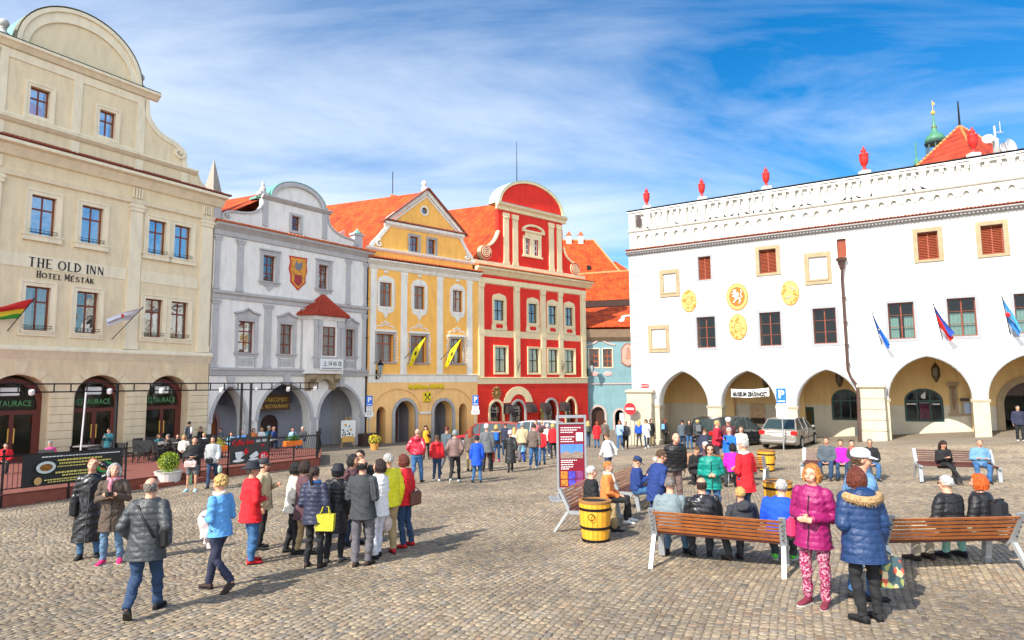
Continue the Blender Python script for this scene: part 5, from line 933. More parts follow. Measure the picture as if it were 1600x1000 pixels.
# real setts close to the viewer
def setts():
    rnd = random.Random(3); V, F, C, CNT = [], [], [], []
    def warp(u, v):     # u along a course, v across courses
        x = u*1.0+.35*math.sin(v*.35+1.0)+.12*math.sin(v*1.1+u*.3); y = v+.30*math.sin(u*.33+.5)+.10*math.sin(u*.9+v*.2)+.02*u*u*.2
        a = R(64); return x*math.cos(a)-y*math.sin(a), x*math.sin(a)+y*math.cos(a)
    a = R(64)
    v = -16.0; VEC = []
    pal = [(.40, .335, .25), (.37, .315, .24), (.34, .30, .25), (.42, .345, .25), (.38, .32, .26), (.31, .285, .255), (.44, .37, .275), (.40, .305, .22), (.38, .325, .245), (.36, .31, .25)]
    while v < 34:
        h = rnd.uniform(.074, .104); u = -10.0+rnd.random()*.1
        while u < 34:
            w = rnd.choice((rnd.uniform(.075, .12), rnd.uniform(.10, .16))); x, y = warp(u+w/2, v+h/2)
            if 3.4 < y < 31 and abs(x) < y*.83+.6:
                g = rnd.uniform(.002, .005); j = lambda: rnd.uniform(-.005, .005)
                q = [warp(u+g+j(), v+g+j()), warp(u+w-g+j(), v+g+j()), warp(u+w-g+j(), v+h-g+j()), warp(u+g+j(), v+h-g+j())]
                cx, cy = sum(p[0] for p in q)/4, sum(p[1] for p in q)/4; t = rnd.uniform(.004, .009)
                tx, ty = rnd.gauss(0, .035), rnd.gauss(0, .035); far = y > 13
                b0 = len(V); rr = [(1.0, 0.0), (.975, .65), (.88, 1.0)] if not far else [(1.0, 0.0), (.86, 1.0)]; nr_ = len(rr)
                # eight-sided rings so corners are worn round
                for k, hh in rr:
                    for i in range(4):
                        p, n_ = q[i], q[(i+1) % 4]; o_ = q[i-1]
                        for r_, s_ in ((o_, .26), (n_, .26)):
                            px = p[0]+(r_[0]-p[0])*s_; py = p[1]+(r_[1]-p[1])*s_; px = cx+(px-cx)*k; py = cy+(py-cy)*k
                            V.append((px, py, gz(px, py)+.003+hh*(t+tx*(px-cx)+ty*(py-cy))))
                V.append((cx, cy, gz(cx, cy)+.003+t*1.05)); CNT.append(nr_*8+1)
                for L_ in range(nr_-1):
                    for i in range(8): F.append((b0+L_*8+i, b0+L_*8+(i+1) % 8, b0+(L_+1)*8+(i+1) % 8, b0+(L_+1)*8+i))
                for i in range(8): F.append((b0+nr_*8-8+i, b0+nr_*8-8+(i+1) % 8, b0+nr_*8))
                c = rnd.choice(pal); k = rnd.uniform(.50, .79)*(.72 if rnd.random() < .05 else 1); C.append((c[0]*k*1.0, c[1]*k*.935, c[2]*k*.83, 1))
            u += w
        v += h
    me = bpy.data.meshes.new('cobblestones'); me.from_pydata(V, [], F); me.update()
    at = me.color_attributes.new('stone', 'FLOAT_COLOR', 'POINT'); at.data.foreach_set('color', np.repeat(np.array(C, dtype=np.float32), CNT, axis=0).ravel())
    me.polygons.foreach_set('use_smooth', [True]*len(F))
    m = bpy.data.materials.new('sett_stone'); m.use_nodes = True; nt = m.node_tree; b = nt.nodes['Principled BSDF']; l = nt.links
    ca = nn(nt, 'ShaderNodeVertexColor', layer_name='stone'); tc = nn(nt, 'ShaderNodeTexCoord'); n = nn(nt, 'ShaderNodeTexNoise'); n.inputs['Scale'].default_value = 22; n.inputs['Detail'].default_value = 5; l.new(tc.outputs['Object'], n.inputs[0])
    n3 = nn(nt, 'ShaderNodeTexNoise'); n3.inputs['Scale'].default_value = .5; n3.inputs['Detail'].default_value = 9; l.new(tc.outputs['Object'], n3.inputs[0])
    ad = nn(nt, 'ShaderNodeMath', operation='MULTIPLY'); l.new(n.outputs[0], ad.inputs[0]); l.new(n3.outputs[0], ad.inputs[1])
    mr = nn(nt, 'ShaderNodeMapRange'); mr.inputs[1].default_value = .1; mr.inputs[2].default_value = .4; mr.inputs[3].default_value = .52; mr.inputs[4].default_value = 1.38; l.new(ad.outputs[0], mr.inputs[0])
    s_ = nn(nt, 'ShaderNodeVectorMath', operation='SCALE'); l.new(ca.outputs[0], s_.inputs[0]); l.new(mr.outputs[0], s_.inputs['Scale']); l.new(s_.outputs[0], b.inputs['Base Color'])
    bp = nn(nt, 'ShaderNodeBump'); bp.inputs['Strength'].default_value = .5; bp.inputs['Distance'].default_value = .012; l.new(n.outputs[0], bp.inputs['Height']); l.new(bp.outputs[0], b.inputs['Normal']); b.inputs['Roughness'].default_value = .7
    me.materials.append(m); o = bpy.data.objects.new('cobblestones', me); COL.objects.link(o); tag(o, kind='structure'); return o
setts()
# ================================================================= TERRACE
def onat(o, x, y, dz=0): o.location = (x, y, gz(x, y)+dz); return o
M_BRICK = mat('terrace_brick', (.27, .075, .045), var=.35, vscale=5, bump=.4, bscale=20); M_DECK = mat('terrace_floor', (.20, .062, .045), var=.25, vscale=4)
FL = [(-17.2, 8.5), (-13.78, 17.59), (-13.0, 19.75), (-12.3, 21.6), (-11.1, 25.0), (-8.85, 29.7), (-10.9, 36.9), (-16.3, 41.3), (-18.5, 38.75), (-24.0, 29.8), (-34, 14)]
b = MB(); n = len(FL)
b.add([(x, y, gz(x, y)-.3) for x, y in FL]+[(x, y, gz(x, y)+.33) for x, y in FL], [tuple(range(n, 2*n))]+[(i, (i+1) % n, n+(i+1) % n, n+i) for i in range(n)])
tp = b.build('terrace_platform', M_BRICK, None); tag(tp, 'low red brick terrace platform in front of the hotel', 'terrace')
b = MB(); cxm, cym = -16, 26
b.add([(x+(cxm-x)*-.006, y+(cym-y)*-.006, gz(x, y)+.345) for x, y in FL]+[(x+(cxm-x)*-.006, y+(cym-y)*-.006, gz(x, y)+.375) for x, y in FL], [tuple(range(n, 2*n))]+[(i, (i+1) % n, n+(i+1) % n, n+i) for i in range(n)]); b.build('terrace_floor', M_DECK, tp)
b = MB(); b.add([(x+d, y+e, gz(x, y)+h) for h in (-.1, .17) for x, y, d, e in ((-12.35, 21.45, 0, 0), (-11.55, 23.8, 0, 0), (-11.55, 23.8, .42, -.16), (-12.35, 21.45, .42, -.16))], [(0, 1, 2, 3), (4, 5, 6, 7), (0, 1, 5, 4), (1, 2, 6, 5), (2, 3, 7, 6), (3, 0, 4, 7)]); b.build('step', M_BRICK, tp)
def lerp(p, q, t): return (p[0]+(q[0]-p[0])*t, p[1]+(q[1]-p[1])*t)
def railing(name, p, q, label, h=1.0, curly=False):
    L_ = math.hypot(q[0]-p[0], q[1]-p[1]); o = empty(name, (p[0], p[1], gz(*p)+.375), 0, label, 'railing', 'black iron terrace railings'); z0 = gz(*p); m = int(L_/.13)
    def pt(t, z): x, y = lerp(p, q, t); return (x-p[0], y-p[1], gz(x, y)-z0+z)
    b = MB(); b.tube([pt(t/8, h) for t in range(9)], .025, 6); b.tube([pt(t/8, .12) for t in range(9)], .015, 6); b.build('top_rail', M_IRON, o)
    for t in (0, .5, 1) if L_ > 2 else (0, 1): b = MB(); b.tube([pt(t, -.35), pt(t, h+.12)], .03, 6); b.ell(pt(t, h+.15), (.05, .05, .05), 6, 5); b.build('post', M_IRON, o)
    b = MB(); nx_ = (q[1]-p[1])/L_; ny_ = -(q[0]-p[0])/L_
    for i in range(1, m):
        t = i/m
        if curly: b.tube([(pt(t, z)[0]+nx_*k, pt(t, z)[1]+ny_*k, pt(t, z)[2]) for z, k in ((.1, 0), (.3, .09), (.55, .02), (.8, -.02), (1.0, .08), (1.1, .12))], .010, 4)
        else: b.tube([pt(t, .1), pt(t, h)], .010, 4)
    b.build('bars', M_IRON, o)
    return o
railing('iron_railing', lerp(FL[0], FL[1], .62), FL[1], 'black railing left of the menu banner'); railing('iron_railing', FL[1], (-12.5, 21.0), 'black railing carrying the menu banner')
railing('iron_railing', (-11.5, 23.9), (-11.0, 25.1), 'short railing right of the planter'); railing('iron_railing', (-11.0, 25.1), (-10.15, 27.0), 'black railing carrying the coffee banner')
railing('iron_railing', (-10.15, 27.0), (-8.95, 29.6), 'curved iron railing at the terrace right corner', curly=True); railing('iron_railing', (-8.95, 29.8), (-10.95, 36.8), 'iron railing along the terrace right end', curly=True)
def banner(name, p, q, z0, z1, m, label, cat):
    L_ = math.hypot(q[0]-p[0], q[1]-p[1]); o = empty(name, (p[0], p[1], gz(*p)+.375), math.atan2(q[1]-p[1], q[0]-p[0]), label, cat); sl = (gz(*q)-gz(*p))/L_
    b = MB(); N_ = 10; f_ = lambda x: .02*math.sin(x*3)
    b.loft([[(L_*i/N_, -.06+f_(L_*i/N_), z0+sl*L_*i/N_) for i in range(N_+1)], [(L_*i/N_, -.06+f_(L_*i/N_), z1+sl*L_*i/N_) for i in range(N_+1)]], closed=False, cap=False); b.build('banner_sheet', m, o)
    return o, L_, sl
M_YT = mat('print_yellow', (.72, .60, .16), var=.2, vscale=20); M_RT = mat('print_red', (.70, .015, .02), var=0); M_WT = mat('print_white', (.75, .75, .75), var=0)
bo, L_, sl = banner('menu_banner', (-13.62, 18.0), (-12.55, 20.85), .10, 1.0, mat('banner_black', (.02, .02, .018), rough=.6, var=.2), 'black menu banner with food plates and yellow print on the railing', 'banner')
rnd = random.Random(5)
def prow(b, x0, x1, z, h, y=-.1):
    x = x0
    while x < x1:
        w_ = rnd.uniform(.03, .09); b.box(x, min(x+w_, x1), y-.004, y+.004, z+sl*x, z+h+sl*x); x += w_+.025
b = MB(); prow(b, .5, 2.9, .90, .025); b.build('small_print', M_WT, bo)
b = MB(); prow(b, .95, 2.3, .77, .05); prow(b, 1.0, 2.6, .68, .045); prow(b, .95, 1.8, .60, .03); prow(b, .9, 2.1, .42, .05); prow(b, 1.1, 2.1, .34, .04); prow(b, .6, 2.05, .24, .035); prow(b, .7, 1.9, .18, .03); b.build('yellow_print', M_YT, bo)
for x, z, c in ((.62, .62, (.30, .42, .03)), (2.42, .48, (.05, .30, .06))):
    b = MB(); b.plate([(x+.27*math.cos(R(q)), z+sl*x+.17*math.sin(R(q))) for q in range(0, 360, 20)], [], -.115, -.10); pl_ = b.build('plate_picture', mat('plate_pale', (.6, .66, .62)) if x < 1 else mat('plate_green', (.04, .3, .08)), bo)
    b = MB(); b.plate([(x+.18*math.cos(R(q)), z+sl*x+.10*math.sin(R(q))) for q in range(0, 360, 20)], [], -.125, -.11); b.ell((x, -.12, z+sl*x), (.08, .012, .06), 8, 5); b.build('food_picture', mat('food_%d' % int(x), (.30, .12, .02) if x < 1 else (.6, .22, .04), var=.9, vscale=14), pl_)
b = MB(); b.ell((.42, -.11, .24), (.11, .012, .11), 12, 6); b.build('badge', mat('badge_tan', (.55, .33, .12)), bo)
bo, L_, sl = banner('coffee_banner', (-11.0, 25.12), (-10.2, 26.95), .08, 1.12, mat('banner_charcoal', (.045, .045, .045), rough=.6, var=.15), 'dark coffee banner with white cup, cake and red price splash', 'banner')
text_mesh('lettering', 'Coffee time', .3, M_RT, bo, (.62, -.1, .80), FLAT, .006, width=1.05); text_mesh('lettering', '10:00 - 18:00', .16, M_WT, bo, (1.55, -.1, .84), FLAT, .006, width=.55); text_mesh('lettering', 'jen', .16, M_RT, bo, (1.65, -.1, .66), FLAT, .006)
text_mesh('lettering', '+', .42, M_RT, bo, (.78, -.1, .38), FLAT, .006, bold=.02)
b = MB(); b.plate([(.22, .55), (.6, .55), (.56, .36), (.48, .25), (.34, .25), (.26, .36)][::-1], [], -.11, -.10); b.ell((.41, -.1, .21), (.3, .012, .06), 14, 5); b.tube([(.6, -.105, .5), (.68, -.105, .45), (.58, -.105, .36)], .02, 5); b.build('cup_print', M_WT, bo)
b = MB(); b.plate([(.95, .33), (1.3, .5), (1.42, .40), (1.4, .3), (1.05, .2)], [], -.11, -.10); b.ell((1.18, -.1, .19), (.28, .012, .05), 14, 5); b.build('cake_print', M_WT, bo)
b = MB(); b.ell((1.72, -.1, .27), (.26, .012, .17), 14, 6); sp = b.build('price_splash', M_RT, bo); text_mesh('lettering', '85,-', .24, M_WT, sp, (1.73, -.125, .19), FLAT, .006)
# pergola truss
PP = [(-20.5, 22.0), (-17.2, 28.0), (-13.0, 32.0), (-10.9, 36.0)]
PG = empty('pergola_frame', (0, 0, 0), 0, 'dark steel pergola beam on posts across the terrace', 'pergola')
b = MB()
for p, q in zip(PP[:-1], PP[1:]):
    for z in (2.18, 2.50): b.tube([(p[0], p[1], z), (q[0], q[1], z)], .027, 4)
    d_ = math.hypot(q[0]-p[0], q[1]-p[1]); k = int(d_/.62)
    for i in range(k+1): x, y = lerp(p, q, i/k); b.tube([(x, y, 2.18), (x, y, 2.5)], .03, 4)
b.build('truss_beam', M_IRON, PG)
for x, y in ((-17.2, 28.0), (-13.0, 32.0), (-14.3, 34.0)): b = MB(); b.box(x-.048, x+.048, y-.048, y+.048, gz(x, y)+.3, 2.5); b.build('post', M_IRON, PG)
b = MB(); b.tube([(-18.2, 27.3, gz(-18, 27)+.3), (-18.05, 27.25, 2.2)], .035, 8); tag(b.build('parasol_pole', mat('white_metal', (.7, .7, .7), rough=.35, metal=.3), None), 'slim white pole left of the dark pergola post', 'pole')
for i, t in enumerate((.06, .3, .52, .75, .95)):
    for j, (p, q) in enumerate(zip(PP[:-1], PP[1:])):
        if (i+j) % 2: continue
        x, y = lerp(p, q, t); b = MB(); b.bev(-.08, .08, -.08, .08, -.16, .06, .02); o = b.build('spotlight', M_WFR, None); o.location = (x+.05, y-.06, 2.22); o.rotation_euler = (.4, .2, 0); tag(o, 'small white spotlight hanging under the pergola beam', 'spotlight', 'spotlights on the pergola beam')
# terrace chairs and tables
M_CH = mat('black_rattan', (.018, .018, .02), rough=.7, var=.3, vscale=30, bump=.3, bscale=80); M_TT = mat('table_top_grey', (.20, .19, .18), rough=.4, var=.2)
def chair():
    o = empty('cafe_chair', (0, 0, 0)); b = MB(); b.bev(-.24, .24, -.24, .24, .41, .47, .02); b.build('seat', M_CH, o)
    b = MB(); b.loft([[(-.23, .20, .47), (.23, .20, .47), (.23, .24, .47), (-.23, .24, .47)], [(-.24, .28, .92), (.24, .28, .92), (.24, .31, .92), (-.24, .31, .92)]]); b.build('backrest', M_CH, o)
    for x in (-.21, .21):
        for y in (-.21, .21): b = MB(); b.tube([(x, y, 0), (x, y, .42)], .02, 6); b.build('leg', M_CH, o)
        b = MB(); b.tube([(x*1.12, .24, .68), (x*1.12, -.2, .68), (x*1.1, -.22, .44)], .02, 6); b.build('armrest', M_CH, o)
    return o
CH = [(-15.75, 29.0, 2.6), (-16.7, 29.4, .4), (-17.6, 30.6, -1.2), (-19.1, 34.2, .5), (-17.9, 33.6, 2.9), (-16.9, 35.2, 1.4), (-15.9, 34.6, -.6), (-18.6, 29.6, .3), (-19.6, 30.6, 1.9), (-16.2, 22.4, .3), (-15.4, 24.2, 3.0), (-14.3, 30.2, .8), (-13.2, 34.6, -1.0), (-17.4, 37.2, .3), (-14.6, 36.5, 1.5), (-20.3, 32.0, -1.4), (-18.3, 35.4, 2.4), (-14.9, 31.6, -2.2), (-17.0, 31.9, .2), (-18.0, 31.4, 2.8), (-16.2, 32.4, -1.0), (-18.9, 32.9, .9), (-17.3, 33.0, 1.8), (-15.4, 30.6, .3), (-16.9, 28.3, 2.9), (-18.1, 28.6, -.4)]
c0 = chair()
for i, (x, y, r) in enumerate(CH):
    c = c0 if i == 0 else copy_tree(c0); onat(c, x, y, .375); c.rotation_euler.z = r; tag(c, 'black rattan cafe chair on the hotel terrace', 'chair', 'black chairs on the terrace')
def table():
    o = empty('cafe_table', (0, 0, 0)); b = MB(); b.bev(-.42, .42, -.42, .42, .72, .76, .015); b.build('table_top', M_TT, o); b = MB(); b.tube([(0, 0, 0), (0, 0, .72)], .035, 8); b.build('leg', M_IRON, o); b = MB(); b.bev(-.26, .26, -.26, .26, 0, .03, .01); b.build('base', M_IRON, o); return o
t0 = table()
for i, (x, y) in enumerate([(-16.6, 30.2), (-17.8, 34.6), (-19.4, 29.4), (-15.9, 23.3), (-13.9, 31.0), (-13.9, 35.8), (-16.5, 36.4), (-12.2, 32.2), (-17.6, 32.3), (-15.9, 31.5)]):
    c = t0 if i == 0 else copy_tree(t0); onat(c, x, y, .375); tag(c, 'grey topped square cafe table on the hotel terrace', 'table', 'tables on the terrace')
# planters
def leafball(c, r, n, rs, fl=(1, 1, 1), seed=1, shell=.55):
    rd = random.Random(seed); b = MB()
    for i in range(n):
        d = Vector((rd.gauss(0, 1), rd.gauss(0, 1), rd.gauss(0, 1))).normalized(); p = Vector(c)+Vector((d.x*fl[0], d.y*fl[1], d.z*fl[2]))*r*(shell+(1-shell)*rd.random()**.5)
        a = Vector((rd.gauss(0, 1), rd.gauss(0, 1), rd.gauss(0, 1))).normalized(); t = (d*.6+a).normalized(); s_ = t.cross(Vector((.3, .2, 1))).normalized()
        b.add([p-t*rs, p+s_*rs*.45, p+t*rs, p-s_*rs*.45], [(0, 1, 2, 3)])
    return b
M_LEAF = mat('bright_shrub_leaf', (.34, .46, .03), rough=.6, var=.5, vscale=9)
o = empty('potted_shrub', (-11.9, 22.5, gz(-12, 22.5)), .5, 'clipped bright green ball shrub in a white pot by the terrace steps', 'potted shrub')
b = MB(); b.lathe([(.30, 0), (.36, .1), (.42, .42), (.46, .5), (.40, .5), (.38, .42)], (0, 0, 0), 20); b.build('pot', mat('white_pot', (.62, .60, .56), var=.15), o, smooth=False)
leafball((0, 0, .80), .36, 1500, .035, seed=2).build('foliage', M_LEAF, o); b = MB(); b.tube([(0, 0, .3), (0, 0, .6)], .03, 6); b.ell((0, 0, .8), (.25, .25, .25)); b.build('stem', mat('stem_green', (.05, .07, .02)), o)
b = MB(); b.box(-.02, .02, -.1, .1, 0, 1.15); o = b.build('signpost_board', mat('pale_green_board', (.45, .70, .35)), None); onat(o, -11.35, 22.9); tag(o, 'narrow pale green board beside the white shrub pot', 'board')
o = empty('dark_planter', (-10.25, 46.2, gz(-10.2, 46.2)), .7, 'dark brown wooden planter box at the corner of the grey house', 'planter'); b = MB(); b.bev(-.65, .65, -.45, .45, 0, .9, .03)
for k in range(4): b.box(-.67, .67, -.47, .47, .15+k*.2, .17+k*.2)
b.build('box', mat('dark_planter_wood', (.055, .028, .022), var=.2), o)
o = empty('flower_pot', (-8.84, 41.4, gz(-8.84, 41.4)), 0, 'small pot of yellow flowers standing on the cobbles', 'flower pot'); b = MB(); b.lathe([(.22, 0), (.30, .42), (.33, .45), (.3, .45)], (0, 0, 0), 14); b.build('pot', mat('orange_pot', (.55, .26, .06)), o)
leafball((0, 0, .68), .42, 260, .08, (1, 1, .7), 4, .2).build('flowers', mat('yellow_petals', (.80, .62, .05), var=.3, vscale=20), o); leafball((0, 0, .6), .4, 200, .09, (1, 1, .6), 5, .2).build('leaves', mat('pale_leaves', (.30, .36, .10)), o)
o = empty('flower_box', (-9.65, 28.1, gz(-9.6, 28.1)+1.0), 1.1, 'orange flower box with green plants hung on the terrace railing', 'flower box'); b = MB(); b.bev(-.5, .5, -.26, -.06, -.0, .24, .03); b.build('box', mat('orange_box', (.75, .17, .02)), o); leafball((0, -.15, .3), .3, 300, .05, (1.5, .5, .5), 6, .1).build('plants', mat('green_plant', (.06, .17, .02), var=.4), o)
o = empty('flower_box', (-11.25, 24.5, gz(-11.2, 24.5)+1.0), 1.15, 'terracotta flower box by the railing gate behind the tourists', 'flower box'); b = MB(); b.bev(-.4, .4, -.26, -.06, -.0, .24, .03); b.build('box', mat('orange_box', (.75, .17, .02)), o); leafball((0, -.15, .3), .3, 300, .05, (1.3, .5, .7), 7, .1).build('plants', mat('yellow_green_plant', (.5, .45, .06), var=.4), o)
# easel
o = empty('easel', (-11.6, 45.6, gz(-11.6, 45.6)), R(25), 'wooden easel with white picture board in front of the grey arcade', 'easel'); M_EA = mat('easel_wood', (.62, .34, .08))
for x in (-.45, .45): b = MB(); b.tube([(x, 0, 0), (x*.25, .05, 2.1)], .03, 5); b.build('leg', M_EA, o)
b = MB(); b.tube([(0, .6, 0), (0, .05, 2.0)], .03, 5); b.build('leg', M_EA, o); b = MB(); b.box(-.42, .42, -.08, 0, .35, .75); b.build('shelf', M_EA, o)
b = MB(); b.box(-.5, .5, -.06, -.02, .65, 1.85); bd = b.build('board', mat('board_white', (.7, .7, .66)), o)
b = MB(); rd = random.Random(9)
for k in range(16): x, z = rd.uniform(-.38, .38), rd.uniform(.8, 1.65); b.ell((x, -.065, z), (rd.uniform(.03, .1), .006, rd.uniform(.02, .08)), 7, 4)
b.build('ink_drawing', mat('ink', (.05, .045, .04)), bd); b = MB(); b.ell((-.2, -.065, 1.55), (.12, .007, .07), 8, 4); b.ell((.2, -.065, 1.2), (.09, .007, .09), 8, 4); b.build('orange_drawing', mat('ochre_ink', (.7, .35, .08)), bd)
# ================================================================= FURNITURE OF THE SQUARE
M_SL = mat('orange_bench_slat', (.40, .125, .03), rough=.4, var=.4, vscale=6); M_SLD = mat('dark_bench_slat', (.085, .025, .018), rough=.45, var=.3); M_GAL = mat('galvanised_steel', (.32, .335, .35), rough=.45, var=.15, metal=.35)
def bench(L_=1.76):
    o = empty('park_bench', (0, 0, 0))
    b = MB()
    for k in range(5): y = -.22+k*.105; b.bev(-L_/2, L_/2, y, y+.085, .43, .47, .012)
    b.build('seat', M_SLD, o); b = MB()
    for k in range(6):
        y = .33+k*.032; z = .48+k*.056; b.loft([[(-L_/2, y, z), (-L_/2, y+.028, z-.004), (-L_/2, y+.048, z+.030), (-L_/2, y+.02, z+.034)], [(L_/2, y, z), (L_/2, y+.028, z-.004), (L_/2, y+.048, z+.030), (L_/2, y+.02, z+.034)]])
    b.build('backrest', M_SL, o); b = MB(); y = .28; b.bev(-L_/2, L_/2, y, y+.05, .43, .49, .012); b.build('lower_rail', M_SLD, o)
    for s in (-1, 1):
        x = s*(L_/2+.02); b = MB(); w_ = .045
        b.loft([[(x-w_, -.24, .40), (x+w_, -.24, .40), (x+w_, -.24, .44), (x-w_, -.24, .44)], [(x-w_, .30, .37), (x+w_, .30, .37), (x+w_, .32, .44), (x-w_, .32, .44)], [(x-w_, .36, .42), (x+w_, .36, .42), (x+w_, .32, .50), (x-w_, .32, .50)], [(x-w_, .55, .83), (x+w_, .55, .83), (x+w_, .50, .84), (x-w_, .50, .84)]]); b.build('side_frame', M_GAL, o)
        b = MB(); b.loft([[(x-.045, -.2, 0), (x+.045, -.2, 0), (x+.045, -.12, 0), (x-.045, -.12, 0)], [(x-.045, -.14, .40), (x+.045, -.14, .40), (x+.045, -.05, .40), (x-.045, -.05, .40)]]); b.build('leg', M_GAL, o)
        b = MB(); b.loft([[(x-.03, .62, 0), (x+.03, .62, 0), (x+.03, .68, 0), (x-.03, .68, 0)], [(x-.03, .32, .42), (x+.03, .32, .42), (x+.03, .39, .42), (x-.03, .39, .42)]]); b.build('leg', mat('pale_steel', (.40, .41, .42), rough=.4, metal=.3, var=.1), o)
        b = MB()
        for k in range(5): b.ell((x+s*.0, .575+k*-.038, .79-k*.07), (.012, .012, .012), 6, 4)
        b.build('bolts', M_IRON, o)
    return o
b0_ = bench()
# position is the seat centre; rotation turns the local -Y (the way a sitter faces)
BN = [(3.09, 9.88, -25+180, 'slatted bench nearest the viewer, seen from behind with four sitters'), (5.86, 9.25, 3+180, 'slatted bench at the right edge, seen from behind with two sitters'), (1.74, 13.25, 66, 'bench left of the wooden barrel, seen end on with two sitters'),
      (3.15, 15.8, 62, 'bench behind the navy jackets in the middle of the square'), (12.0, 17.6, -20, 'dark bench with two sitters near the right arches'), (9.6, 19.4, -32, 'bench with four sitters in front of the silver car'), (5.7, 20.0, -35, 'bench hidden among the standing crowd'), (6.9, 20.2, 150, 'bench under the person in magenta fleece')]
for i, (x, y, a, lab) in enumerate(BN):
    c = b0_ if i == 0 else copy_tree(b0_); onat(c, x, y); c.rotation_euler.z = R(a); tag(c, lab, 'bench', 'slatted benches on the square')
    if i in (4, 5):
        for ch in _kids[c.name] if c.name in _kids else []:
            if ch.name.startswith('backrest'): ch.data = ch.data.copy(); ch.data.materials[0] = M_SLD
def barrel():
    o = empty('wooden_barrel', (0, 0, 0)); m = mat('yellow_barrel_wood', (.78, .37, .03), rough=.5, var=.3, vscale=4); n = 20; b = MB()
    for k in range(n):
        a0, a1 = 2*math.pi*(k+.04)/n, 2*math.pi*(k+.96)/n
        b.loft([[(r*math.cos(a), r*math.sin(a), z) for a, r in ((a0, r0), (a1, r0), (a1, r0-.03), (a0, r0-.03))] for r0, z in ((.235, .03), (.275, .40), (.288, .70))])
    b.build('staves', m, o)
    for z, r in ((.02, .24), (.24, .262), (.56, .284)): b = MB(); b.lathe([(r-.01, z), (r+.006, z), (r+.012, z+.045), (r-.01, z+.045)], (0, 0, 0), 32); b.build('hoop', M_IRON, o)
    b = MB(); b.lathe([(.2, .1), (.25, .7)], (0, 0, 0), 16); b.build('liner', M_DARK, o); b = MB(); b.lathe([(.292, .68), (.298, .72), (.24, .73), (.24, .68)], (0, 0, 0), 24); b.build('rim', mat('rim_wood', (.30, .14, .04)), o)
    b = MB(); b.tube([(-.1+.055*math.cos(R(q)), -.30, .47+.055*math.sin(R(q))) for q in range(0, 361, 30)], .008, 5); b.build('ring_pull', M_IRON, o); return o
w0 = barrel()
for i, (x, y, lab) in enumerate([(1.46, 11.75, 'wooden barrel bin with black hoops beside the left bench'), (8.68, 22.3, 'farther wooden barrel bin below the silver car'), (5.56, 13.75, 'wooden barrel bin behind the sitter in royal blue, mostly hidden')]):
    c = w0 if i == 0 else copy_tree(w0); onat(c, x, y); c.rotation_euler.z = i*1.1; tag(c, lab, 'barrel', 'yellow wooden barrel bins')
# poster stand
o = empty('poster_stand', (1.55, 17.2, gz(1.55, 17.2)), R(4), 'tall aluminium poster stand with maroon town poster', 'poster stand')
b = MB(); b.bev(-.40, -.34, -.05, .05, 0, 2.18, .01); b.bev(.34, .40, -.05, .05, 0, 2.18, .01); b.bev(-.34, .34, -.045, .045, 2.10, 2.18, .01); b.bev(-.34, .34, -.045, .045, 1.94, 1.98, .01); b.bev(-.34, .34, -.045, .045, .22, .30, .01); b.build('frame', M_GAL, o)
b = MB(); b.bev(-.62, .2, -.5, .25, 0, .05, .015); b.build('base_plate', M_GAL, o)
b = MB(); b.box(-.335, .335, -.02, .02, .302, 1.938); ps = b.build('poster', mat('poster_maroon', (.20, .008, .022), rough=.4, var=.05), o)
b = MB(); b.box(-.3, .3, -.028, -.021, 1.10, 1.42); b.build('poster_sky', mat('poster_blue', (.08, .22, .60), var=.3, vscale=5), ps); b = MB(); b.plate([(-.3, 1.05), (.3, 1.05), (.3, 1.2), (.1, 1.24), (0, 1.18), (-.15, 1.25), (-.3, 1.18)], [], -.034, -.03); b.build('poster_town', mat('poster_town', (.30, .22, .18), var=.9, vscale=25), ps)
b = MB()
for k, (w_, z) in enumerate([(.5, 1.84), (.42, 1.78), (.3, 1.72), (.36, 1.6), (.28, 1.54), (.33, 1.48), (.4, .99), (.3, .94), (.34, .88), (.3, .82), (.2, .77)]):
    x = -.29
    while x < -.29+w_: q = rnd.uniform(.02, .06); b.box(x, x+q, -.03, -.022, z, z+.022); x += q+.015
b.box(.12, .3, -.03, -.022, 1.5, 1.72); b.build('poster_print', M_WT, ps)
for i in range(3):
    b = MB(); b.box(-.3+i*.205, -.12+i*.205, -.03, -.022, .52, .72); b.box(-.3+i*.205, -.12+i*.205, -.03, -.022, .34, .5); b.build('poster_photo', mat('poster_photo_%d' % i, [(.5, .2, .03), (.08, .06, .5), (.25, .05, .2)][i], var=1, vscale=14), ps)
# signs
M_SB = mat('sign_blue', (.01, .14, .62), var=0, rough=.4); M_SW = mat('sign_white', (.75, .75, .72), var=0)
def psign(x, y, top, rz, lab, plates=((.42, .28), (.42, .22)), face=0.0):
    z = gz(x, y); o = empty('parking_sign', (x, y, z), rz, lab, 'road sign', 'parking signs around the square'); t = top-z
    b = MB(); b.tube([(0, .04, -.1), (0, .04, t)], .03, 8); b.build('pole', M_GAL, o)
    b = MB(); b.bev(-.22, .22, -.01, .01, t-.72, t, .008); pn = b.build('sign_panel', M_SB, o); text_mesh('lettering', 'P', .52, M_SW, pn, (0, -.02, t-.46), FLAT, .004, bold=.015); b = MB(); b.box(-.16, .16, -.018, -.012, t-.64, t-.59); b.build('small_print', M_SW, pn)
    zz = t-.75
    for w_, h in plates:
        b = MB(); b.bev(-w_/2, w_/2, -.01, .01, zz-h, zz, .008); p_ = b.build('sign_plate', M_SW, o); b = MB()
        for k in range(max(1, int(h/.1))): b.box(-w_*.32, -.03, -.018, -.012, zz-.08-k*.1, zz-.05-k*.1); b.box(.01, w_*.3, -.018, -.012, zz-.08-k*.1, zz-.05-k*.1)
        b.build('small_print', M_BLACK, p_); zz -= h+.02
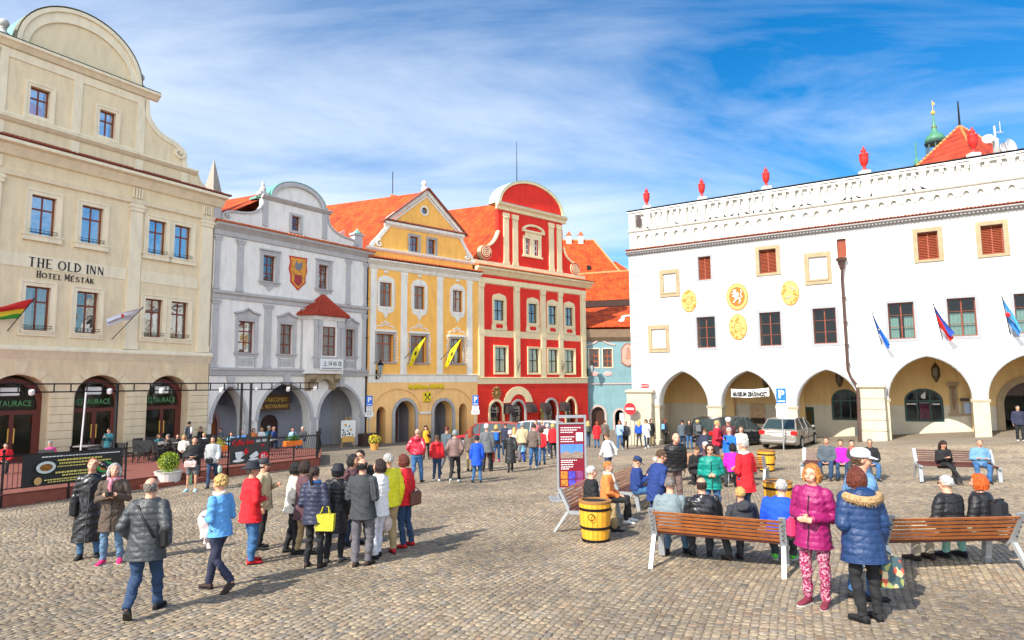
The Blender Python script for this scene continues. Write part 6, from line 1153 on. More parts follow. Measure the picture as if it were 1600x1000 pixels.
psign(12.75, 30.6, 2.05, R(-18), 'parking sign with two white plates behind the silver car', ((.5, .18), (.5, .42)))
psign(-10.15, 45.7, 1.6, R(15), 'parking sign at the grey and yellow house corner', ((.42, .4), (.6, .3)))
psign(-2.7, 46.8, 1.55, R(20), 'parking sign at the yellow and red house corner', ((.5, .3), (.6, .3)))
o = empty('no_entry_sign', tuple(mw @ Vector((.35, -1.05, .3))), R(-32), 'round red no entry sign in front of the white buttress', 'road sign'); b = MB(); b.tube([(0, .04, -.6), (0, .04, 2.3)], .03, 8); b.build('pole', M_GAL, o)
b = MB(); b.lathe([(.36, 0), (.36, .02)], (0, 0, 0), 28); dd = b.build('sign_disc', mat('sign_red', (.62, .015, .02), var=0), o, loc=(0, 0, 1.95), rot=FLAT); b = MB(); b.box(-.25, .25, -.055, .055, .021, .028); b.add([], []); b.build('white_bar', M_SW, dd)
# wall lamps
def lamp(x, y, z, rz, lab):
    o = empty('street_lamp', (x, y, z), rz, lab, 'wall lamp', 'wall lamps on the house corners'); b = MB(); b.tube([(0, 0, -.35), (0, -.25, -.5), (0, -.6, -.35), (0, -.62, -.15)], .03, 6); b.tube([(0, 0, .1), (0, -.3, -.2), (0, -.6, -.3)], .02, 5); b.box(-.06, .06, -.06, .02, -.5, .2); b.build('bracket', M_IRON, o)
    b = MB(); b.lathe([(.10, -.15), (.24, .55)], (0, -.62, 0), 6); b.build('lantern_glass', mat('lamp_glass', (.35, .40, .42), rough=.2), o); b = MB(); b.lathe([(.30, .55), (.16, .75), (.05, .82), (.07, .9), (.01, .98)], (0, -.62, 0), 6)
    for k in range(6): a = k*math.pi/3; b.tube([(.11*math.cos(a), -.62+.11*math.sin(a), -.16), (.25*math.cos(a), -.62+.25*math.sin(a), .56)], .014, 4)
    b.build('lantern_frame', M_IRON, o)
km = Matrix.Translation((-10.94, 48.89, -2.09)) @ Matrix.Rotation(R(41.26), 4, 'Z'); dm = Matrix.Translation((-3.1, 55.77, -2.27)) @ Matrix.Rotation(R(41.68), 4, 'Z'); hm = Matrix.Translation((-23.87, 29.95, -1.48)) @ Matrix.Rotation(ACC, 4, 'Z')
p = km @ Vector((.6, -.06, 5.4)); lamp(p.x, p.y, p.z, R(41.26), 'iron wall lamp on the yellow bank left corner'); p = dm @ Vector((14.35, -.04, 5.9)); lamp(p.x, p.y, p.z, R(41.68), 'iron wall lamp on the red house right corner')
# flags
def flag(mw_, base, tip, colors, label, size=(.9, 1.5), droop=1.0, group='flags on the facades', seed=1, deco=None, hang=(0, 0, -1)):
    o = empty('flag', (0, 0, 0), 0, label, 'flag', group); B_, T_ = mw_ @ Vector(base), mw_ @ Vector(tip); o.location = B_
    b = MB(); b.tube([(0, 0, 0), T_-B_], .022, 6); b.ell(T_-B_, (.035, .035, .05), 6, 5); b.build('flagpole', M_IRON, o)
    rd = random.Random(seed); d = (T_-B_); h = Vector(hang); n, m = 8, 14; w_, L2 = size; side = d.normalized().cross(h).normalized(); V = []
    for j in range(m+1):
        for i in range(n+1):
            s, t = i/n, j/m; p = d*(1-s*w_/d.length*(1-.35*t)) + h*(t*L2*(1-.25*s)) + side*(.10*t*math.sin(s*9+t*3+seed)) - d.normalized()*.12*t*math.sin(t*5+seed); V.append(p)
    k = len(colors)
    for c in range(k):
        b = MB()
        for j in range(m):
            for i in range(n):
                s = (i+.5)/n
                if int(s*k) == c: b.add([V[j*(n+1)+i], V[j*(n+1)+i+1], V[(j+1)*(n+1)+i+1], V[(j+1)*(n+1)+i]], [(0, 1, 2, 3)])
        b.build('flag_cloth', mat('flag_%d_%d_%d' % tuple(int(q*99) for q in colors[c]), colors[c], rough=.8, var=.1), o, smooth=True)
    if deco:
        b = MB()
        for (s, t, r) in deco[0]:
            i, j = int(s*n), int(t*m); p = V[j*(n+1)+i]
            for q in (-.012, .012): b.ell(p+side*q*2, (r, r, r*.9), 8, 6)
        b.build('flag_emblem', deco[1], o)
YF = (.78, .62, .01)
for i, u in enumerate((3.05, 6.55)): flag(km, (u, -.1, 6.5), (u+1.35, -1.25, 8.35), [YF, YF], 'yellow bank flag with black emblem, '+('left' if i == 0 else 'right')+' of the two', (1.35, 2.7), seed=i+1, group='yellow bank flags', deco=([(.5, .55, .10), (.4, .62, .08), (.55, .45, .07), (.5, .8, .05)], M_BLACK), hang=(-.42, -.05, -.9))
tm = mw
flag(tm, (13.75, -.1, 5.65), (13.45, -1.25, 7.25), [(.01, .13, .55), (.01, .10, .50)], 'dark blue flag on the white town hall', (1.2, 1.7), seed=3, deco=([(.5, .4, .05)], M_YT), hang=(.42, .0, -.9))
flag(tm, (16.35, -.1, 5.8), (16.05, -1.25, 7.45), [(.02, .06, .35), (.66, .02, .02), (.70, .02, .02)], 'Czech flag in blue, white and red on the white town hall', (1.3, 1.7), seed=5, hang=(.5, .0, -.86))
flag(tm, (19.0, -.1, 5.95), (18.7, -1.25, 7.6), [(.05, .32, .75), (.65, .66, .7), (.04, .22, .6)], 'blue and white flag with red rose at the right edge', (1.3, 1.7), seed=7, deco=([(.4, .35, .12)], M_RT), hang=(.45, .0, -.9))
flag(hm, (4.75, -.1, 6.35), (5.55, -1.5, 8.05), [(.62, .62, .68), (.60, .60, .66)], 'pale grey flag blowing left on the hotel', (.9, 1.6), seed=9, deco=([(.3, .6, .07)], M_RT), hang=(-.80, -.55, -.42))
flag(hm, (.1, -.1, 6.5), (.65, -1.2, 8.0), [(.62, .03, .03), (.62, .03, .03), (.65, .5, .03), (.04, .28, .03)], 'red, yellow and green flag at the left edge of the hotel', (1.2, 1.6), seed=11, hang=(-.75, -.55, -.3))
# pigeons
def pigeon():
    b = MB(); b.ell((0, 0, .1), (.07, .15, .07), 8, 6, rot=Matrix.Rotation(.4, 3, 'X')); b.ell((0, .13, .2), (.04, .045, .045), 7, 5); b.loft([[(-.04, -.1, .08), (.04, -.1, .08), (.04, -.1, .05), (-.04, -.1, .05)], [(-.05, -.28, .05), (.05, -.28, .05), (.05, -.28, .03), (-.05, -.28, .03)]]); b.tube([(0, .16, .2), (0, .21, .19)], [.014, .004], 5)
    for s in (-.03, .03): b.tube([(s, 0, .05), (s, .02, 0)], .008, 4)
    return b.build('pigeon', mat('pigeon_grey', (.05, .05, .06), var=.3), None, smooth=True)
pg = pigeon()
for i, (u, z, y) in enumerate([(u, 13.45, -.09) for u in (1.42, 3.27, 4.45, 5.32, 5.67, 6.19, 6.58, 6.95, 7.43, 7.79, 8.18, 8.67, 9.05, 9.92, 10.32, 10.67, 11.51, 12.46, 12.79, 13.11, 13.71, 15.17, 15.57, 16.0)]+[(7.65, 14.74, .2), (7.95, 14.74, .2)]):
    c = pg if i == 0 else pg.copy()
    if i: COL.objects.link(c)
    c.location = tw(u, y, z); c.rotation_euler.z = (i*1.7) % 6.28; c.scale = (.72,)*3
    tag(c, 'small dark pigeon perched on the '+('ledge of the town hall attic' if z < 14 else 'top rim of the town hall attic'), 'pigeon', 'pigeons on the attic ledge' if z < 14 else 'pigeons on the attic top')
# ================================================================= CARS
def car(name, label, x, y, h, paint, kind='sedan', s=1.0):
    """built pointing along local +Y; origin under the middle"""
    o = empty(name, (x, y, gz(x, y)), h, label, 'car'); wag = kind != 'sedan'; Hr = 1.46 if not wag else 1.60
    def ring(y, w, z0, z1, c=.1): return [(-w, y, z0+c*.6), (-w+c*.6, y, z0), (w-c*.6, y, z0), (w, y, z0+c*.6), (w, y, z1-c), (w-c*.8, y, z1), (-w+c*.8, y, z1), (-w, y, z1-c)]
    b = MB()
    st_ = [(-2.28, .70, .42, .72, .12), (-2.24, .82, .28, .92, .12), (-2.0, .87, .22, .98 if not wag else .95, .12), (-1.2, .88, .2, .95, .1), (0, .88, .2, .93, .1), (.9, .88, .2, .90, .1), (1.3, .87, .2, .86, .12), (1.9, .83, .22, .76, .12), (2.15, .76, .28, .66, .12), (2.24, .66, .38, .56, .1)]
    b.loft([ring(*q) for q in st_]); b.build('car_body', paint, o, smooth=False)
    gh = [(-1.98, .60, .93, .97), (-1.45, .60, .93, Hr-.04), (-.9, .60, .92, Hr), (.0, .60, .92, Hr), (.45, .58, .90, Hr-.05), (1.15, .62, .86, .90)] if not wag else [(-2.2, .62, .93, 1.0), (-2.0, .62, .93, Hr-.08), (-1.5, .62, .92, Hr), (.1, .60, .92, Hr), (.55, .58, .90, Hr-.06), (1.3, .62, .86, .90)]
    def gr(y, wt, z0, z1): wb = .80; return [(-wb, y, z0-.03), (wb, y, z0-.03), (wt+(wb-wt)*max(0, (Hr-z1)/(Hr-.9)), y, z1), (-wt-(wb-wt)*max(0, (Hr-z1)/(Hr-.9)), y, z1)]
    b = MB(); b.loft([gr(*q) for q in gh]); b.build('windows', mat('car_glass', (.03, .045, .045), rough=.06, var=0, spec=.8), o)
    b = MB(); k = 1.012
    top = [q for q in gh if q[3] > Hr-.12]; b.loft([[(-q[1]-.03, q[0], q[3]-.03), (q[1]+.03, q[0], q[3]-.03), (q[1], q[0], q[3]+.018), (-q[1], q[0], q[3]+.018)] for q in top])
    for s_ in (-1, 1):
        def P_(i): q = gr(*gh[i]); return Vector(q[2] if s_ > 0 else q[3])
        for i, j in ((0, 1), (len(gh)-2, len(gh)-1)): b.tube([P_(i)*1.005, P_(j)*1.005], .035, 5)
        for yy in (-.75, .15) if not wag else (-1.1, -.2, .35): b.tube([(s_*.805, yy, .92), (s_*.62, yy-.04, Hr-.02)], .025, 4)
    b.build('roof', paint, o)
    for s_ in (-1, 1):
        for yy in (-1.38, 1.40):
            b = MB(); b.lathe([(.31, -.1), (.325, -.06), (.325, .06), (.31, .1)], (0, 0, 0), 20); ty = b.build('wheel', mat('tyre', (.015, .015, .016), rough=.9), o, loc=(s_*.80, yy, .32), rot=(0, math.pi/2, 0))
            b = MB(); b.lathe([(.21, -.108), (.20, -.115), (.06, -.112), (.20, .115), (.21, .108)] if 0 else [(.21, -.11), (.21, .11)], (0, 0, 0), 14); b.build('rim', mat('alloy', (.40, .41, .42), rough=.35, metal=.6, var=.1), ty)
            b = MB(); q = [(.40*math.cos(R(a)), .40*math.sin(R(a))) for a in range(0, 181, 15)]; b.add([(s_*.885, yy+x_, .30+z_) for x_, z_ in q], [tuple(range(len(q)))]); b.build('wheel_arch', mat('arch_black', (.01, .01, .01)), o)
        b = MB(); b.bev(s_*.72-.15, s_*.72+.15, -2.285, -2.12, .70, .92, .04); b.build('tail_light', mat('tail_red', (.50, .012, .01), rough=.2, var=.3, vscale=12), o)
        b = MB(); b.bev(s_*.62-.16, s_*.62+.16, 2.05, 2.20, .52, .68, .04); b.build('headlight', mat('headlight_glass', (.5, .5, .52), rough=.1), o)
        b = MB(); b.ell((s_*.95, .75, 1.0), (.09, .06, .07), 8, 6); b.build('mirror', paint, o)
    for s_ in (-1, 1):
        b = MB()
        for yy in (-.95, .05, 1.02): b.box(s_*.884-.006, s_*.884+.006, yy-.008, yy+.008, .32, .88)
        b.box(s_*.884-.012, s_*.884+.012, -1.0, 1.0, .50, .54); b.build('door_seam', M_BLACK, o)
        for yy in (-.8, .2): b = MB(); b.bev(s_*.895-.012, s_*.895+.012, yy, yy+.16, .76, .79, .005); b.build('door_handle', paint, o)
    b = MB(); b.bev(-.80, .80, -2.36, -2.2, .32, .52, .05); b.build('bumper', paint, o); b = MB(); b.box(-.82, .82, -2.375, -2.2, .44, .47); b.build('bumper_strip', M_GREYD, o)
    b = MB(); b.box(-.26, .26, -2.31, -2.28, .66, .77); b.build('licence_plate', M_SW, o); b = MB(); b.box(-.5, .5, -2.30, -2.26, .83, .85); b.build('boot_trim', M_GREYD, o)
    return o
M_SIL = mat('warm_silver_paint', (.34, .31, .27), rough=.3, var=.04, metal=.55, coat=.6); M_DGR = mat('dark_green_grey_paint', (.035, .040, .042), rough=.25, var=0, metal=.4, coat=.7)
car('parked_car', 'silver beige saloon car seen from behind at the arcade', 14.05, 32.9, R(-37), M_SIL)
car('parked_car', 'dark grey estate car parked left of the silver saloon', 11.85, 35.1, R(-62), M_DGR, 'wagon')
car('parked_car', 'dark red car behind the crowd at the red house', -1.6, 41.5, R(75), mat('dark_red_paint', (.30, .01, .015), rough=.25, var=0, coat=.7), 'wagon')
car('parked_car', 'white roofed car behind the crowd near the shop awnings', 1.2, 43.8, R(70), mat('white_car_paint', (.66, .66, .68), rough=.25, var=0, coat=.6), 'wagon')
# ================================================================= PEOPLE
CLR = dict(blk=(.012,.012,.014), brn=(.085,.06,.045), char=(.04,.045,.05), lblue=(.10,.30,.62), red=(.62,.012,.02), beige=(.45,.36,.22), cream=(.62,.58,.50), plum=(.09,.04,.05), navy=(.022,.026,.055), white=(.72,.71,.70), yellow=(.68,.62,.01),
 maroon=(.42,.012,.035), orange=(.80,.30,.01), slate=(.07,.09,.11), mauve=(.15,.09,.08), blue=(.008,.07,.50), taupe=(.12,.09,.075), grey=(.11,.12,.13), rust=(.50,.09,.03), dbrown=(.07,.045,.04), pink=(.55,.12,.15), sky=(.16,.36,.50), lblue2=(.28,.42,.62), maroon2=(.10,.025,.03),
 blue2=(.01,.13,.60), navyb=(.012,.035,.16), teal=(.0,.20,.16), magenta=(.26,.008,.10), navyp=(.010,.035,.11), jeanj=(.10,.22,.40), orange2=(.68,.20,.05), sage=(.17,.22,.24), blkc=(.03,.032,.04), blue3=(.008,.07,.58), denim=(.12,.25,.38), pinkm=(.50,.01,.38), teal2=(.01,.10,.13), rose=(.60,.05,.22), vest=(.03,.035,.05), sky2=(.05,.22,.60), pale=(.38,.40,.42),
 jean=(.055,.13,.24), jeanl=(.10,.18,.28), jeand=(.02,.045,.10), jeanb=(.035,.11,.25), khaki=(.33,.24,.12), khakip=(.42,.36,.27), grym=(.10,.095,.11), whitep=(.60,.60,.66), brownp=(.14,.09,.08), pattern=(.42,.04,.14), mint=(.25,.50,.42), shorts=(.10,.10,.11),
 grys=(.15,.14,.13), reds=(.45,.01,.015), brns=(.04,.022,.018), whts=(.62,.62,.60), neon=(.10,.55,.05), burg=(.16,.02,.04), skyw=(.35,.60,.72))
HAIR = dict(red=(.28,.05,.012), grey=(.46,.44,.42), greyb=(.20,.17,.15), blond=(.60,.38,.13), black=(.008,.007,.007), dbrn=(.03,.014,.010), brown=(.10,.05,.025), auburn=(.14,.03,.015), white=(.52,.51,.49), copper=(.50,.19,.04), orangeh=(.62,.10,.01), pinkh=(.55,.33,.27))
def skin_m(k): return mat('skin_%d' % k, [(.58, .30, .20), (.50, .25, .16), (.42, .21, .13)][k], rough=.5, var=.08, vscale=8)
def pat_fn(nt, b, co):
    v = nn(nt, 'ShaderNodeTexVoronoi'); v.inputs['Scale'].default_value = 38; nt.links.new(co, v.inputs[0]); r = nn(nt, 'ShaderNodeValToRGB'); r.color_ramp.elements[0].color = (.65, .50, .55, 1); r.color_ramp.elements[1].color = (.26, .012, .07, 1); r.color_ramp.elements[1].position = .6
    nt.links.new(v.outputs[0], r.inputs[0]); nt.links.new(r.outputs[0], b.inputs['Base Color'])
def cloth(key, typ='c'):
    c = CLR[key]
    if key == 'pattern': return mat('patterned_trousers', c, fn=pat_fn)
    if typ == 'p': return mat('puffer_'+key, c, rough=.5, var=.16, bump=.6, bscale=20, vscale=5)
    if typ == 'l': return mat('leather_'+key, c, rough=.33, var=.15, bump=.35, bscale=14, spec=.6, vscale=5)
    return mat('cloth_'+key, c, rough=.85, var=.18, bump=.5, bscale=11, vscale=7)
PEND = []
def hair_fn(c):
    def f(nt, b, co):
        mp = nn(nt, 'ShaderNodeMapping'); mp.inputs['Scale'].default_value = (70, 70, 9); nt.links.new(co, mp.inputs[0]); n = nn(nt, 'ShaderNodeTexNoise'); n.inputs['Scale'].default_value = 1; n.inputs['Detail'].default_value = 3; n.inputs['Distortion'].default_value = 1.5; nt.links.new(mp.outputs[0], n.inputs[0])
        r = nn(nt, 'ShaderNodeMapRange'); r.inputs[1].default_value = .3; r.inputs[2].default_value = .7; r.inputs[3].default_value = .35; r.inputs[4].default_value = 1.35; nt.links.new(n.outputs[0], r.inputs[0]); v = nn(nt, 'ShaderNodeVectorMath', operation='SCALE'); v.inputs[0].default_value = c; nt.links.new(r.outputs[0], v.inputs['Scale']); nt.links.new(v.outputs[0], b.inputs['Base Color'])
        bp = nn(nt, 'ShaderNodeBump'); bp.inputs['Strength'].default_value = 1; bp.inputs['Distance'].default_value = .02; nt.links.new(n.outputs[0], bp.inputs['Height']); nt.links.new(bp.outputs[0], b.inputs['Normal'])
    return f
ARM = {'down': ((.06, -.04, -.28), (.065, .04, -.53)), 'pocket': ((.10, -.09, -.26), (.02, .07, -.45)), 'front': ((.06, -.03, -.28), (-.12, .21, -.28)), 'phone': ((.04, .03, -.27), (-.10, .27, -.10)), 'crossed': ((.06, .04, -.27), (-.24, .20, -.22)),
 'lap': ((.06, .04, -.28), (-.09, .27, -.38)), 'head': ((.21, .03, .10), (-.06, .05, .27)), 'camera': ((.07, .03, -.26), (-.14, .26, -.16)), 'side': ((.12, .03, -.27), (.16, .18, -.46))}
def person(lab, x, y, z, face, pose, H_, aL, aR, jc, jt, jl, pc, hs, hc, hat, shoe, sex):
    dist = math.hypot(x, y); vox = .011 if dist < 13 else .016 if dist < 20 else .026; seedn = int(abs(x*131+y*57)) % 997; rd = random.Random(seedn)
    k = H_/1.75; kid = 'child' in lab
    o = empty('person', (x, y, z), -R(face), lab, 'person', scale=k); fem = sex == 'f'; bw = .95 if fem else 1.08
    sitting = pose == 'si'; hz = .50 if sitting else .93; lean = {'si': .06, 'ln': .34, 'wk': .06}.get(pose, .0)
    if 'leaning on' in lab: lean = .22
    if 'bending on' in lab: lean = .4
    if sitting and ('looking' in lab or 'Looking' in lab): lean = .25
    Rl = Matrix.Rotation(rd.uniform(-.16, .16), 3, 'Z') @ Matrix.Rotation(rd.uniform(-.045, .045), 3, 'Y') @ Matrix.Rotation(-lean-(rd.uniform(-.02, .07) if pose == 'st' else 0), 3, 'X'); hip0 = Vector((0, 0, hz))
    def TW(p): return hip0 + Rl @ Vector(p)
    if sitting and dist < 14: bw *= 1.13
    # legs
    L_ = {}
    for s in (-1, 1):
        if pose == 'wk': hp, kn, an = ((s*.09, 0, hz), (s*.09, .17, .52), (s*.085, .24, .10)) if s > 0 else ((s*.09, 0, hz), (s*.09, -.02, .50), (s*.085, -.30, .20))
        elif sitting:
            q = rd.uniform(-.04, .06); hp, kn, an = (s*.09, 0, hz+.02), (s*(.13+.03*(not fem)), .44, .50), (s*.13, .42+q+rd.uniform(-.15, .15)*(dist < 12), .10)
            if 'girl' in lab and s > 0: kn, an = (.02, .46, .60), (-.18, .62, .28)
        else: q = rd.uniform(-.10, .12); hp, kn, an = (s*.09, 0, hz), (s*(.095+rd.uniform(-.01, .025)), .03+q*.5, .50), (s*(.10+rd.uniform(-.02, .05)), -.02+q, .10)
        L_[s] = [Vector(hp), Vector(kn), Vector(an)]
    # --- body (skin): torso core, neck, head, arms, hands, legs in one surface
    b = MB(); hx = TW((0, .004, .682)); yaw = Matrix.Rotation(rd.uniform(-.35, .35) if not sitting else rd.uniform(-.2, .2), 3, 'Z'); up = -.35 if 'looking up' in lab else .45 if ('looking' in lab or 'phone' in aL or 'bending' in lab) else .08 if dist > 20 else .0
    if 'bald with red face' in lab: up = .0
    RH = yaw @ Matrix.Rotation(-up, 3, 'X') @ (Rl if pose != 'ln' else Matrix.Identity(3)); nb = TW((0, -.005, .50)); hc0 = hx
    def HP(p): return hc0 + RH @ (Vector(p)*.99)
    b.tube([nb, TW((0, .005, .58)), HP((0, .0, -.07))], [.070, .060, .058], 10, round_=True)
    b.ell(HP((0, -.008, .022)), (.078, .098, .098), 14, 10, rot=RH); b.ell(HP((0, .032, -.045)), (.060, .066, .075), 12, 8, rot=RH); b.ell(HP((0, .06, -.085)), (.032, .03, .025), 8, 6, rot=RH)
    b.tube([HP((0, .090, .018)), HP((0, .112, -.028)), HP((0, .098, -.036))], [.010, .0165, .012], 8, round_=True)
    b.tube([HP((-.04, .086, .022)), HP((0, .094, .026)), HP((.04, .086, .022))], .010, 6, round_=True); b.tube([HP((-.022, .088, -.066)), HP((0, .096, -.066)), HP((.022, .088, -.066))], .0095, 6, round_=True)
    for s in (-1, 1): b.ell(HP((s*.078, -.004, -.008)), (.012, .022, .032), 8, 6, rot=RH); b.ell(HP((s*.042, .066, -.03)), (.026, .026, .026), 8, 6, rot=RH)
    tr = [(-.06, .135, .09), (.1, .12, .085), (.3, .14, .09), (.44, .155, .08), (.50, .09, .06)]
    b.loft([[TW((math.cos(q)*a*bw, math.sin(q)*c, zz)) for q in [2*math.pi*i/14 for i in range(14)]] for zz, a, c in tr])
    SL = {}
    for s, ap in ((-1, aL), (1, aR)):
        E_, W_ = ARM[ap]
        if pose == 'wk' and ap == 'down': E_, W_ = ((.05, .09, -.26), (.04, .22, -.44)) if s < 0 else ((.06, -.14, -.25), (.07, -.16, -.50))
        if ap == 'head' and s > 0: E_, W_ = ((.20, .06, .08), (-.08, .06, .27))
        S_ = TW((s*.172*bw, -.005, .455)); Ee = TW((s*(.172*bw+E_[0]), E_[1], .455+E_[2])); Ww = TW((s*(.172*bw+W_[0]), W_[1], .455+W_[2])); SL[s] = (S_, Ee, Ww)
        b.tube([TW((s*.09, 0, .45)), S_, S_.lerp(Ee, .5), Ee, Ww], [.05, .046, .040, .034, .024], 8, round_=True)
        fd = (Ww-Ee).normalized(); inw = (Vector((-s, 0, 0))-fd*fd.dot(Vector((-s, 0, 0)))).normalized()
        if ap == 'head': inw = Vector((0, 0, -1))-fd*fd.dot(Vector((0, 0, -1))); inw.normalize()
        thk = fd.cross(inw).normalized(); pc0 = Ww+fd*.055
        rotm = Matrix((thk*1, inw, fd)).transposed() if False else Matrix([[thk.x, inw.x, fd.x], [thk.y, inw.y, fd.y], [thk.z, inw.z, fd.z]])
        b.ell(pc0, (.040, .018, .050), 10, 7, rot=rotm)
        if vox < .02:
            for fi in range(4):
                off = (fi-1.5)*.0185; ln = (.062, .072, .068, .052)[fi]; p0 = pc0+thk*off+fd*.035; p1 = p0+fd*ln*.6+inw*.008; p2 = p1+fd*ln*.35+inw*ln*.45; b.tube([p0, p1, p2], [.0095, .009, .0075], 6, round_=True)
            th = 1 if thk.dot(Vector((0, 1, .3))) > 0 else -1
            p0 = pc0+thk*th*.032-fd*.015; b.tube([p0, p0+thk*th*.022+fd*.028+inw*.01, p0+thk*th*.026+fd*.055+inw*.02], [.012, .0105, .009], 6, round_=True)
        else: b.ell(pc0+fd*.055+inw*.012, (.036, .014, .038), 8, 6, rot=rotm)
    for s in (-1, 1): b.tube([L_[s][0], L_[s][1], L_[s][2]], [.075, .050, .034], 8, round_=True)
    sk = skin_m(0 if hc in ('red', 'pinkh', 'white', 'copper', 'orangeh') else rd.choice((0, 1, 1)))
    body_ = b.build('body', sk, o, smooth=True); PEND.append((body_, vox if vox > .012 else .0095, None, dist))
    ex = MB()
    if dist < 26:
        for s in (-1, 1):
            ex.ell(HP((s*.030, .082, .006)), (.012, .007, .006), 8, 5, 0, rot=RH); ex.ell(HP((s*.030, .088, .006)), (.0055, .003, .0052), 6, 4, 1, rot=RH); ex.tube([HP((s*.016, .096, .026)), HP((s*.034, .092, .031)), HP((s*.050, .080, .025))], .0038, 5, 2)
        ex.tube([HP((-.022, .101, -.068)), HP((0, .108, -.066)), HP((.022, .101, -.068))], [.0035, .006, .0035], 6, 3)
        ex.build('face_features', [mat('eye_white', (.7, .68, .65)), mat('eye_dark', (.03, .02, .015)), mat('brow', tuple(q*.6 for q in HAIR.get(hc, (.1, .05, .03)))), mat('lips', (.42, .10, .09))], o, smooth=True)
    # --- trousers
    b = MB(); pm = cloth(pc); slim = .88 if fem else .98
    if pc == 'blk' and fem: slim = .86
    hr = TW((0, 0, 0)); N_ = 16
    if sitting: b.loft([[Vector((math.cos(q)*.165*bw, math.sin(q)*.12+dy, zz)) for q in [2*math.pi*i/N_ for i in range(N_)]] for zz, dy in ((hz-.07, .03), (hz, .02), (hz+.12, 0))])
    else: b.loft([[Vector((math.cos(q)*a*bw, math.sin(q)*c, hz+zz)) for q in [2*math.pi*i/N_ for i in range(N_)]] for zz, a, c in ((-.12, .15, .10), (-.04, .155, .112), (.06, .14, .10), (.12, .14, .10))])
    for s in (-1, 1):
        a_, k_, n_ = L_[s]
        if pc == 'shorts': b.tube([a_, a_.lerp(k_, .92)], [.10, .085], 10); continue
        b.tube([a_, a_.lerp(k_, .35), k_, k_.lerp(n_, .5), n_+(n_-k_).normalized()*.015], [.102*slim, .095*slim, .074*slim, .068*slim, .060*slim], 10, round_=False)
        b.ell(a_, (.10*slim,)*3, 10, 8)
    t_ = b.build('trousers', pm, o, smooth=True); PEND.append((t_, vox, 'w', dist))
    # --- shoes
    for s in (-1, 1):
        a_, k_, n_ = L_[s]; hl = n_+Vector((0, 0, -.015)); back = pose == 'wk' and s < 0; pit = -.75 if back else 0
        Rm = Matrix.Rotation(pit, 3, 'X') @ Matrix.Rotation(-s*.18, 3, 'Z'); base = Vector((n_.x, n_.y, n_.z-.10))
        if 'girl' in lab and s > 0: Rm = Matrix.Rotation(-.6, 3, 'X'); base = Vector((n_.x, n_.y, n_.z-.08))
        def SP(p): return base + Rm @ Vector(p)
        b = MB(); pr = [(-.065, .026, .0, .060), (-.05, .034, .0, .085), (0, .037, .0, .095), (.06, .042, .0, .075), (.12, .046, .0, .052), (.17, .040, .0, .045), (.20, .022, .004, .034)]
        b.loft([[SP((math.cos(q)*w_, yy, z0+.014+(z1-z0)*(.5+.5*math.sin(q)))) for q in [2*math.pi*i/12 for i in range(12)]] for yy, w_, z0, z1 in pr]); sh_ = b.build('shoe', cloth(shoe) if shoe != 'pink' else mat('pink_shoe', (.62, .02, .14), var=.2), o, smooth=True)
        if dist < 16:
            b = MB(); b.loft([[SP((cx_*w_*1.08, yy, zz)) for cx_, zz in ((-1, 0), (1, 0), (1, .022), (-1, .022))] for yy, w_, z0, z1 in pr]); b.build('sole', mat('pale_sole', (.5, .48, .45)) if shoe in ('pink', 'whts', 'burg', 'neon') else M_BLACK, sh_)
    # --- jacket
    b = MB(); th = .062 if jc == 'navyp' else {'p': .035, 'r': .018, 'l': .022, 'c': .018}[jt]; jm = cloth(jc, 'p' if jt == 'p' else 'l' if jt == 'l' else 'c'); N_ = 18; fl = 1+jl*.35
    rows = []
    hem = -jl if not sitting else min(.02, -.02)
    if hem < -.12:
        rows.append((hem, .184*fl, .148*fl*1.02))
    rows += [(max(hem, -.10), .184, .148), (.0, .172, .140), (.12, .158, .124), (.26, .164, .126), (.38, .172, .124), (.445, .160, .108), (.50, .118, .090), (.54, .072, .070)]
    if sitting: rows = [(.0, .168, .128)]+rows[2:]
    if not sitting and hem > -.10: rows[0] = (hem, .180, .144)
    b.loft([[TW((math.cos(q)*(a*bw+th), math.sin(q)*(c+th)+(.012 if math.sin(q) > 0 and not fem else 0), zz)) if not (zz < 0 and lean > .2) else hip0+Vector((math.cos(q)*(a*bw+th), math.sin(q)*(c+th)+.02, zz)) for q in [2*math.pi*i/N_ for i in range(N_)]] for zz, a, c in rows])
    ar = th*.75
    if dist < 17 and not sitting and lean < .2:
        db = MB(); zz, a, c = rows[0]; db.tube([TW((math.cos(q)*(a*bw+th+.002), math.sin(q)*(c+th+.002)+(.012 if math.sin(q) > 0 and not fem else 0), zz+.012)) for q in [2*math.pi*i/24 for i in range(25)]], .009, 6)
        for s in (-1, 1): S_, Ee, Ww = SL[s]; d_ = (Ww-Ee).normalized(); db.tube([Ee.lerp(Ww, .90), Ee.lerp(Ww, .97)], .043+ar*.6, 10)
        db.build('hem_and_cuffs', jm, o, smooth=True); zb = MB()
        zb.tube([TW((.006*math.sin(i*2), c+th+.010+(.012 if not fem else 0), zz)) for i, (zz, a, c) in enumerate(rows[:-2])], .006, 5)
        for s in (-1, 1): zb.tube([TW((s*.085*bw, (.128+th)*.93+(.012 if not fem else 0), .02)), TW((s*.13*bw, (.128+th)*.78+(.012 if not fem else 0), .12))], .0055, 5)
        zb.build('zip_and_pockets', M_BLACK if jc not in ('blk', 'char') else mat('zip_grey', (.06, .06, .065)), o)
    short = 'vest' in lab and jc == 'vest'
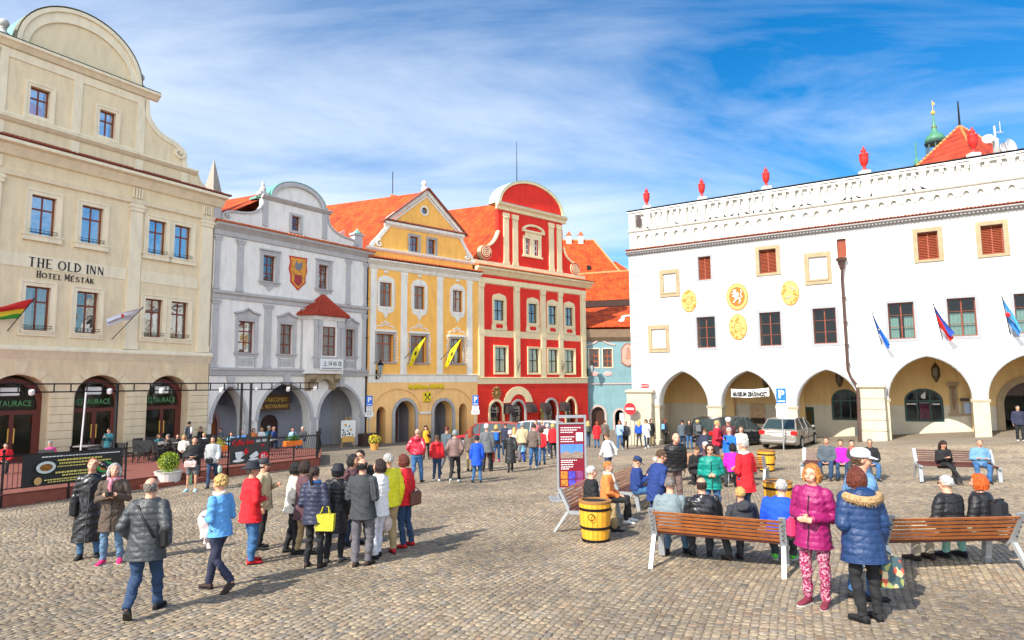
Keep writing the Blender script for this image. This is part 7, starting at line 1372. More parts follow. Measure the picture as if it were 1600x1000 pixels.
    for s in (-1, 1):
        S_, Ee, Ww = SL[s]
        if jc == 'vest' or jc == 'orange':
            continue
        b.tube([TW((s*.11*bw, 0, .445)), S_, S_.lerp(Ee, .5), Ee, Ee.lerp(Ww, .5), Ee.lerp(Ww, .93)], [.052+ar*.8, .056+ar*.8, .052+ar, .047+ar, .043+ar, .038+ar*.6], 12, round_=False); b.ell(S_, (.058+ar*.6,)*3, 10, 8); b.ell(Ee, (.046+ar,)*3, 8, 7)
    if hat in ('collar', 'hood', 'furhood', 'collarw') or jt == 'p': b.tube([TW((.062*math.cos(q)*1.25, .062*math.sin(q)*1.2-.005, .525)) for q in [2*math.pi*i/16 for i in range(17)]], .026, 8)
    if hat in ('hood', 'furhood'): b.ell(TW((0, -.115, .49)), (.15, .09, .10), 12, 8, rot=Rl)
    j_ = b.build('coat' if jl > .3 else 'jacket', jm, o, smooth=True); PEND.append((j_, vox, jt, dist))
    if jc in ('vest', 'orange'):
        b = MB()
        for s in (-1, 1): S_, Ee, Ww = SL[s]; b.tube([S_, S_.lerp(Ee, .5), Ee, Ee.lerp(Ww, .5), Ee.lerp(Ww, .93)], [.06, .055, .05, .045, .04], 10, round_=True)
        b.build('sleeves', cloth('white' if jc == 'vest' else 'blk'), o, smooth=True)
    # --- hair
    hm_ = mat('hair_'+hc, HAIR[hc], rough=.5, var=0, fn=hair_fn(HAIR[hc]))
    def cap(g, z0, zf, back=0.0, nr=9, nc=18):
        """shell over the skull: lower edge at zf in front, z0 behind"""
        rings = []
        for i in range(nr+1):
            ring = []
            for jx in range(nc):
                q = 2*math.pi*jx/nc; fr = max(0, math.sin(q)); lo = z0+(zf-z0)*fr**.7; t = i/nr; ph = math.asin(max(-.95, min(.98, lo/.10))); a = ph+(math.pi/2-.04-ph)*t
                r_ = math.cos(a); ring.append(HP((math.cos(q)*r_*(.078+g), math.sin(q)*r_*(.098+g)-.010, .022+math.sin(a)*(.098+g))))
            rings.append(ring)
        return rings
    hb = MB()
    if hs == 'short': hb.loft(cap(.010, -.045, .062))
    elif hs == 'bob':
        hb.loft(cap(.016, -.03, .062))
        for a in range(-20, 201, 22): q = math.radians(a)+math.pi; hb.tube([HP((math.cos(q)*.080, math.sin(q)*.095-.01, .05)), HP((math.cos(q)*.094, math.sin(q)*.108-.01, -.03)), HP((math.cos(q)*.088, math.sin(q)*.098-.01, -.095))], [.024, .028, .018], 7, round_=True)
    elif hs == 'long':
        hb.loft(cap(.018, -.03, .055))
        for a in range(-8, 189, 20): q = math.radians(a)+math.pi; hb.tube([HP((math.cos(q)*.080, math.sin(q)*.095-.01, .05)), HP((math.cos(q)*.095, math.sin(q)*.11-.01, -.06)), TW((math.cos(q)*.11, math.sin(q)*.10-.03, .50)), TW((math.cos(q)*.10, math.sin(q)*.11-.04, .38))], [.024, .028, .028, .014], 7, round_=True)
    elif hs == 'curly':
        hb.loft(cap(.02, -.05, .05))
        for i in range(70): q = rd.uniform(-.35, math.pi+.35)+math.pi; e = rd.uniform(-.5, 1.5); hb.ell(HP((math.cos(q)*math.cos(e)*.095, math.sin(q)*math.cos(e)*.112-.01, .022+math.sin(e)*.115)), (.024, .024, .022), 7, 5)
    elif hs == 'pony': hb.loft(cap(.014, -.05, .055)); hb.tube([HP((0, -.10, .03)), HP((0, -.16, -.01)), HP((0, -.15, -.10)), HP((0, -.13, -.22))], [.022, .034, .036, .012], 9, round_=True)
    elif hs == 'fringe':
        for a in range(-4, 186, 9): q = math.radians(a)+math.pi; hb.tube([HP((math.cos(q)*.070, math.sin(q)*.090-.010, .055)), HP((math.cos(q)*.076, math.sin(q)*.096-.010, .01)), HP((math.cos(q)*.066, math.sin(q)*.086-.010, -.05))], [.008, .013, .009], 6, round_=True)
    if hb.v: h_ = hb.build('hair', hm_, o, smooth=True); PEND.append((h_, max(.008, vox*.7), 'h', dist))
    # --- hats and scarves
    def ht(nm, b, m): return b.build(nm, m, o, smooth=True)
    def ring_xy(pts):  # lathe in head space
        rr = []
        for r_, zz in pts: rr.append([HP((math.cos(q)*r_*.90, math.sin(q)*r_*1.05-.008, zz)) for q in [2*math.pi*i/20 for i in range(20)]])
        return rr
    if hat.startswith('cap'):
        c = {'cap_w': (.70, .72, .78), 'cap_b': (.03, .03, .035), 'cap_n': (.012, .03, .10)}[hat]; b = MB(); b.loft(ring_xy([(.104, .035), (.106, .07), (.098, .105), (.07, .132), (.03, .143), (.003, .146)]))
        V1 = [HP((sx_*.075, .075, .045)) for sx_ in (-1, 1)]; b.loft([[HP((-.078, .062, .040)), HP((-.04, .10, .048)), HP((.04, .10, .048)), HP((.078, .062, .040))], [HP((-.072, .13, .028)), HP((-.035, .180, .022)), HP((.035, .180, .022)), HP((.072, .13, .028))], [HP((-.07, .128, .020)), HP((-.034, .176, .014)), HP((.034, .176, .014)), HP((.07, .128, .020))], [HP((-.078, .062, .032)), HP((-.04, .10, .040)), HP((.04, .10, .040)), HP((.078, .062, .032))]]); ht('cap', b, mat(hat, c, rough=.8))
    elif hat.startswith('beanie'):
        c = {'beanie_g': (.20, .23, .24), 'beanie_k': (.02, .02, .03), 'beanie_w': (.62, .52, .52)}[hat]; b = MB(); b.loft(ring_xy([(.098, -.035), (.108, -.02), (.108, .03), (.104, .07), (.090, .11), (.055, .140), (.005, .15)])); ht('beanie', b, mat(hat, c, rough=.95, bump=.6, bscale=60))
    elif hat == 'brim': b = MB(); b.loft(ring_xy([(.102, .045), (.19, .030), (.20, .038), (.115, .055), (.108, .12), (.085, .155), (.03, .150), (.003, .15)])); ht('brimmed_hat', b, mat('black_felt', (.012, .014, .022), rough=.8))
    elif hat == 'bucket': b = MB(); b.loft(ring_xy([(.150, .0), (.155, .008), (.112, .06), (.105, .11), (.08, .135), (.003, .14)])); ht('bucket_hat', b, mat('black_felt', (.012, .014, .022)))
    elif hat == 'furhood':
        b = MB(); rd2 = random.Random(3); pts = []
        for i in range(1500 if dist < 12 else 260):
            q = rd2.uniform(-2.75, -.4)+ (0 if rd2.random() < .9 else rd2.uniform(-.5, .5)); t_ = TW((math.cos(q)*.215, math.sin(q)*.205-.005, .490+.07*math.sin(q)+.02)); d_ = Vector((rd2.gauss(0, 1), rd2.gauss(0, 1), rd2.gauss(0, 1))).normalized(); e_ = d_.cross(Vector((.2, .5, .8))).normalized()*.006; ln = rd2.uniform(.05, .08)
            b.add([t_+d_*.01-e_, t_+d_*.01+e_, t_+d_*ln+Vector((0, 0, -.008))], [(0, 1, 2)])
        b.tube([TW((math.cos(q)*.205, math.sin(q)*.195-.005, .490+.07*math.sin(q)+.02)) for q in [-2.75+2.35*i/14 for i in range(15)]], .052, 8, round_=True); b.build('fur_trim', mat('tan_fur', (.42, .27, .13), rough=.9, var=.5, vscale=40), o)
    if hat in ('scarf', 'scarfw', 'scarfb', 'scarfr', 'collarw'):
        c = {'scarf': (.55, .20, .24), 'scarfw': (.62, .50, .42), 'scarfb': (.05, .20, .50), 'scarfr': (.55, .08, .06), 'collarw': (.70, .68, .65)}[hat]; b = MB(); b.tube([TW((.085*math.cos(q), .082*math.sin(q)-.0, .535+.012*math.sin(3*q))) for q in [2*math.pi*i/18 for i in range(19)]], .032, 9)
        if hat != 'collarw': b.tube([TW((.03, .09, .52)), TW((.04, .145, .42)), TW((.02, .15, .34))], [.035, .035, .02], 8, round_=True)
        ht('scarf' if hat != 'collarw' else 'collar', b, mat(hat, c, rough=.9, var=.9 if hat == 'scarf' else .3, vscale=22))
        if hat == 'scarf':
            b = MB()
            for q0 in (.5, 1.6, 2.6, 3.7, 5): b.tube([TW((.108*math.cos(q0+.12*t), .105*math.sin(q0+.12*t), .515+.015*t)) for t in range(4)], .008, 5)
            ht('scarf_stripes', b, mat('scarf_blue', (.12, .35, .55)))
    if hat == 'glasses' or 'camera behind' in lab:
        b = MB()
        for s in (-1, 1): b.ell(HP((s*.031, .098, .004)), (.022, .006, .015), 8, 6, rot=RH); b.tube([HP((s*.05, .09, .008)), HP((s*.078, .02, .008))], .003, 4)
        b.tube([HP((-.012, .104, .006)), HP((.012, .104, .006))], .003, 4); ht('sunglasses', b, M_BLACK)
    if hat == 'strap' or 'dark quilted jacket walking' in lab:
        b = MB(); b.loft([[TW((-.15, .07*s_, .46+.02)) for s_ in ()] or [TW((-.10, -.10-th, .475)), TW((-.07, -.105-th, .475)), TW((-.07, -.115-th, .475)), TW((-.10, -.11-th, .475))], [TW((.03, -.132-th, .26)), TW((.06, -.132-th, .26)), TW((.06, -.142-th, .26)), TW((.03, -.142-th, .26))], [TW((.155, -.10-th, .06)), TW((.185, -.09-th, .06)), TW((.185, -.10-th, .06)), TW((.155, -.11-th, .06))]]); ht('shoulder_strap', b, M_BLACK)
    return o, SL, TW, L_
def held(name, label, cat, o, build, m, group=None):
    """a thing carried by a person: its own top-level object placed with the person's transform"""
    M_ = Matrix.Translation(o.location) @ Matrix.Rotation(o.rotation_euler.z, 4, 'Z') @ Matrix.Scale(o.scale[0], 4); b = MB(); build(b)
    r = b.build(name, m, None, smooth=False); r.matrix_world = M_; tag(r, label, cat, group); return r
PPL = [
('woman in long black coat with hand on her red hair,at the left front',-7.23,11.17,-0.534,155,'st',1.69,'head','down','blk','l',0.62,'jean','short','red','','blk','f'),
('woman in brown coat and striped scarf looking up holding a camera',-6.54,10.7,-0.507,165,'st',1.63,'camera','camera','brn','c',0.34,'jeanl','bob','grey','scarf','pink','f'),
('balding man in dark quilted jacket walking,nearest on the left',-4.44,7.96,-0.372,350,'wk',1.63,'pocket','pocket','char','p',0.22,'jeand','fringe','greyb','collar','blk','m'),
('woman in light blue sweater striding left with a cloth over her arm',-3.99,8.94,-0.405,285,'wk',1.55,'front','front','lblue','c',0.1,'navy','curly','blond','scarfw','brns','f'),
('man in black brimmed hat and bright red jacket',-4.22,10.51,-0.471,50,'st',1.6,'front','front','red','c',0.2,'jeanb','fringe','greyb','brim','reds','m'),
('person in beige vest with camera behind the man in red',-4.47,11.66,-0.52,75,'st',1.58,'camera','down','beige','c',0.16,'blk','short','grey','cap_b','blk','m'),
('woman in white knit sweater with short black hair at the edge of the group',-3.78,11.24,-0.495,75,'st',1.55,'front','front','cream','c',0.14,'blk','bob','black','','blk','f'),
('woman in plum coat and khaki trousers behind the navy puffer jacket',-3.55,11.08,-0.486,45,'st',1.58,'down','front','plum','c',0.26,'khaki','bob','dbrn','','blk','f'),
('woman in navy puffer jacket with dark ponytail carrying the yellow bag',-3.08,10.16,-0.443,5,'st',1.55,'front','down','navy','p',0.16,'blk','pony','dbrn','scarfb','brns','f'),
('person in black bucket hat and long black puffer coat',-2.86,10.56,-0.457,0,'st',1.55,'down','down','blk','p',0.4,'blk','bob','black','bucket','grys','f'),
('man in black ribbed jacket seen from behind in the group,balding',-2.35,10.22,-0.437,8,'st',1.66,'front','front','char','r',0.16,'grym','fringe','black','collar','brns','m'),
('woman with short dark hair in plum cardigan inside the group',-2.93,11.84,-0.509,120,'st',1.63,'front','front','plum','c',0.18,'jeand','bob','black','','blk','f'),
('man in dark top facing the viewer inside the group',-2.82,12.05,-0.516,180,'st',1.69,'front','front','blk','c',0.14,'char','short','black','','blk','m'),
('woman in white quilted jacket and white trousers holding the plastic bag',-2.22,10.77,-0.458,300,'st',1.6,'front','down','white','p',0.18,'whitep','bob','dbrn','','blk','f'),
('grey haired man in bright yellow puffer jacket and khaki trousers',-2.11,11.04,-0.467,322,'st',1.68,'front','down','yellow','p',0.1,'khaki','short','grey','','reds','m'),
('woman in red jacket and red shoes with two brown bags',-1.92,11.58,-0.486,300,'st',1.62,'front','down','red','c',0.14,'jeand','bob','auburn','','reds','f'),
('bald man in maroon hooded jacket and jeans walking away',-3.19,21.52,-0.899,10,'wk',1.81,'pocket','pocket','maroon','l',0.02,'jeanb','fringe','pinkh','hood','blk','m'),
('person in orange vest facing the viewer by the bank',-4.31,32.26,-1.342,180,'st',1.69,'phone','down','orange','c',0.12,'blk','long','dbrn','','blk','f'),
('woman in red jacket and dark jeans walking away,beside the maroon jacket',-2.59,22.18,-0.918,2,'st',1.57,'down','down','red','p',0.06,'jeand','pony','brown','hood','whts','f'),
('man in grey jacket with red straps behind the red jacket',-2.53,24.57,-1.013,25,'wk',1.81,'down','down','slate','c',0.1,'grym','short','auburn','','blk','m'),
('woman in brown puffer jacket,grey beanie and black leggings',-1.92,21.48,-0.882,8,'wk',1.73,'pocket','pocket','mauve','p',0.06,'blk','none','brown','beanie_g','whts','f'),
('person in royal blue raincoat and black beanie',-1.19,21.35,-0.869,355,'st',1.55,'down','down','blue','c',0.3,'jeanb','none','black','beanie_k','blk','f'),
('red haired woman in brown jacket behind the blue raincoat',-1.69,25.66,-1.047,20,'st',1.72,'down','down','taupe','c',0.16,'khaki','long','red','','blk','f'),
('person in white cap and grey coat behind the blue raincoat',-1.01,25.26,-1.023,5,'st',1.84,'down','down','grey','c',0.24,'blk','none','grey','beanie_w','blk','m'),
('small child in orange jacket walking between adults',-0.87,25.49,-1.03,0,'wk',0.96,'down','down','rust','c',0.12,'char','short','dbrn','','blk','m'),
('woman with fur hood and blue backpack in jeans',-0.76,29.8,-1.201,5,'wk',1.71,'down','down','dbrown','c',0.08,'jeanb','bob','blond','furhood','pink','f'),
('person in long black quilted coat and white hat',-0.1,24.81,-0.994,355,'wk',1.59,'down','down','blk','p',0.55,'blk','none','grey','beanie_w','blk','f'),
('man in beige jacket and grey cap seen from behind',0.44,29.5,-1.174,0,'st',1.78,'down','down','beige','c',0.12,'grym','none','grey','beanie_g','brns','m'),
('man in brown grey jacket and jeans walking toward the red house',0.82,25.93,-1.026,10,'wk',1.79,'down','down','taupe','c',0.1,'jeanb','short','dbrn','','whts','m'),
('woman in red jacket half hidden behind the brown grey jacket',1.23,27.6,-1.087,8,'wk',1.58,'down','down','red','c',0.12,'jeanb','bob','dbrn','','blk','f'),
('woman in white sweater and pale pink hat',1.72,32.73,-1.285,350,'st',1.62,'down','down','cream','c',0.1,'jeand','none','blond','beanie_w','whts','f'),
('blond woman in red jacket and black trousers left of the poster stand',1.95,31.36,-1.226,0,'st',1.68,'down','down','red','c',0.16,'blk','bob','blond','','blk','f'),
("person in dark jacket beyond the white cars' roof",-0.42,33.85,-1.359,20,'st',1.71,'down','down','navy','c',0.14,'jeand','short','auburn','','blk','m'),
('person in pale jacket among the walking crowd',0.07,31.93,-1.276,15,'st',1.52,'down','down','cream','c',0.14,'grym','long','blond','','blk','f'),
('person in grey violet jacket near the shop awnings',1.71,37.34,-1.47,10,'st',1.71,'down','down','plum','c',0.14,'blk','short','blond','','blk','f'),
('person in pink top near the shop doorway',1.31,37.49,-1.482,200,'st',1.75,'down','down','pink','c',0.14,'jeand','short','brown','','blk','f'),
('child in blue jacket with green scarf in the crowd',0.41,29.51,-1.175,0,'st',1.0,'down','down','sky','c',0.14,'blue','none','grey','beanie_w','brns','m'),
('blond woman with dark backpack by the blue house',4.53,39.14,-1.486,5,'wk',1.6,'down','down','char','c',0.12,'jeanb','long','blond','','blk','f'),
('woman in long red coat by the blue house',4.95,38.26,-1.44,0,'st',1.57,'down','down','red','c',0.34,'jeanb','bob','red','','blk','f'),
('person in beige and pink jacket by the blue house door',5.67,39.84,-1.485,15,'st',1.59,'down','down','taupe','c',0.2,'blk','short','dbrn','','blk','m'),
('man in white shirt with a black shoulder strap walking away',3.09,21.03,-0.792,320,'wk',1.55,'down','down','white','c',0.06,'jeand','short','brown','strap','blk','m'),
('woman in pale blue sweater and jeans walking by the town hall corner',5.92,35.9,-1.321,200,'wk',1.64,'phone','down','lblue2','c',0.08,'jeanb','long','auburn','','whts','f'),
('man in dark jacket beside the pale blue sweater',6.3,36.25,-1.325,195,'st',1.55,'down','down','char','c',0.12,'blk','short','dbrn','','blk','m'),
('woman with long blond hair in blue top at the buttress',7.4,38.04,-1.364,10,'st',1.55,'down','down','blue','c',0.06,'char','long','blond','','brns','f'),
('woman in white coat at the buttress',7.45,36.12,-1.286,190,'wk',1.62,'phone','down','white','c',0.26,'jeand','bob','black','','whts','f'),
('woman with dark bag and blue scarf beside the white coat',8.14,38.17,-1.346,170,'st',1.6,'down','down','blk','c',0.26,'khaki','bob','black','','blk','f'),
('woman with dark red hair and light blue backpack under the first arch',9.29,39.38,-1.355,60,'st',1.55,'down','down','blk','c',0.2,'blk','long','auburn','','blk','f'),
('person in slate hooded jacket under the arch',9.01,34.48,-1.169,0,'st',1.55,'down','down','slate','c',0.14,'jeand','short','black','','blk','m'),
('woman with long dark hair and white bag by the arch pier',9.32,34.26,-1.149,200,'st',1.55,'down','down','blk','c',0.1,'jeanb','long','dbrn','','blk','f'),
('person in black cap with grey backpack by the arch pier',9.72,33.97,-1.123,0,'st',1.59,'down','down','char','c',0.14,'blk','bob','blond','beanie_k','blk','m'),
('man in navy jacket bending with his back to the dark car',6.63,22.82,-0.778,60,'ln',1.55,'front','front','navy','c',0.14,'jeand','short','brown','','blk','m'),
('man in red sweater talking beside the dark car',7.43,23.71,-0.79,110,'st',1.77,'front','front','maroon','c',0.12,'grym','short','blond','','blk','m'),
('man in white cap and maroon jacket by the dark car',7.89,23.76,-0.777,180,'st',1.85,'down','down','maroon2','c',0.12,'char','fringe','grey','cap_w','blk','m'),
('man in bright blue jacket and sunglasses raising his phone',6.89,20.62,-0.682,235,'st',1.62,'phone','down','blue2','c',0.12,'jeand','short','grey','glasses','blk','m'),
('woman in pale cardigan with light brown hair by the silver car',7.85,22.33,-0.721,200,'st',1.58,'front','front','cream','c',0.12,'grym','bob','brown','','blk','f'),
('man in black puffer jacket leaning over,bald with red face',3.8,15.4,-0.552,165,'ln',1.79,'down','down','blk','p',0.1,'brownp','fringe','pinkh','','blk','m'),
('person in navy jacket and glasses leaning on the near bench',2.51,11.59,-0.426,75,'st',1.62,'side','front','navyb','c',0.16,'navy','short','brown','glasses','blk','f'),
('woman in teal puffer jacket and sunglasses',3.91,12.87,-0.449,200,'st',1.61,'front','front','teal','p',0.14,'jeanb','bob','dbrn','glasses','blk','f'),
('grey haired person in red coat with white collar seen from behind',4.54,12.76,-0.43,335,'st',1.68,'front','front','red','c',0.24,'jeand','short','grey','collarw','blk','f'),
('blond woman in magenta puffer jacket and patterned trousers',3.51,7.71,-0.251,228,'st',1.65,'front','front','magenta','p',0.2,'pattern','bob','copper','collar','burg','f'),
('woman in navy parka with fur trimmed hood,seen from behind',3.81,7.2,-0.224,352,'st',1.64,'front','down','navyp','p',0.26,'blk','bob','auburn','furhood','blk','f'),
('man in white cap facing right behind the navy parka',4.18,7.91,-0.244,80,'st',1.79,'down','down','jeanj','c',0.12,'jeanb','fringe','brown','cap_w','blk','m'),
('white haired man in black jacket on the left bench',1.47,12.58,-0.483,80,'si',1.68,'lap','lap','blk','c',0.02,'khaki','short','white','','blk','m'),
('woman in orange cardigan and patterned scarf on the left bench',1.95,13.64,-0.518,105,'si',1.68,'lap','lap','orange2','c',0.06,'blk','short','copper','scarfw','whts','f'),
('man in dark blue cap and navy jacket on the middle bench',2.8,14.93,-0.554,95,'si',1.64,'phone','phone','navyb','c',0.04,'jeanb','short','brown','cap_n','blk','m'),
('grey haired person in dark jacket bending on the middle bench',3.29,16.04,-0.588,120,'si',1.58,'lap','lap','navy','c',0.04,'blk','curly','grey','','blk','f'),
('grey haired person in grey sweater on the near bench,left end',2.44,10.22,-0.372,25,'si',1.68,'lap','lap','sage','c',0.02,'jeanl','short','greyb','','blk','f'),
('bald man in black leather jacket on the near bench',2.91,10.0,-0.354,5,'si',1.68,'lap','lap','blk','l',0.02,'char','fringe','dbrn','collar','blk','m'),
('blond child in black hoodie on the near bench',3.42,9.76,-0.335,350,'si',1.51,'lap','lap','blkc','c',0.02,'char','short','blond','hood','brns','m'),
('white haired man in royal blue jacket on the near bench,right end',3.88,9.54,-0.316,25,'si',1.68,'lap','lap','blue3','c',0.04,'char','short','white','glasses','neon','m'),
('white haired man in black puffer jacket on the right bench',6.19,9.3,-0.249,330,'si',1.68,'lap','lap','blk','p',0.02,'khakip','short','white','glasses','brns','m'),
('orange haired woman in black puffer jacket on the right bench',6.68,9.32,-0.237,335,'si',1.68,'lap','lap','blk','p',0.02,'mint','bob','orangeh','','blk','f'),
('dark haired girl in black coat looking at her phone on the far right bench',11.67,17.69,-0.396,195,'si',1.55,'phone','phone','blk','c',0.1,'blk','long','dbrn','','blk','f'),
('man in light blue jacket on the far right bench',12.46,17.4,-0.351,205,'si',1.55,'crossed','crossed','denim','c',0.06,'jeanb','short','greyb','','blk','m'),
('man in dark jacket at the left of the far bench of four',9.41,19.48,-0.555,215,'si',1.69,'lap','lap','slate','c',0.04,'jeand','short','brown','','brns','m'),
('person in magenta jacket on the far bench of four',9.75,19.27,-0.534,210,'si',1.58,'lap','lap','pinkm','c',0.04,'jeand','short','brown','','blk','f'),
('person in dark jacket with red scarf on the far bench of four',10.0,19.11,-0.518,205,'si',1.55,'lap','lap','char','c',0.04,'char','short','dbrn','scarfr','sky','m'),
('person in sunglasses at the right of the far bench of four',10.36,18.89,-0.496,200,'si',1.59,'lap','lap','blk','c',0.04,'jeanb','short','greyb','glasses','blk','m'),
('white haired person seated near the bending man',5.73,19.19,-0.657,300,'si',1.7,'lap','lap','plum','c',0.04,'blk','short','white','','blk','f'),
('person looking down at a map,seated in dark clothes',5.18,18.7,-0.652,150,'si',1.63,'phone','phone','blk','c',0.04,'blk','short','brown','','blk','m'),
('dark haired person in magenta fleece seated with back turned',6.09,18.08,-0.604,10,'si',1.7,'lap','lap','pinkm','c',0.06,'char','bob','black','','blk','f'),
('person in dark blue at the doorway of the rightmost arch',21.58,27.6,-0.258,200,'st',1.54,'down','down','navy','c',0.14,'blk','short','dbrn','','whts','m'),
('man in teal jacket standing on the terrace looking at his phone',-18.0,28.88,-1.011,185,'st',1.57,'phone','phone','teal2','c',0.16,'grym','short','black','','blk','m'),
('man in red jacket seated at the left end of the terrace',-18.98,24.28,-0.839,150,'si',1.55,'lap','lap','red','c',0.04,'blk','short','black','','blk','m'),
('white haired woman in pink seated behind the terrace banner',-18.03,25.36,-0.871,175,'si',1.55,'phone','lap','rose','c',0.04,'char','short','white','','blk','f'),
('waiter in white shirt and black vest seen from behind',-17.54,35.02,-1.251,20,'st',1.74,'front','front','vest','c',0.06,'blk','short','black','','blk','m'),
('man in black seated beside the waiter',-18.48,38.38,-1.397,200,'si',1.86,'lap','lap','blk','c',0.04,'blk','short','black','','blk','m'),
('blond woman with sunglasses seated at the terrace rail',-14.34,28.33,-0.945,170,'si',1.61,'lap','lap','cream','c',0.04,'blk','long','blond','glasses','blk','f'),
('blond woman in white seated at the terrace rail',-14.97,31.45,-1.078,180,'si',1.6,'lap','lap','white','c',0.04,'blk','short','blond','','blk','f'),
('person in striped top seated left of the coffee banner',-14.53,33.49,-1.154,160,'si',1.55,'lap','lap','sky','c',0.04,'jeanb','bob','brown','','whts','f'),
('bald man in blue shirt behind the coffee banner',-14.64,35.01,-1.216,180,'si',1.57,'lap','lap','sky2','c',0.04,'jeand','fringe','pinkh','','blk','m'),
('grey haired man in teal seated behind the coffee banner',-14.34,37.93,-1.329,90,'si',1.83,'lap','lap','teal2','c',0.04,'jeand','short','grey','','blk','m'),
('bald man in navy seated opposite the teal shirt',-13.91,37.78,-1.318,270,'si',1.77,'lap','lap','navyb','c',0.04,'char','fringe','pinkh','','blk','m'),
('woman in pale blue shirt seated at the right end of the terrace',-13.05,38.42,-1.333,150,'si',1.63,'lap','lap','lblue2','c',0.04,'char','short','auburn','','blk','f'),
('woman in orange top seated at the middle of the terrace',-15.18,37.9,-1.338,150,'si',1.66,'lap','lap','orange2','c',0.04,'blk','bob','brown','','blk','f'),
('man in grey shirt seated near the grey house door',-17.71,39.36,-1.427,200,'si',1.67,'lap','lap','slate','c',0.04,'blk','short','dbrn','','blk','m'),
('woman in white blouse seated far back on the terrace',-15.49,39.93,-1.423,170,'si',1.64,'lap','lap','white','c',0.04,'jeand','bob','blond','','blk','f'),
('woman in dark green jacket seated among the black chairs',-17.75,32.44,-1.151,120,'si',1.54,'lap','phone','teal2','c',0.04,'blk','bob','brown','','blk','f'),
('man in brown jacket seated among the black chairs',-16.85,31.72,-1.111,250,'si',1.55,'lap','lap','brn','c',0.04,'blk','short','greyb','','blk','m'),
("man in dark coat seated beside the waiter's table",-16.43,31.76,-1.107,140,'si',1.55,'lap','lap','blk','c',0.04,'blk','short','dbrn','','blk','m'),
('white haired man in dark vest seated behind the flower box',-12.16,37.56,-1.288,190,'si',1.73,'lap','lap','char','c',0.04,'jeanb','short','white','','blk','m'),
('tourist in black jacket and grey shorts with a white bag',-10.15,20.64,-0.947,170,'st',1.74,'front','front','blk','c',0.1,'shorts','short','dbrn','','skyw','m'),
('woman in pale grey jacket carrying a green plastic bag',-9.98,21.62,-0.984,165,'wk',1.71,'down','down','pale','p',0.12,'jeand','bob','dbrn','','blk','f'),
]
FIG = {}
for t in PPL: FIG[t[0]] = person(*t)
def F_(key): return next(v for k, v in FIG.items() if key in k)
def tote(W, w_=.34, h=.28, d=.10, strap=.22, open_=True):
    def f(b):
        x, y, z = W; b.loft([[(x-d/2*.8, y-w_/2*.9, z-strap-h), (x+d/2*.8, y-w_/2*.9, z-strap-h), (x+d/2*.8, y+w_/2*.9, z-strap-h), (x-d/2*.8, y+w_/2*.9, z-strap-h)], [(x-d/2*1.1, y-w_/2, z-strap-h*.5), (x+d/2*1.1, y-w_/2, z-strap-h*.5), (x+d/2*1.1, y+w_/2, z-strap-h*.5), (x-d/2*1.1, y+w_/2, z-strap-h*.5)], [(x-d/4, y-w_/2, z-strap), (x+d/4, y-w_/2, z-strap), (x+d/4, y+w_/2, z-strap), (x-d/4, y+w_/2, z-strap)]])
        for s in (-1, 1): b.tube([(x+s*.02, y-w_*.28, z-strap), (x+s*.02, y-w_*.12, z-.03), (x+s*.02, y+w_*.12, z-.03), (x+s*.02, y+w_*.28, z-strap)], .009, 5)
    return f
def sidebag(c, w_=.26, h=.2, d=.09):
    def f(b): b.bev(c[0]-w_/2, c[0]+w_/2, c[1]-d/2, c[1]+d/2, c[2]-h/2, c[2]+h/2, .03); b.tube([(c[0]-w_*.4, c[1], c[2]+h*.45), (c[0], c[1], c[2]+h*.8), (c[0]+w_*.4, c[1], c[2]+h*.45)], .008, 5)
    return f
def flo_fn(nt, b, co):
    v = nn(nt, 'ShaderNodeTexVoronoi'); v.inputs['Scale'].default_value = 16; nt.links.new(co, v.inputs[0]); r = nn(nt, 'ShaderNodeValToRGB'); r.color_ramp.interpolation = 'CONSTANT'
    e = r.color_ramp.elements; e[0].color = (.05, .09, .10, 1); e[1].position = .3; e[1].color = (.30, .32, .10, 1)
    for p_, c in ((.5, (.45, .08, .05, 1)), (.65, (.55, .42, .25, 1)), (.8, (.05, .09, .10, 1))): q = e.new(p_); q.color = c
    s = nn(nt, 'ShaderNodeSeparateColor'); nt.links.new(v.outputs['Color'], s.inputs[0]); nt.links.new(s.outputs[0], r.inputs[0]); nt.links.new(r.outputs[0], b.inputs['Base Color'])
o, SL, TW, LL = F_('yellow bag'); c = SL[1][2]; held('handbag', 'yellow green patterned tote bag on the arm of the navy puffer jacket', 'bag', o, lambda b: (b.loft([[(c.x+q*.17*kx, c.y-.14+dy, zz) for q, dy in ((-1, -.05), (1, -.05), (1, .05), (-1, .05))] for zz, kx in ((c.z-.20, .9), (c.z+.02, 1), (c.z+.08, 1))]), [b.tube([(c.x-.08, c.y-.14+q*.04, c.z+.08), (c.x-.05, c.y-.12, c.z+.20), (c.x+.05, c.y-.12, c.z+.20), (c.x+.08, c.y-.14+q*.04, c.z+.08)], .008, 5) for q in (-1, 1)]), mat('yellow_tote', (.50, .43, .03), var=.5, vscale=25))
o, SL, TW, LL = F_('navy parka'); c = SL[1][2]; held('tote_bag', 'dark floral tote bag held by the woman in the navy parka', 'bag', o, lambda b: (b.loft([[(c.x+.10+q*.13*kx, c.y+dy*kd, zz) for q, dy in ((-1, -.05), (1, -.05), (1, .05), (-1, .05))] for zz, kx, kd in ((c.z-.50, 1, 1), (c.z-.32, 1.1, 1.1), (c.z-.16, .9, .5))]), [b.tube([(c.x+.04, c.y+q*.02, c.z-.16), (c.x-.005, c.y, c.z-.06), (c.x+.03, c.y, c.z-.06), (c.x+.16, c.y+q*.02, c.z-.16)], .010, 5) for q in (-1, 1)]), mat('floral_bag', (.1, .1, .1), fn=flo_fn))
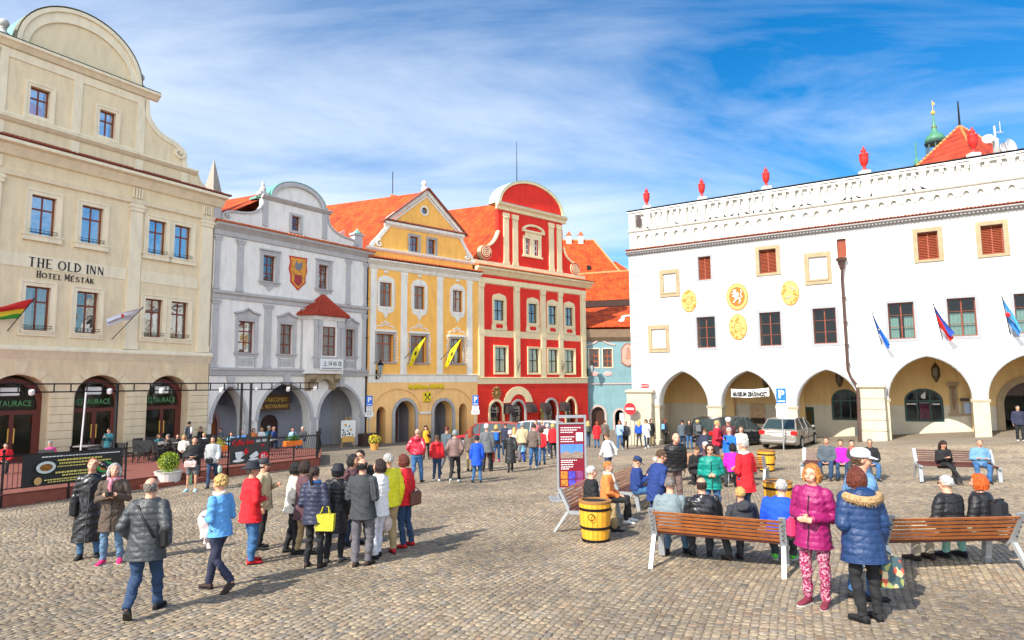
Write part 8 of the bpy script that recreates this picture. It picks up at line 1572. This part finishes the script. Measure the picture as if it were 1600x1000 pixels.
o, SL, TW, LL = F_('two brown bags'); held('handbag', 'dark brown handbag hanging in front of the red jacket', 'bag', o, sidebag((-.22, .02, .86), .26, .2), mat('brown_leather', (.09, .035, .03), rough=.4)); held('handbag', 'second brown handbag behind the hip of the red jacket', 'bag', o, sidebag((.05, -.22, .92), .3, .26), mat('brown_leather2', (.13, .05, .035), rough=.4))
o, SL, TW, LL = F_('plastic bag'); c = SL[1][2]; held('plastic_bag', 'thin white plastic shopping bag beside the white trousers', 'bag', o, lambda b: (b.ell((c.x+.04, c.y, c.z-.30), (.10, .14, .17), 10, 8), b.tube([(c.x+.02, c.y, c.z-.15), (c.x, c.y, c.z-.02)], [.05, .02], 6)), mat('thin_plastic', (.6, .5, .45), var=.5, vscale=9, rough=.3))
o, SL, TW, LL = F_('dark quilted jacket walking'); held('shoulder_bag', 'black shoulder bag at the right hip of the man in the quilted jacket', 'bag', o, sidebag((.25, -.04, .98), .10, .24, .22), M_BLACK)
o, SL, TW, LL = F_('cloth over her arm'); c = SL[-1][2]
def drape(b):
    n = 10
    for k in range(3):
        rings = []
        for i in range(n+1):
            t = i/n; rr = []
            for q in range(12):
                a = 2*math.pi*q/12; rr.append((c.x-.03+.10*k+.035*math.cos(a)*(1+.5*math.sin(t*7+k*2)), c.y+.02+.10*math.sin(a)*(1+.3*math.sin(t*5+k)), c.z+.05-t*(.34+.10*k)+.02*math.sin(a*3+t*4)))
            rings.append(rr)
        b.loft(rings)
    b.ell((c.x+.07, c.y, c.z+.06), (.20, .11, .06), 12, 8)
held('folded_cloth', 'pale pink jacket draped over the arm of the woman in blue', 'jacket', o, drape, mat('pale_pink_cloth', (.60, .48, .48), rough=.9, var=.3, bump=.6, bscale=12))
o, SL, TW, LL = F_('looking up'); c = (SL[1][2]+SL[-1][2])/2; held('camera', 'small black camera in the hands of the grey haired woman', 'camera', o, lambda b: (b.bev(c.x-.06, c.x+.06, c.y+.07, c.y+.12, c.z-.0, c.z+.08, .01), b.lathe([(.028, 0), (.028, .05)], (c.x, c.y+.14, c.z+.03), 10)), M_BLACK)
o, SL, TW, LL = F_('hand on her red hair'); held('shoulder_bag', 'black shoulder bag between the two women at the left', 'bag', o, sidebag((.22, .05, .90), .12, .28, .22), mat('black_leather_bag', (.015, .015, .016), rough=.35))
o, SL, TW, LL = F_('blond woman in magenta'); held('handbag', 'pink shoulder bag at the hip of the magenta jacket', 'bag', o, sidebag((.25, -.02, .92), .12, .24, .24), mat('pink_leather', (.45, .03, .10), rough=.4))
o, SL, TW, LL = F_('black jacket and grey shorts'); held('shoulder_bag', 'white shoulder bag with red strap of the tourist in shorts', 'bag', o, sidebag((.02, .20, .88), .36, .22, .08), mat('white_red_bag', (.62, .45, .42), var=.8, vscale=9))
o, SL, TW, LL = F_('green plastic bag'); held('plastic_bag', 'pale green plastic bag carried by the woman in pale grey', 'bag', o, lambda b: b.ell((-.26, .2, .62), (.07, .10, .15), 8, 6), mat('green_plastic', (.35, .50, .40), rough=.3)); held('handbag', 'small black handbag in front of the pale grey jacket', 'bag', o, sidebag((.08, .17, .92), .24, .16), M_BLACK)
for key, col, lab in (('blue backpack', (.01, .12, .50), 'bright blue backpack under the fur hood'), ('dark backpack by', (.06, .08, .05), 'dark olive backpack by the blue house'), ('light blue backpack', (.15, .35, .60), 'light blue backpack under the first arch'), ('grey backpack', (.12, .13, .14), 'grey backpack by the arch pier'), ('orange haired', (.012, .012, .015), 'black backpack on the orange haired woman')):
    o, SL, TW, LL = F_(key); p = TW((0, -.21, .26)); held('backpack', lab, 'backpack', o, lambda b: (b.bev(p.x-.15, p.x+.15, p.y-.08, p.y+.08, p.z-.22, p.z+.20, .06), b.bev(p.x-.11, p.x+.11, p.y-.12, p.y-.07, p.z-.18, p.z+.0, .03)), mat('pack_'+key, col, rough=.7))
for key in ('looking at her phone', 'standing on the terrace looking', 'raising his phone', 'looking down at a map'):
    o, SL, TW, LL = F_(key); c = SL[-1][2]; mp_ = 'map' in key; held('folded_map' if mp_ else 'phone', 'paper map in the hands of the seated person in dark clothes' if mp_ else 'phone held by the '+{'looking at her phone': 'dark haired girl on the bench', 'standing on the terrace looking': 'man standing on the terrace', 'raising his phone': 'man in the bright blue jacket'}[key], 'map' if mp_ else 'phone', o, lambda b: b.bev(c.x-.02, c.x+(.2 if mp_ else .05), c.y+.05, c.y+.065, c.z+.02, c.z+.16, .004), mat('paper', (.6, .6, .4)) if mp_ else M_BLACK)
# ---- grow the surfaces: union of each figure's lofts, then cloth folds
mods = []
for ob, vx, kind, dist in PEND:
    m = ob.modifiers.new('r', 'REMESH'); m.mode = 'VOXEL'; m.voxel_size = vx; m.use_smooth_shade = True
    s_ = ob.modifiers.new('s', 'SMOOTH'); s_.iterations = {None: 2, 'h': 2}.get(kind, 4); s_.factor = .5
bpy.context.view_layer.update(); dg = bpy.context.evaluated_depsgraph_get()
for ob, vx, kind, dist in PEND:
    me = bpy.data.meshes.new_from_object(ob.evaluated_get(dg)); mats_ = list(ob.data.materials); ob.modifiers.clear(); ob.data = me
    me.name = ob.name; me.materials.clear(); [me.materials.append(q) for q in mats_]
    if kind and dist < 60:
        n = len(me.vertices); co = np.empty(n*3, np.float32); me.vertices.foreach_get('co', co); co = co.reshape(-1, 3); no_ = np.empty(n*3, np.float32); me.vertices.foreach_get('normal', no_); no_ = no_.reshape(-1, 3)
        X, Y, Z = co.T; ph = hash(round(float(X.sum()), 2)) % 7
        W_ = np.sin(Z*9+X*11+ph)+np.sin(Y*13-Z*7+ph*3); fold = 1.1*np.sin(Z*26+X*22*np.sin(Z*5+ph)+2*W_+ph)+.7*np.abs(np.sin(Z*38+Y*30+1.5*W_+ph*2))+np.sin((X+Z)*62+Y*41+W_*2+ph)*.35
        amp = {'w': .0062, 'c': .0055, 'l': .0055, 'r': .003, 'p': .0035, 'h': .003}[kind]; d = fold*amp
        if kind == 'p': d += .0065*(np.abs(np.sin(math.pi*Z/.075+.35*np.sin(X*9+ph)+.3*np.sin(Y*7)))**.5-.8)
        if kind == 'r': q = np.arctan2(Y, X); d += .006*np.sin(q*46)
        if kind == 'h': d = .0035*np.sin(X*150+np.sin(Z*60)*3)+.0035*np.sin(Y*140+Z*40+np.sin(X*50)*2)-.002
        co += no_*d[:, None].astype(np.float32); me.vertices.foreach_set('co', co.ravel()); me.update()
    me.polygons.foreach_set('use_smooth', [True]*len(me.polygons))

# ---- one mesh, one piece: parts whose shape came out as several separate pieces become several parts
def split(ob):
    me = ob.data; n = len(me.vertices)
    if n > 6000: return
    par = list(range(n))
    def fd(i):
        while par[i] != i: par[i] = par[par[i]]; i = par[i]
        return i
    for e in me.edges:
        a, c = fd(e.vertices[0]), fd(e.vertices[1])
        if a != c: par[a] = c
    comp = {}
    for v in me.vertices: comp.setdefault(fd(v.index), []).append(v.co)
    bx = [[k, [min(c[i] for c in cs)-.02 for i in range(3)], [max(c[i] for c in cs)+.02 for i in range(3)]] for k, cs in comp.items()]
    if len(bx) < 2 or len(bx) > 260: return
    gp = list(range(len(bx)))
    def gf(i):
        while gp[i] != i: i = gp[i]
        return i
    for i in range(len(bx)):
        for j in range(i):
            if all(bx[i][1][k] <= bx[j][2][k] and bx[j][1][k] <= bx[i][2][k] for k in range(3)): gp[gf(i)] = gf(j)
    lab = {bx[i][0]: gf(i) for i in range(len(bx))}; gs = sorted(set(lab.values()))
    if len(gs) < 2 or len(gs) > 12: return
    pol = {}
    for p in me.polygons: pol.setdefault(lab[fd(p.vertices[0])], []).append(p)
    for q, g in enumerate(gs):
        idx = {}; V = []; F = []
        for p in pol.get(g, []):
            f = []
            for v in p.vertices:
                if v not in idx: idx[v] = len(V); V.append(tuple(me.vertices[v].co))
                f.append(idx[v])
            F.append(f)
        m2 = bpy.data.meshes.new(ob.name.split('.')[0]); m2.from_pydata(V, [], F); m2.update()
        for mm in me.materials: m2.materials.append(mm)
        if q == 0: ob['_m'] = 1; first = m2
        else:
            c = ob.copy(); c.data = m2
            if '_m' in c: del c['_m']
            COL.objects.link(c)
    del ob['_m']; ob.data = first
NAMES = ('yellow_print', 'poster_print', 'gilded_ball', 'small_print', 'ink_drawing', 'orange_drawing', 'cornice', 'string_courses', 'arch_voussoirs', 'plaster_surround', 'gable_trim', 'gable_cornice', 'copper_flashing', 'impost_band', 'plain_band', 'oriel_trim', 'surround_ornament', 'plaster_ornament', 'plaster_rosette', 'stone_trim', 'arch_moulding', 'gable_wall', 'flower_rail', 'main_cornice', 'painted_ornament', 'verge_tiles', 'flag_bracket', 'curtain', 'crest_bird', 'pane', 'handle', 'shopfront', 'lettering_strip', 'headlight', 'fittings', 'antenna_mast')
for ob in [q for q in bpy.data.objects if q.type == 'MESH' and q.parent and q.name.split('.')[0] in NAMES and not q.children]: split(ob)
# ordinals for the lookalikes, left to right as one sees them from the square
ORD = ['leftmost', 'second', 'third', 'fourth', 'fifth', 'sixth', 'seventh', 'eighth', 'ninth', 'tenth', 'eleventh', 'twelfth', 'thirteenth', 'fourteenth', 'fifteenth', 'sixteenth', 'seventeenth', 'eighteenth', 'nineteenth', 'twentieth', 'twenty first', 'twenty second', 'twenty third', 'twenty fourth', 'twenty fifth', 'rightmost']
for grp, txt in (('black chairs on the terrace', 'black rattan cafe chair on the hotel terrace'), ('tables on the terrace', 'grey square cafe table on the hotel terrace'), ('pigeons on the attic ledge', 'dark pigeon on the ledge of the town hall attic'), ('pigeons on the attic top', 'dark pigeon on the top rim of the town hall attic'), ('spotlights on the pergola beam', 'small white spotlight under the pergola beam')):
    q = sorted([z for z in bpy.data.objects if z.get('group') == grp and not z.parent], key=lambda z: z.location.x/z.location.y)
    for i, z in enumerate(q): z['label'] = txt+', '+(ORD[i] if i == 0 else 'rightmost' if i == len(q)-1 else ORD[i]+' from the left')
